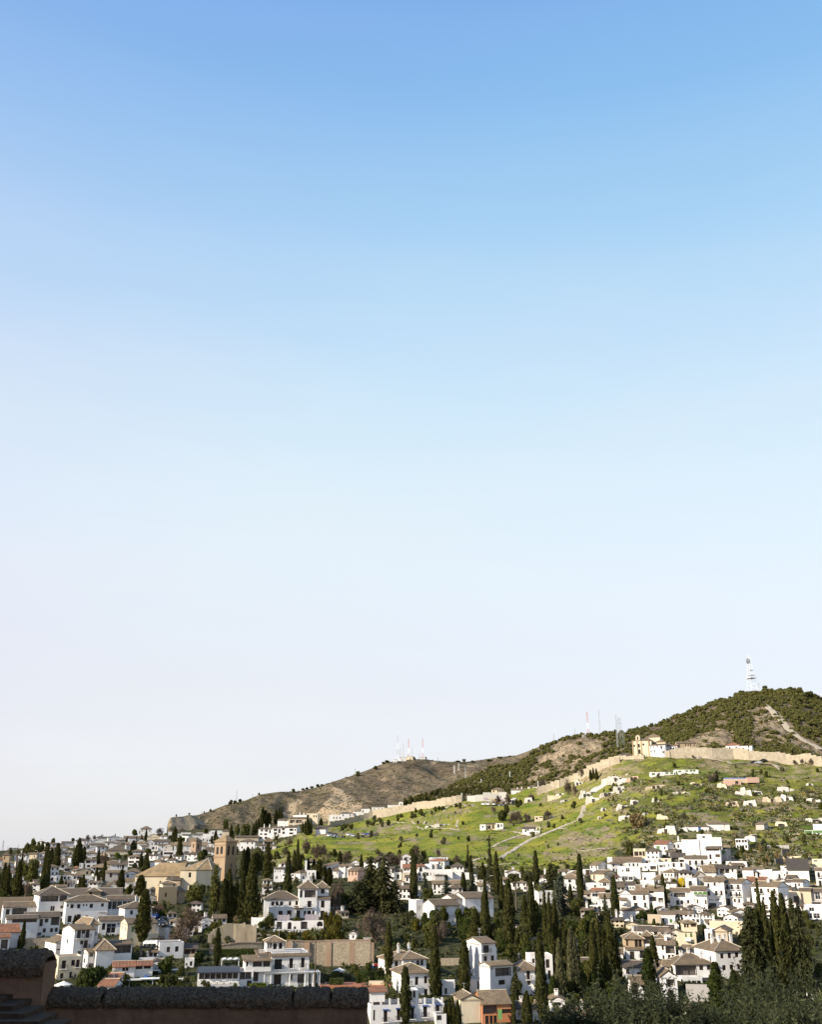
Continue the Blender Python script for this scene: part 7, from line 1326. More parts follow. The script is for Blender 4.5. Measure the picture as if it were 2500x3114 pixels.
growth(40,[(1020,2560),(1420,2470),(1800,2420),(1800,2520),(1600,2620),(1250,2620),(1020,2640)],(8,20),SHRUB,['broad_leaf','hedge_leaf','scrub_leaf'],'on the left green slope','shrubs of the left green slope','slope_shrub','shrub','round dark shrub',121)
growth(40,[(1800,2420),(1950,2320),(2500,2350),(2500,2440),(2200,2440),(1850,2470)],(7,17),SHRUB+LOOSE,['broad_leaf','scrub_leaf','pine_leaf'],'on the slope below the hilltop wall','shrubs below the hilltop wall','slope_shrub','shrub','dull green shrub',122)
growth(40,[(1830,2470),(2500,2440),(2500,2600),(2300,2620),(2200,2550),(1880,2560)],(8,20),SHRUB+LOOSE,['broad_leaf','scrub_leaf','agave_leaf'],'among the white cave fronts','shrubs among the cave fronts','slope_shrub','shrub','scrubby grey-green shrub',123)
growth(38,[(2220,2560),(2500,2540),(2500,2640),(2330,2650),(2230,2620)],(9,22),SHRUB+LOOSE+BARE,['scrub_leaf','broad_leaf','dry_leaf'],'in the scrub behind the village','shrubs in the scrub behind the village','slope_shrub','shrub','tangled brown-green shrub',124)
tree('reed_clump','M',190,655,768,190,SHRUB,'big tawny clump of dry reeds left of the cave houses','dry_leaf',.0,.02,'reeds',part='stalks')
def tufts(name,polys,n,size,where,mats,seed,per=7,hi=.8,clump=(-.9,.55)):
 g=np.random.default_rng(seed); xs=[p[0] for q in polys for p in q]; ys=[p[1] for q in polys for p in q]; X,Yp=g.uniform(min(xs),max(xs),n*4),g.uniform(min(ys),max(ys),n*4)
 keep=np.any([in_poly(X,Yp,q) for q in polys],0) & ((Yp>top_row(X)+3) if where is surf else True); dens=fbm(X/34,Yp/12,4,seed)>g.uniform(*clump,n*4); X,Yp=X[keep & dens][:n],Yp[keep & dens][:n]
 P=np.array([where(a,b) for a,b in zip(X,Yp)]); s=g.uniform(*size,len(P)); C=np.repeat(P,per,0); S=np.repeat(s,per); v=g.normal(0,1,(len(C),3)); v[:,2]=np.abs(v[:,2])*hi
 v /= np.linalg.norm(v,axis=1,keepdims=True); Q=cards(C+v*S[:,None]*.5,v,1.0,.42,None,.3); mid=Q.mean(1,keepdims=True); Q=mid+(Q-mid)*S[:,None,None]
 me=quad_mesh(name,Q,[M[m] for m in mats]); me.polygons.foreach_set('material_index',np.repeat(g.integers(0,len(mats),len(P)),per).astype(np.int32)); tag(link(name,me),kind='stuff')
tufts('slope_scrub',[SLOPE],5500,(.3,1.0),surf,['scrub_leaf','scrub_leaf','hedge_leaf','agave_leaf'],201,clump=(-.2,.45))
tufts('bank_scrub',[[(1840,2400),(2000,2340),(2500,2370),(2500,2650),(1900,2600)]],6500,(.4,1.5),surf,['agave_leaf','scrub_leaf','hedge_leaf','scrub_leaf','agave_leaf','broad_leaf','hedge_leaf','dry_leaf'],203,clump=(-.15,.4))
tufts('town_undergrowth',[[(0,2560),(2500,2640),(2500,3110),(150,3040),(0,2900)]],9000,(.5,1.6),surf,['hedge_leaf','broad_leaf','scrub_leaf','conifer_leaf'],204)
tufts('brown_scrub',[[(640,2488),(700,2440),(900,2405),(1230,2312),(1560,2300),(1560,2430),(1300,2470),(1000,2530),(620,2540)]],6500,(.6,1.7),brown_at,['scrub_leaf','dry_leaf','hedge_leaf','scrub_leaf'],205)
tufts('hill_scrub',OPEN_B,3500,(.6,1.8),wood_at,['scrub_leaf','dry_leaf','scrub_leaf','hedge_leaf'],206)
growth(16,[(625,2812),(790,2806),(790,2818),(625,2826)],(14,30),SHRUB+LOOSE,DK+['dry_leaf'],'on top of the sandy retaining wall','bushes on the sandy retaining wall','garden_bush','bush','dark overhanging bush',131)
broad([('F',60,215,310,90,'olive brown shrub at the left foot of the sandy wall'),('F',185,245,312,70,'low shrub at the middle foot of the sandy wall'),('F',410,200,310,60,'dark shrub at the right end of the sandy wall')],crown=SHRUB,mat='scrub_leaf',trunk=.02,name='garden_bush',cat='bush')
BELT=[(1250,2820),(1420,2830),(1560,2810),(1860,2790),(1880,2900),(1860,3000),(1700,3060),(1600,3000),(1540,2910),(1420,2880),(1250,2880)]
growth(60,BELT,(30,62),ROUND+SHRUB+LOOSE,['broad_leaf','hedge_leaf','conifer_leaf'],'of the dark belt between the cypresses','trees of the dark belt between the cypresses','garden_tree','tree','dark evergreen tree',141,.06)
# ------------------------------------------------------------ hills: pines
WOOD=[(1225,2450),(1232,2420),(1290,2417),(1360,2400),(1415,2385),(1470,2356),(1505,2338),(1560,2330),(1600,2308),(1640,2275),(1700,2254),(1740,2243),(1790,2238),(1880,2230),(1950,2219),(2000,2204),(2100,2164),(2200,2129),(2250,2113),(2300,2107),(2420,2099),(2500,2127),(2600,2165),(2600,2345),(2300,2318),(2100,2302),(1900,2302),(1840,2335),(1700,2402),(1600,2425),(1400,2446)]
g=np.random.default_rng(5); X,Yp=g.uniform(1225,2600,16000),g.uniform(2095,2450,16000)
inw=in_poly(X,Yp,WOOD); opn=np.any([in_poly(X,Yp,q) for q in OPEN_B],0); dens=fbm(X/40,Yp/20,4,90)
ok=inw & np.where(opn,(dens>.12) & (g.random(16000)<.22),dens>-.80); X,Yp=X[ok],Yp[ok]; sel=[]; cells={}
for i in range(len(X)):
 k=(int(X[i]//8),int(Yp[i]//4.6))
 if k in cells: continue
 cells[k]=1; sel.append(i)
pts=[(float(X[i]),float(Yp[i]),float(g.uniform(10,18))) for i in sel]; pts.sort(key=lambda q: -q[1]+(400 if not (q[1]>2290) else 0))
near_p,far_p=pts[:260],pts[260:]
ZONES=[(1420,"at the wood's left tip"),(1560,'below the bare ridge'),(1720,'under the red and white mast'),(1850,'left of the greenish mast'),(2000,'behind the hilltop church'),(2150,'above the tan stone ruin'),(2300,'above the red-roofed hilltop house'),(2420,'below the hill track'),(9999,"at the wood's right end")]
_zn={}
for x,y,w in near_p: _zn.setdefault(next(z for lim,z in ZONES if x<lim),[]).append((y,tree('hill_pine','S',x,y-w*.85,y+1,w,ROUND,'dark pine','pine_leaf',.12,None,'pine','pines low on the wooded hill',where=wood_at)))
for z,q in _zn.items():
 q=[o for y,o in sorted(q,key=lambda t: -t[0])]; k=-(-len(q)//35)
 for i in range(k): number(q[i*len(q)//k:(i+1)*len(q)//k],z+('' if k==1 else ', ' + ('lowest','second','third','fourth','fifth','sixth','seventh')[i] + ' row'))
def pine_mass(name,P,seed):
 g=np.random.default_rng(seed); Q=[]
 for x,y,w in P:
  p=np.array(wood_at(x,y)); s=px_size(x,y,p[1]); R=w*s*.5; n=46; v=g.normal(0,1,(n,3)); v /= np.linalg.norm(v,axis=1,keepdims=True); v[:,2]=np.abs(v[:,2])*.9-.15
  lump=1+.25*np.sin(v[:,:1]*4+x)*np.cos(v[:,1:2]*5+y); C=p+np.array([0,0,R*.55])+v*R*lump*g.uniform(.8,1.08,(n,1))*np.array([1,1,.95]); Q.append(cards(C,v*.4+np.array([0,0,.5]),R*.62,R*.46,v,.6))
  c=lathe_np([(z*R*.8+R*.5,R*.74*math.sqrt(max(1-z*z,.03))) for z in (-.9,-.2,.4,.75,.98)],6,.2,int(x)); Q.append(c+p)
 tag(link(name,quad_mesh(name,Q,M['pine_leaf'])),kind='stuff')
pine_mass('pine_wood',far_p,7)
def hill_trees(items,where,labwhere,lab,group):
 out=[tree('hill_pine',t_,x,y-h,y+3,w,ROUND+SHRUB,lab,'pine_leaf',.08,None,'pine',group,where=where) for t_,x,y,w,h in items]; number(out,labwhere)
hill_trees([('I',795,603,22,18),('I',1085,575,46,20),('I',1165,562,36,18),('I',1200,552,40,18),('I',1240,545,44,20),('I',1290,533,40,24),('I',1325,530,40,16),('I',1628,435,56,32),('I',555,695,40,36),('I',590,682,40,24),('I',635,665,40,26),('I',97,790,20,22),('I',205,790,22,18),('I',333,762,16,14),('I',385,757,30,24),
   ('J',495,332,60,18),('J',395,378,56,30),('J',460,345,40,20),('J',608,300,30,20),('J',720,300,30,16),('J',818,300,18,20),('J',1140,322,40,26),('J',1210,322,44,18),('J',1090,326,60,14),('J',1355,316,70,20),('J',1440,310,60,20),('J',1530,302,70,24),('J',1580,296,50,20)],brown_at,'along the brown hill crest','dark pine','pines along the brown hill crest')
hill_trees([('L',1258,330,66,40),('L',1062,350,70,30),('L',1470,350,60,46),('L',1550,365,70,46),('L',1630,380,80,40),('L',1390,345,50,30),('L',1010,365,50,26),('K',1020,372,46,24),('K',1150,382,40,20),('K',1205,385,46,30),('K',1310,372,40,34),('K',740,465,50,24),('K',690,495,40,20),('K',840,435,40,22),('K',890,418,36,18),('K',600,545,60,34),('K',660,520,50,26),('L',180,660,40,26),('L',300,630,40,24),('L',400,590,40,24),('L',520,545,40,24),('L',650,490,40,24),('L',780,430,40,20),('L',880,400,40,20)],wood_at,'along the wooded hill crest','dark pine','pines along the wooded hill crest')
hill_trees([('J',640,682,44,60),('J',690,680,60,70),('J',750,660,60,60),('J',820,650,60,50),('J',880,640,60,50),('J',950,625,60,50),('J',1010,615,60,50),('J',1080,608,60,50),('J',1220,592,70,46),('J',1320,590,60,40),('J',1160,604,60,50)],lambda x,y: surf(x,min(y,2452)) if x<1300 else wood_at(x,y),'behind the long tan wall','round pine','pines behind the long tan wall')
# ------------------------------------------------------------ masts and huts on the hills
def mast(tile,x,yb,yt,wb,wt,mats,label,where,dish=False,kind='lattice_mast',r=.075,T_=0):
 cx,cy=T(tile,x,yb); p=where(cx,cy); s=px_size(cx,cy,p.y)*TILES[tile][2]; H,wb,wt=(yb-yt)*s,wb*s/2,max(wt*s/2,.25); o=empty(kind,p,.4,label,'mast')
 n=max(4,int(H/4)); secs=max(1,min(7,n//2)) if len(mats)>1 else 1
 for q in range(secs):
  m=MB(); a,b=q*n//secs,(q+1)*n//secs
  for i in range(a,b):
   z0,z1=H*i/n-(1.5 if i==0 else 0),H*(i+1)/n; w0,w1=wb+(wt-wb)*i/n,wb+(wt-wb)*(i+1)/n; C0,C1=[(sx*w0,sy*w0,z0) for sx,sy in ((-1,-1),(1,-1),(1,1),(-1,1))],[(sx*w1,sy*w1,z1) for sx,sy in ((-1,-1),(1,-1),(1,1),(-1,1))]
   for k in range(4): m.tube([C0[k],C1[k]],r,4,cap=False); m.tube([C0[k],C1[(k+1) % 4]],r*.6,3,cap=False); m.tube([C1[k],C1[(k+1) % 4]],r*.6,3,cap=False)
  m.build('mast_section',M[mats[q % len(mats)]],o)
 m=MB(); m.tube([(0,0,H),(0,0,H*1.06)],r,4); m.build('antenna',M[mats[0]],o)
 if T_:
  c=MB(); c.box(-T_,T_,-.12,.12,H-.9,H-.6); c.build('crossarm',M[mats[0]],o)
 if dish:
  d=MB(); R=3.3; ring=[[(-wt-1.2-R*.0+math.cos(t)*q*R,-1.4+.8*q*q,H*.86+math.sin(t)*q*R) for t in np.linspace(0,2*math.pi,17)[:-1]] for q in (.02,.5,1)]
  for a,b in zip(ring[:-1],ring[1:]):
   for k in range(16): d.face([a[k],a[(k+1) % 16],b[(k+1) % 16],b[k]])
  d.build('dish',M['steel_grey'],o)
  for zz,pw in ((.40,1.6),(.48,1.4),(.62,1.2)): e=MB(); w=wb+(wt-wb)*zz; e.box(-w*pw,w*pw,-w*pw,w*pw,H*zz,H*zz+.3); e.build('platform',M['steel_white'],o)
 return o
RW=['steel_red','steel_white']
mast('L',1150,358,40,66,12,['steel_white'],'largest white lattice tower with round dish on the right summit',wood_at,True,r=.13)
mast('L',1198,350,272,24,20,['steel_white'],'short white antenna frame beside the largest tower',wood_at,r=.11)
for a in [('J',580,322,98,20,9,['steel_white','steel_grey'],'tallest pale lattice mast of the middle summit'),('J',599,305,200,7,5,['steel_grey'],'thin grey mast close beside the tallest one'),('J',627,302,170,9,7,['steel_grey'],'grey mast above the white summit huts'),('J',672,302,130,9,6,RW,'red and white mast above the second summit hut'),('J',703,302,206,7,6,['steel_grey'],'shorter grey mast right of the second hut'),('J',760,302,255,4,3,['steel_grey'],'smallest pole of the middle summit'),('J',792,298,132,15,10,RW,'broad red and white mast at the right of the middle summit'),
          ('J',221,420,368,10,6,['steel_grey'],'small grey pylon on the left shoulder of the brown hill'),('J',1058,412,344,8,6,['steel_white'],'left of the paired pale pylons on the brown hill'),('J',1095,408,346,8,6,['steel_white'],'right of the paired pale pylons on the brown hill'),('J',1152,467,350,7,5,['steel_grey'],'tall thin pylon right of the paired ones'),('J',919,358,320,5,4,['steel_grey'],'small pylon on the brown hill right of the summit'),
          ('I',603,668,568,7,5,['steel_grey'],'lone thin mast on the left end of the brown hill'),('I',740,618,588,4,3,['steel_grey'],'tiny pole on the left end of the brown hill'),('I',312,755,735,5,4,['steel_grey'],'tiny post above the cliff')]: mast(*a,brown_at)
for a in [('K',790,440,367,7,5,['steel_grey'],'grey crossarm pole on the ridge left of the red and white mast'),('K',968,395,325,8,6,['steel_grey'],'short grey antenna beside the red hut'),('K',1080,388,184,15,11,RW,'red and white lattice mast on the right ridge'),('K',1180,365,162,8,5,['steel_grey'],'thin grey mast right of the red and white one'),('K',1333,552,268,9,8,['steel_grey'],'tall grey antenna pole left of the hilltop church'),('K',1360,548,302,34,22,['steel_green','steel_grey'],'greenish lattice tower left of the hilltop church'),('K',1386,520,380,14,10,['steel_green'],'lower greenish lattice mast next to the church tower group')]: mast(*a,wood_at)
for a in [('K',420,748,680,4,4,['steel_white'],'white pole in the pine wood'),('K',178,815,768,4,4,['steel_white'],'small white pole at the left of the pine wood')]: mast(*a,wood_at)
for a in [('K',660,866,770,4,4,['steel_white'],'pale lamp pole at the foot of the rising tan wall'),('J',1122,612,545,5,4,['steel_white'],'pale post behind the long tan wall'),('L',410,800,722,4,3,['steel_grey'],'thin pole right of the hilltop church')]: mast(*a,lambda x,y: surf(x,max(y,float(top_row(x)))))
hz=lambda Y: (lambda x,y: at(x,y,Y))
mast('A1',22,380,190,40,10,['steel_grey'],'grey lattice pylon on the horizon at the left edge',hz(1150),r=.2); mast('A1',100,370,262,8,6,['steel_grey'],'thin dark mast right of the horizon pylon',hz(1120)); mast('A1',258,360,240,9,6,['steel_grey'],'thin mast among the far blocks',hz(1120))
def hut(tile,x0,x1,yt,yb,lab,mat,where): 
 cx,cy=T(tile,(x0+x1)/2,yb); p=where(cx,cy); s=px_size(cx,cy,p.y)*TILES[tile][2]; W,H=(x1-x0)*s,(yb-yt)*s; o=empty('hut',p,-.1,lab,'hut'); m=MB(); m.box(-W/2,W/2,-2,3,-3,H); m.build('wall',M[mat],o); q=MB(); q.box(-W/2-.3,W/2+.3,-2.3,3.3,H+.003,H+.35); q.build('roof',M['ridge_tile'],o); d=MB(); d.box(-.5,.5,-2.06,-2.002,0,min(2,H*.7)); d.build('door',M['dark_wood'],o)
for a in [('J',543,572,306,330,'leftmost small white hut below the tallest mast','white_wall',brown_at),('J',594,652,292,318,'long white hut on the middle summit','white_wall',brown_at),('J',655,712,283,308,'cream hut under the red and white mast','cream_wall',brown_at),('J',768,812,288,304,'low hut under the broad red and white mast','white_wall',brown_at),('K',1028,1062,376,394,'grey hut on the right ridge','grey_wall',wood_at),('K',985,1006,376,394,'small red hut on the right ridge','orange_wall',wood_at),('I',300,330,862,882,'tiny shrine hut under the cliff','cream_wall',brown_at),('L',1170,1190,345,360,'equipment hut at the foot of the largest tower','white_wall',wood_at)]: hut(*a)
# ------------------------------------------------------------ cars
def car_mesh():
 b=MB(); L,W=2.1,.85
 prof=[(-L,.35),(-L,.75),(-1.75,.92),(-.95,.98),(-.5,1.42),(.75,1.45),(1.55,1.0),(L,.92),(L,.35)]
 for y,sg in ((-W,1),(W,-1)): b.face([(x,y*(.88 if z>1.1 else 1),z) for x,z in prof][::-sg])
 for (x0,z0),(x1,z1) in zip(prof,prof[1:]+prof[:1]):
  k0,k1=(.88 if z0>1.1 else 1),(.88 if z1>1.1 else 1); b.face([(x0,-W*k0,z0),(x1,-W*k1,z1),(x1,W*k1,z1),(x0,W*k0,z0)])
 gls=MB()
 for sg in (-1,1): gls.face([(-.75,sg*(W*.95+.012),1.06),(1.2,sg*(W*.95+.012),1.06),(.72,sg*(W*.89+.012),1.38),(-.45,sg*(W*.89+.012),1.38)][::-sg])
 gls.face([(-.97,-.7,1.0),(-.97,.7,1.0),(-.53,.62,1.4),(-.53,-.62,1.4)]); gls.face([(1.58,.7,1.03),(1.58,-.7,1.03),(.79,-.62,1.43),(.79,.62,1.43)])
 w=MB()
 w.tube([(0,-.1,0),(0,.1,0)],.32,10)
 lamp=MB(); lamp.box(-.02,.02,-.16,.16,-.08,.08)
 return b.mesh('body',M['paint_white']),gls.mesh('car_windows',M['glass']),w.mesh('wheel',M['tyre']),lamp.mesh('headlight',M['white_paint'])
CAR=car_mesh()
def car(tile,x,y,paint,label,rz=0.2,big=1.0,where=surf):
 cx,cy=T(tile,x,y); p=where(cx,cy); o=empty('parked_car',p+Vector((0,0,.25)),rz,label,'car','parked cars'); b=link('body',CAR[0],o); with_mat(b,paint); b.scale=(big,big,big); g_=link('car_windows',CAR[1],o); g_.scale=b.scale
 for sx in (-1.3,1.3):
  for sy in (-.8,.8): w=link('wheel',CAR[2],o); w.location=(sx*big,sy*big,.32)
 for sy in (-.6,.6): h=link('headlight',CAR[3],o); h.location=(-2.11*big,sy*big,.68*big)
 return o
for x,y,c,l in [(1045,280,'paint_white','leftmost white car of the row at the slope edge'),(1076,277,'paint_silver','second car of the row at the slope edge, pale'),(1109,275,'paint_grey','grey car between pale cars at the slope edge'),(1160,272,'paint_black','black car at the slope edge'),(1208,268,'paint_white','white car right of the black one at the slope edge'),(1243,270,'paint_silver','silver car at the right end of the pale row'),(1336,266,'paint_grey','grey car left of the blue cars'),(1369,263,'paint_blue','left blue car at the slope edge'),(1402,257,'paint_blue','right blue car at the slope edge'),(1440,252,'paint_black','rightmost dark car of the slope edge row')]: car('B',x,y,c,l,1.2+.3*rng.random(),1.15)
for x,y,c,l,b in [(1303,708,'paint_white','left white van by the graffiti wall',1.35),(1342,706,'paint_white','right white van by the graffiti wall',1.4),(1392,702,'paint_white','white car right of the two vans',1.1),(1432,696,'paint_silver','pale car right of the white one by the wall',1.05),(1474,692,'paint_silver','last pale car of the graffiti wall row',1.0)]: car('J',x,y,c,l,1.4,b)
for x,y,c,l in [(1157,236,'paint_black','left black car on the upper green slope'),(1198,236,'paint_silver','silver car between black cars on the upper slope'),(1242,230,'paint_black','right black car on the upper green slope')]: car('M',x,y,c,l,.1,1.1)
ribbon('street',tp('E',[(1345,285),(1345,215),(1350,150),(1345,100),(1330,60)]),6.5,mat='asphalt',lift=.4)
for x,y,c,l in [(1310,80,'paint_grey','upper left car in the steep street'),(1352,78,'paint_black','upper right car in the steep street'),(1302,104,'paint_blue','lower left car in the steep street'),(1368,118,'paint_black','third car down the right side of the steep street'),(1368,142,'paint_grey','fourth car down the right side of the steep street'),(1368,166,'paint_black','lowest car in the steep street')]: car('E',x,y,c,l,1.5)
# ------------------------------------------------------------ people
def person_mesh(pose):
 me=bpy.data.meshes.new('person'); J=dict(pelvis=(0,0,.95,.15),waist=(0,.01,1.12,.13),chest=(0,0,1.35,.16),neck=(0,0,1.50,.055),head=(0,-.02,1.60,.10),top=(0,-.01,1.72,.085),sl=(-.19,0,1.42,.065),sr=(.19,0,1.42,.065),el=(-.25,.03,1.14,.045),er=(.25,.03,1.14,.045),hl=(-.24,-.08,.90,.04),hr=(.24,-.08,.90,.04),kl=(-.10,-.02,.50,.075),kr=(.10,-.02,.50,.075),al=(-.10,.02,.08,.05),ar=(.10,.02,.08,.05),tl=(-.10,-.14,.04,.04),tr=(.10,-.14,.04,.04))
 if pose == 'walk': J.update(kl=(-.1,-.2,.52,.075),al=(-.1,-.22,.08,.05),tl=(-.1,-.36,.05,.04),kr=(.1,.06,.5,.075),ar=(.1,.32,.14,.05),tr=(.1,.22,.05,.04),hl=(-.24,.2,.95,.04),hr=(.24,-.24,.97,.04))
 if pose == 'sit':
  J={k: (x,y,z-.5,r) for k,(x,y,z,r) in J.items()}; J.update(kl=(-.12,-.45,.48,.075),kr=(.12,-.45,.48,.075),al=(-.12,-.46,.08,.05),ar=(.12,-.46,.08,.05),tl=(-.12,-.6,.04,.04),tr=(.12,-.6,.04,.04),hl=(-.15,-.35,.56,.04),hr=(.15,-.35,.56,.04),el=(-.26,-.05,.66,.045),er=(.26,-.05,.66,.045))
 names=list(J); E=[('pelvis','waist'),('waist','chest'),('chest','neck'),('neck','head'),('head','top'),('chest','sl'),('chest','sr'),('sl','el'),('sr','er'),('el','hl'),('er','hr'),('pelvis','kl'),('pelvis','kr'),('kl','al'),('kr','ar'),('al','tl'),('ar','tr')]
 me.from_pydata([J[n][:3] for n in names],[(names.index(a),names.index(b)) for a,b in E],[]); o=bpy.data.objects.new('person',me); COL.objects.link(o); o.modifiers.new('skin','SKIN')
 for i,n in enumerate(names): me.skin_vertices[0].data[i].radius=(J[n][3],)*2
 me.skin_vertices[0].data[0].use_root=True; sb=o.modifiers.new('sub','SUBSURF'); sb.levels=1; sb.render_levels=1
 dg=bpy.context.evaluated_depsgraph_get(); out=bpy.data.meshes.new_from_object(o.evaluated_get(dg)); bpy.data.objects.remove(o); out.name = 'person'
 sh=.5 if pose == 'sit' else 0
 for m_ in ('skin','cloth_dark','cloth_blue','paint_black'): out.materials.append(M[m_])
 for f in out.polygons:
  z=f.center.z+sh; f.use_smooth=True; f.material_index=(3 if z>1.66 or (z>1.56 and f.center.y>.02) else 0) if z>1.5 else (0 if abs(f.center.x)>.2 and z<.98 else (1 if z>.98 else 2))
  if pose == 'sit' and f.center.z<.42: f.material_index=2
 return out
PERSON={k: person_mesh(k) for k in ('stand','walk','sit')}
CLN=dict(cloth_dark='dark',cloth_red='red',cloth_blue='blue',cloth_pale='pale',cloth_green='green')
def people(tile,items,what,where,group,pose=('stand','walk'),on=surf,lift=.1,rz=None):
 out=[]
 for x,y in items:
  cx,cy=T(tile,x,y); p=on(cx,cy); c=rng.choice(list(CLN)); ps=rng.choice(pose); o=link('person',PERSON[ps]); o.location=p+Vector((0,0,lift)); o.rotation_euler=(0,0,rng.uniform(0,6.28) if rz is None else rz)
  for i,mm in ((1,c),(2,rng.choice(['cloth_dark','cloth_blue']))): o.material_slots[i].link = 'OBJECT'; o.material_slots[i].material=M[mm]
  tag(o,f"{dict(stand='standing', walk='walking', sit='sitting')[ps]} person in {CLN[c]} top",'person',group); out.append(o)
 number(out,where); return out
people('M',[(700,184),(712,186),(728,184),(742,185),(752,184),(764,185),(780,184),(575,178),(590,180)],'on the hilltop','below the hilltop wall','visitors below the hilltop wall')
people('L',[(60,884),(80,884),(105,883),(130,882),(160,881),(215,880),(235,879)],'on the terrace','before the hilltop church','visitors before the hilltop church')
people('F',[(1374,506),(1388,508),(1400,507),(1412,508),(1424,507),(1436,508),(1450,508)],'in the group','at the right end of the stone wall','group at the stone wall')
people('C',[(1384,184),(1392,185)],'together','beside the long footpath','walkers by the footpath',pose=('walk',))
people('E',[(228,254),(282,254),(318,254),(333,252)],'outdoors','on the rubble terrace wall','people on the rubble terrace',pose=('sit',),lift=.3,rz=.2)
# ------------------------------------------------------------ villa pergola, canopies, awnings, tables
def pergola(tile,x0,x1,yt,yb,lab,depth,posts,mat='white_paint',roof='white_paint',yaw=0,slat=.55,fwd=True,post_w=.16,name='pergola'):
 cx,cy=T(tile,(x0+x1)/2,yb); p=surf(cx,cy); s=px_size(cx,cy,p.y)*TILES[tile][2]; W,H=(x1-x0)*s,(yb-yt)*s; o=empty(name,p,-math.atan2(p.x,p.y)+R_(yaw),lab,'pergola'); c0=(x0+x1)/2
 for x in posts:
  for y in (0,depth):
   q=MB(); X=(x-c0)*s; q.box(X-post_w,X+post_w,y-post_w,y+post_w,-2,H-.02); q.box(X-post_w*1.5,X+post_w*1.5,y-post_w*1.5,y+post_w*1.5,0,.9 if post_w>.12 else .02); q.build('post',M[mat],o)
 b=MB()
 for y in (0,depth): b.box(-W/2,W/2,y-.1,y+.1,H,H+.22)
 b.build('beam',M[mat],o)
 n=int(W/slat)
 for i in range(n):
  key=('slat',round(depth,1),roof,slat)
  if key not in _cache: q=MB(); q.box(-slat*.27,slat*.27,-.4,depth+.2,.225,.33); _cache[key]=q.mesh('slat',M[roof])
  sl=link('slat',_cache[key],o); sl.location=(-W/2+W*(i+.5)/n,0,H)
 return o
pergola('F',485,966,548,660,'white pergola with pale slats along the villa front',3.4,(490,545,706,836,905,961),yaw=8,slat=.6)
pergola('F',128,278,430,505,'white open frame on the terrace left of the villa',2.8,(132,274),slat=1.4,post_w=.09)
pergola('E',1170,1362,338,420,'black steel pergola by the restaurant awning',3,(1172,1240,1310,1358),'iron','iron',slat=1.2,post_w=.07)
pergola('E',985,1532,606,650,'long white double beam over the dark hedges',2.0,(990,1090,1280,1400,1525),slat=9,post_w=.06); pergola('E',1262,1502,530,560,'shorter white beam above the dark hedges',1.6,(1266,1380,1498),slat=9,post_w=.06)
pergola('G',1015,1140,352,415,'thin wooden pergola over the roof terrace behind cypresses',3,(1018,1075,1135),'wood','wood',slat=.9,post_w=.06)
pergola('H',500,650,468,560,'dark timber pergola on the corner balcony',2.0,(505,560,610,645),'dark_wood','dark_wood',yaw=16,slat=.8,post_w=.08); pergola('H1',990,1190,742,840,'dark shade roof on slim posts beside the balustraded house',3,(995,1090,1185),'iron','dark_wood',slat=.35,post_w=.06)
def slab(tile,x0,x1,yt,yb,lab,cat,mat,depth,sag=0,z=None,name='awning',yaw=0,drop=.0,dy=0):
 cx,cy=T(tile,(x0+x1)/2,yb); p=surf(cx,cy); s=px_size(cx,cy,p.y)*TILES[tile][2]; W,H=(x1-x0)*s,(yb-yt)*s; m=MB(); n=10
 pt=lambda i,j: (-W/2+W*i/n,dy-depth*j/3,(z or 0)*s+H*(1-j/3)-sag*math.sin(math.pi*i/n)*(.4+.2*j)+.06*math.sin(i*2.2+j))
 for i in range(n):
  for j in range(3):
   q=[pt(i,j),pt(i,j+1),pt(i+1,j+1),pt(i+1,j)]; m.face(q); m.face([(a,b,c-.05) for a,b,c in q][::-1])
 o=m.build(name,M[mat]); o.location=p; o.rotation_euler=(0,0,-math.atan2(p.x,p.y)+R_(yaw)); return tag(o,lab,cat)
slab('E',1186,1314,340,362,'cream awning stretched out beside the big cypress','awning','awning',2.4,z=70,dy=-1)
slab('F',380,492,76,168,'white tarpaulin draped left of the loggia terrace','tarpaulin','awning',2.2,.3,name='tarpaulin'); slab('F',600,706,54,150,'grey net hanging over the left terrace arch','netting','grey_cloth',1.6,.3,name='netting',dy=-.6); slab('F',834,952,52,152,'grey net hanging over the right terrace arch','netting','grey_cloth',1.6,.3,name='netting',dy=-.6)
slab('D2',1242,1300,835,925,'white sail awning beside the dark conifer','awning','awning',1.2,.4,dy=-3); slab('D2',1338,1402,842,892,'yellow sail awning beside the dark conifer','awning','yellow_leaf',1.2,.4,dy=-3)
slab('G',733,768,840,912,'green curtain hanging at the orange house','curtain','green_paint',.5,.05,name='curtain',dy=-5)
def parasol(tile,x,yt,yb,w,lab,mat='awning'):
 cx,cy=T(tile,x,yb); p=surf(cx,cy); s=px_size(cx,cy,p.y)*TILES[tile][2]; H,R=(yb-yt)*s,w*s/2; o=empty('parasol',p,.3,lab,'parasol'); c=MB(); n=8; A=Vector((0,0,H))
 for k in range(n):
  a,b=[Vector((R*math.cos(t),R*math.sin(t),H-R*.38)) for t in (2*math.pi*k/n,2*math.pi*(k+1)/n)]; mid=(a+b)/2*.96; mid.z=a.z+.05; c.face([a,mid,A]); c.face([mid,b,A]); d=Vector((0,0,.22)); c.face([a-d,b-d,b,a])
 c.build('canopy',M[mat],o); q=MB(); q.tube([(0,0,-.5),(0,0,H)],.05,6); q.build('pole',M['white_paint'],o)
parasol('E',525,618,668+30,150,'large white tent canopy just above the parapet'); parasol('F',1128,498,560,120,'white parasol above the clipped hedge'); parasol('H1',300,470,520,110,'pale blue grey parasol before the low white house'); parasol('H1',575,318,380,100,'white parasol in the village garden'); parasol('E',1680,605,690,24,'closed white parasol beside the slate pavilion')
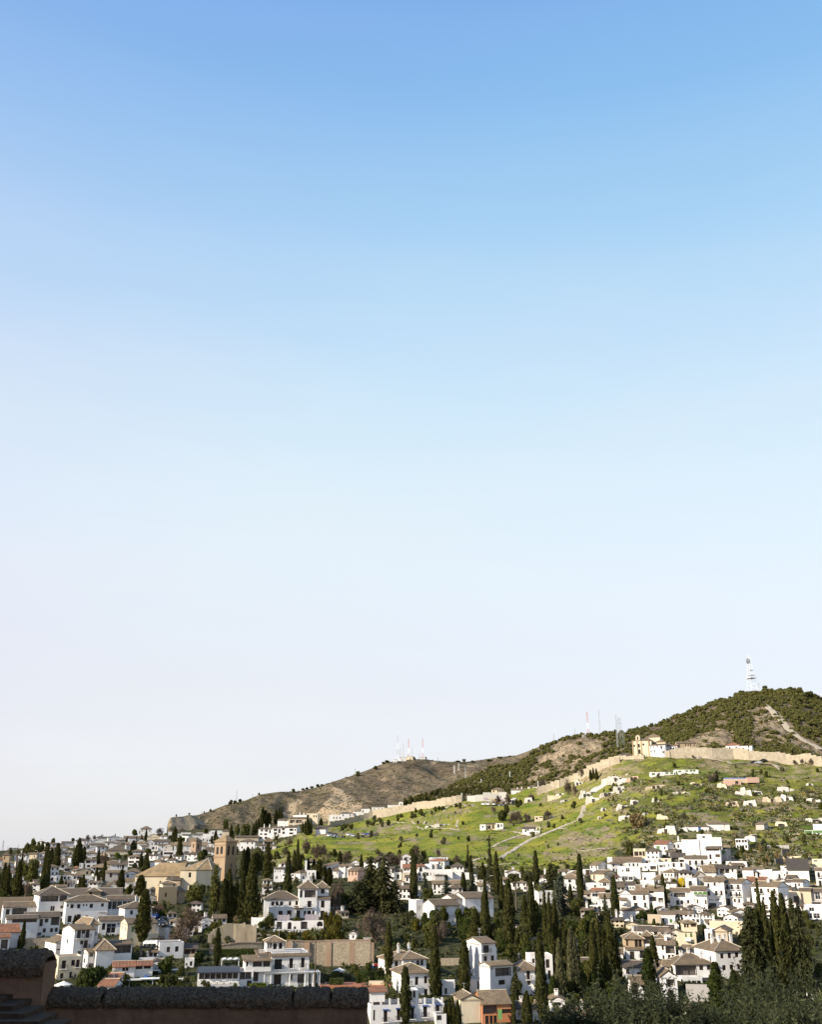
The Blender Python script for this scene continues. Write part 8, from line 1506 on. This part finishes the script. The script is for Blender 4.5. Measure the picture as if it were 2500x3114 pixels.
pv=house('F',-72,275,548,662,'f',0,'glazed restaurant pavilion with slate blue roof and white plinth',[(-60+47*i,552,-18+47*i,606,'l') for i in range(7)],name='pavilion',cat='pavilion',D=6,par=.0,side_win=False)
s_=px_size(*T('F',100,660),pv.location.y)*.36106; q=MB(); W_=360*s_; z_=(662-548)*s_
for a,b,za,zb in ((-1.2,1.5,0,.55),(1.5,4.5,.55,.75),(4.5,7,.75,.4)): q.face([(-W_/2,a,z_+za),(W_/2,a,z_+za),(W_/2,b,z_+zb),(-W_/2,b,z_+zb)]); q.face([(-W_/2,a,z_+za-.15),(-W_/2,b,z_+zb-.15),(W_/2,b,z_+zb-.15),(W_/2,a,z_+za-.15)])
q.box(-W_/2,W_/2,-1.25,-1.2,z_-.25,z_+.02); q.build('roof',M['slate_blue'],pv)
house('F',280,395,525,662,'f',0,'dark windowed link building between pavilion and villa',[(285,535,325,592,'l'),(330,535,376,592,'l'),(345,600,385,650,'d')],D=5)
_tb=MB(); _tb.box(-.45,.45,-.45,.45,.70,.75); _tb2=MB(); _tb2.tube([(0,0,0),(0,0,.70)],.06,6); _tb2.box(-.25,.25,-.25,.25,0,.04); TAB=(_tb.mesh('table_top',M['white_paint']),_tb2.mesh('table_leg',M['iron']))
tabs=[]
for x in (40,95,150,205,240):
 p=surf(*T('F',x,672)); o=empty('cafe_table',p+Vector((0,0,.9)),.2,'white cafe table','table','cafe tables before the slate pavilion'); link('table_top',TAB[0],o); link('table_leg',TAB[1],o); tabs.append(o)
dk_=MB(); p0,p1=surf(*T('F',-60,678)),surf(*T('F',280,678)); dk_.box(0,(p1-p0).length,-2.2,2.0,-2.5,.88); t_=dk_.build('cafe_terrace',M['concrete']); t_.location=p0; t_.rotation_euler=(0,0,math.atan2(p1.y-p0.y,p1.x-p0.x)); tag(t_,kind='structure'); number(tabs,'before the slate pavilion')
p=surf(*T('F',1262,655)); m=MB(); m.box(-9,9,-2,5,-1.5,.35); o=m.build('red_court',M['terracotta']); o.location=p; tag(o,kind='structure')
bh=[h for h in HOUSES if 'blue lintels' in h.get('label','')][0]; s_=px_size(*T('G',-25,1010),bh.location.y)*.36106
for x0,x1,yy in ((-240,-188,876),(-130,-80,868),(-12,36,858),(96,148,851),(202,252,843)):
 m=MB(); X0,X1,Z=(x0+25)*s_/math.cos(R_(8)),(x1+25)*s_/math.cos(R_(8)),(1010-yy)*s_; m.box(X0,X1,-.22,-.01,Z,Z+.16); m.box(X0+.1,X0+.2,-.16,-.01,Z-.3,Z-.002); m.box(X1-.2,X1-.1,-.16,-.01,Z-.3,Z-.002); m.build('blue_lintel',M['blue_paint'],bh)
for i in range(9):
 m=MB(); X=(-330+75*i+25)*s_; m.box(X-.2,X+.2,.1,.5,(1010-838)*s_+.003,(1010-838)*s_+1.3); m.build('roof_pillar',M['white_wall'],bh)
def lamp(tile,x,yt,yb,lab,Y=None):
 cx,cy=T(tile,x,yb); p=surf(cx,cy) if Y is None else at(cx,cy,Y); s=px_size(cx,cy,p.y)*TILES[tile][2]; H=(yb-yt)*s; o=empty('street_lamp',p,0,lab,'street lamp'); q=MB(); q.tube([(0,0,-1),(0,0,H),(-.5,0,H+.4),(-1.3,0,H+.45)],[.12,.09,.07,.06],6); q.build('pole',M['steel_grey'],o); h=MB(); h.box(-1.9,-1.2,-.15,.15,H+.35,H+.5); h.build('lamp_head',M['steel_white'],o)
for a in [('A1',552,340,450,'left street lamp before the skyline pines'),('A1',605,378,450,'right street lamp before the skyline pines'),('A1',380,390,470,'street lamp over the bare bushes at the left'),('F',1053,375,476,'wall lamp post before the rubble garden wall'),('A',605,620,700,'thin lamp between the left terrace cypresses'),('A',525,620,690,'white lamp above the left dark roof'),('B',533,570,620,'lamp by the dark trees right of the church tower'),('C',710,608,700,'lamp beside the dark grove cypress'),('D',935,930,985,'lamp above the cream wall in the village')]: lamp(*a)
for k,(x,y) in enumerate([(1530,735),(1612,740),(1650,735),(1690,738)]):
 p=surf(*T('H',x,y+8)); o=empty('garden_statue',p,0,'small white garden statue','statue','white statues by the clipped hedges'); q=MB(); q.box(-.2,.2,-.2,.2,-.5,.2); q.build('plinth',M['white_wall'],o); b=MB(); b.tube([(0,0,.2),(0,0,.4),(.02,0,.62),(0,0,.75),(0,0,.8),(0,0,.95)],[.13,.12,.14,.05,.08,.06],8); b.build('figure',M['white_paint'],o)
number([o for o in bpy.data.objects if o.name.startswith('garden_statue')],'at the lower right hedges')
for x,y,l in ((1235,588,'blue tarpaulin bundle by the dark hedge'),(1370,522,'blue tarpaulin bundle near the trellis')):
 p=surf(*T('E',x,y)); m=MB(); m.tube([(-.7,0,.1),(-.3,.1,.3),(.2,0,.32),(.7,.05,.1)],[.15,.28,.25,.12],7); o=m.build('tarpaulin_bundle',M['blue_plastic']); o.location=p+Vector((0,-.5,.3)); tag(o,l,'tarpaulin')
# ------------------------------------------------------------ near parapet, stairs, added shade block, olive trees
PY=20.0
def coping_mesh(x0,x1,zb,h,half,round_l=True,round_r=True,seed=0):
 """Rounded rubble-concrete coping with its pebbles standing proud."""
 nx,na=max(12,int((x1-x0)/.028)),30; a=np.linspace(-.12*np.pi,1.12*np.pi,na)[None,:]; x=np.linspace(x0,x1,nx)[:,None]; e=np.minimum((x-x0)/.06,(x1-x)/.06); e=np.clip(e,0,1); k=np.sqrt(1-(1-e)**2)*.3+.7
 X=x+0*a; Yy=-np.cos(a)*half*(.75+.25*k); Z=zb+(np.sin(a)*h*.86+h*.14)*k; arc=a*half
 d=(fbm(X/.05+seed,arc/.05,3,5)*.032+fbm(X/.30,arc/.30+seed,3,9)*.010+np.clip(fbm(X/.085+3,arc/.085,2,17),0,1)*.04); P=np.stack([X,Yy-np.cos(a)*d,Z+np.sin(a)*d],-1)
 return big_mesh('coping',P.reshape(-1,3),grid_quads(nx,na),M['pebble_coping'],True)
def body_mesh(x0,x1,z0,z1,half,corner=0):
 nx,nz=max(8,int((x1-x0)/.06)),max(8,int((z1-z0)/.06)); X,Z=np.meshgrid(np.linspace(x0,x1,nx),np.linspace(z0,z1,nz),indexing='ij'); Q=[]
 for sg in (-1,1): Yy=sg*(half+fbm(X/.5,Z/.35,4,3)*.025+fbm(X/.09,Z/.09,3,6)*.006); Pt=np.stack([X,Yy,Z],-1); i=grid_quads(nx,nz); Q.append(Pt.reshape(-1,3)[i if sg>0 else i[:,::-1]])
 b=MB(); b.box(x0,x1,-half+.03,half-.03,z0,z1-.01); V=np.array(b.v); Q.append(V[np.array(b.f)]); return quad_mesh('wall_body',Q,M['brown_plaster'])
X=lambda px,py: at(px,py,PY).x; Z=lambda px,py: at(px,py,PY).z
zt,zc,zg=Z(640,3004),Z(640,3050),-7.2
o=empty('parapet',(X(640,3050),PY,zg),0,'long low brown plastered parapet with pebbly rounded coping in the foreground','parapet'); o['kind'] = 'thing'
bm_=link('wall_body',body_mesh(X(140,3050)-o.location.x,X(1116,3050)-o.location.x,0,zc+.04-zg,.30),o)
for k,(a,b) in enumerate([(152,321),(327,892),(897,1007),(1012,1121)]): link('coping',coping_mesh(X(a,3030)-o.location.x,X(b,3030)-o.location.x,zc-zg,zt-zc,.36,seed=k*7),o)
zt2,zc2=Z(80,2884),Z(80,2924)
o=empty('parapet',(X(60,2924),PY-.35,zg),0,'taller brown wall end with rounded pebbly top at the left edge','parapet'); o['kind'] = 'thing'
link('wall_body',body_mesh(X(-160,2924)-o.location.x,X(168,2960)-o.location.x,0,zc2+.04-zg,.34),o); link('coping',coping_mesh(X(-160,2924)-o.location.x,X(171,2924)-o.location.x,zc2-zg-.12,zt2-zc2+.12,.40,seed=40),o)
st=empty('stone_stairs',(X(40,3080),PY-2,zg),0,'worn dark stone stairs in the lower left corner','stairs'); st['kind'] = 'thing'
for k,(xr,yt) in enumerate([(24,3028),(62,3050),(98,3073),(138,3096),(180,3118)]):
 Yk=PY-.9-.32*k; a,b=at(-120,yt,Yk),at(xr,yt,Yk); nx=40; m=MB(); m.box(a.x,b.x,Yk-.36,Yk+.6+.32*k*.0,zg,a.z); q=link('stair_step',m.mesh('stair_step',M['step_stone']),st) if 'step_stone' in M else None
 if q is None: flat_mat('step_stone',(.05,.034,.022),.9,.1,var=.4,scale=9,b_=.9); q=link('stair_step',m.mesh('stair_step',M['step_stone']),st)
 q.location=-st.location
m=MB(); m.box(-46,-15,-30,13,-9,6.5)  # unseen box added behind the camera to throw shade on the parapet
tw=empty('shade_block',(-30,-8,-9),0,'unseen block added behind the viewpoint to shade the parapet','tower'); w=m.build('wall',M['brown_plaster'],tw); w.location=-tw.location
m=MB(); m.box(-47,-14,-31,14,6.503,7.0); c=m.build('shade_block_top',M['brick_wall'],tw); c.location=-tw.location
m=MB(); m.face([(-60,-30,-6.4),(30,-30,-6.4),(30,18.5,-6.4),(-60,18.5,-6.4)]); tag(m.build('terrace_floor',M['brown_deck']),kind='structure')
def olive(px,ytop,R,Y,seed,label,n=330,dens=1.0):
 g=np.random.default_rng(seed); top=at(px,ytop,Y); c=top-Vector((0,0,R*.95)); zg_=-9.0; o=empty('olive_tree',(c.x,c.y,zg_),0,label,'olive tree','olive trees in the lower right foreground')
 LC,LA=[],[]; stem=[]
 for i in range(n):
  d=g.normal(0,1,3); d /= np.linalg.norm(d); d[2]=abs(d[2])*1.0-.15; st_=d*R*g.uniform(.35,.72); out=d*.7+np.array([0,0,.75])+g.normal(0,.25,3); out /= np.linalg.norm(out); L=R*g.uniform(.28,.55); m_=int(46*dens); u=np.linspace(.0,1,m_)
  sway=g.normal(0,.18,3); P=st_+out*(u[:,None]*L)+sway*(u[:,None]**2)*L; LC.append(P+g.normal(0,.02,P.shape)); side=g.normal(0,1,(m_,3)); side -= out*(side @ out)[:,None]; side /= np.linalg.norm(side,axis=1,keepdims=True); LA.append(out*.6+side*.9); stem.append(tube_np([P[0],P[m_//2],P[-1]],[.007,.004,.002],3))
 C,A=np.concatenate(LC),np.concatenate(LA); Q=cards(C+A*.03,A,.10,.025,None,.3); Q2=cards(g.normal(0,1,(5200,3))*R*np.array([.38,.38,.34])-np.array([0,0,R*.2]),g.normal(0,1,(5200,3)),.16,.06)
 k=link('crown',quad_mesh('olive_leaves',[Q,Q2],M['olive_leaf']),o); k.location=(0,0,c.z-zg_); s2=link('twigs',quad_mesh('olive_twigs',stem,M['olive_twig']),o); s2.location=k.location
 t=MB(); h=c.z-zg_
 for j in range(4): a=j*1.6+seed; t.tube([(0,0,-.5),(.12*math.cos(a),.12*math.sin(a),h*.45),(R*.3*math.cos(a),R*.3*math.sin(a),h*.8),(R*.45*math.cos(a),R*.45*math.sin(a),h+R*.2)],[.2,.15,.09,.03],7)
 t.build('trunk',M['bark'],o)
for a in [(1745,3040,1.25,23.5,1,'leftmost small olive crown at the lower edge',200),(1895,2966,1.7,23,2,'tall olive crown left of the gable house balconies',300),(2015,3008,1.4,21.5,3,'dense olive crown below the gable house',380),(2140,3056,1.35,22.5,4,'lower olive crown between the cone cypresses',300),(2245,3060,1.2,21,5,'small dark olive crown under the smaller cone cypress',260),(2332,2932,1.9,24.5,6,'loose olive crown with thin upright sprays below the huge conifer',230),(2430,3022,1.5,22,7,'rightmost olive crown at the lower right corner',330)]: olive(*a)
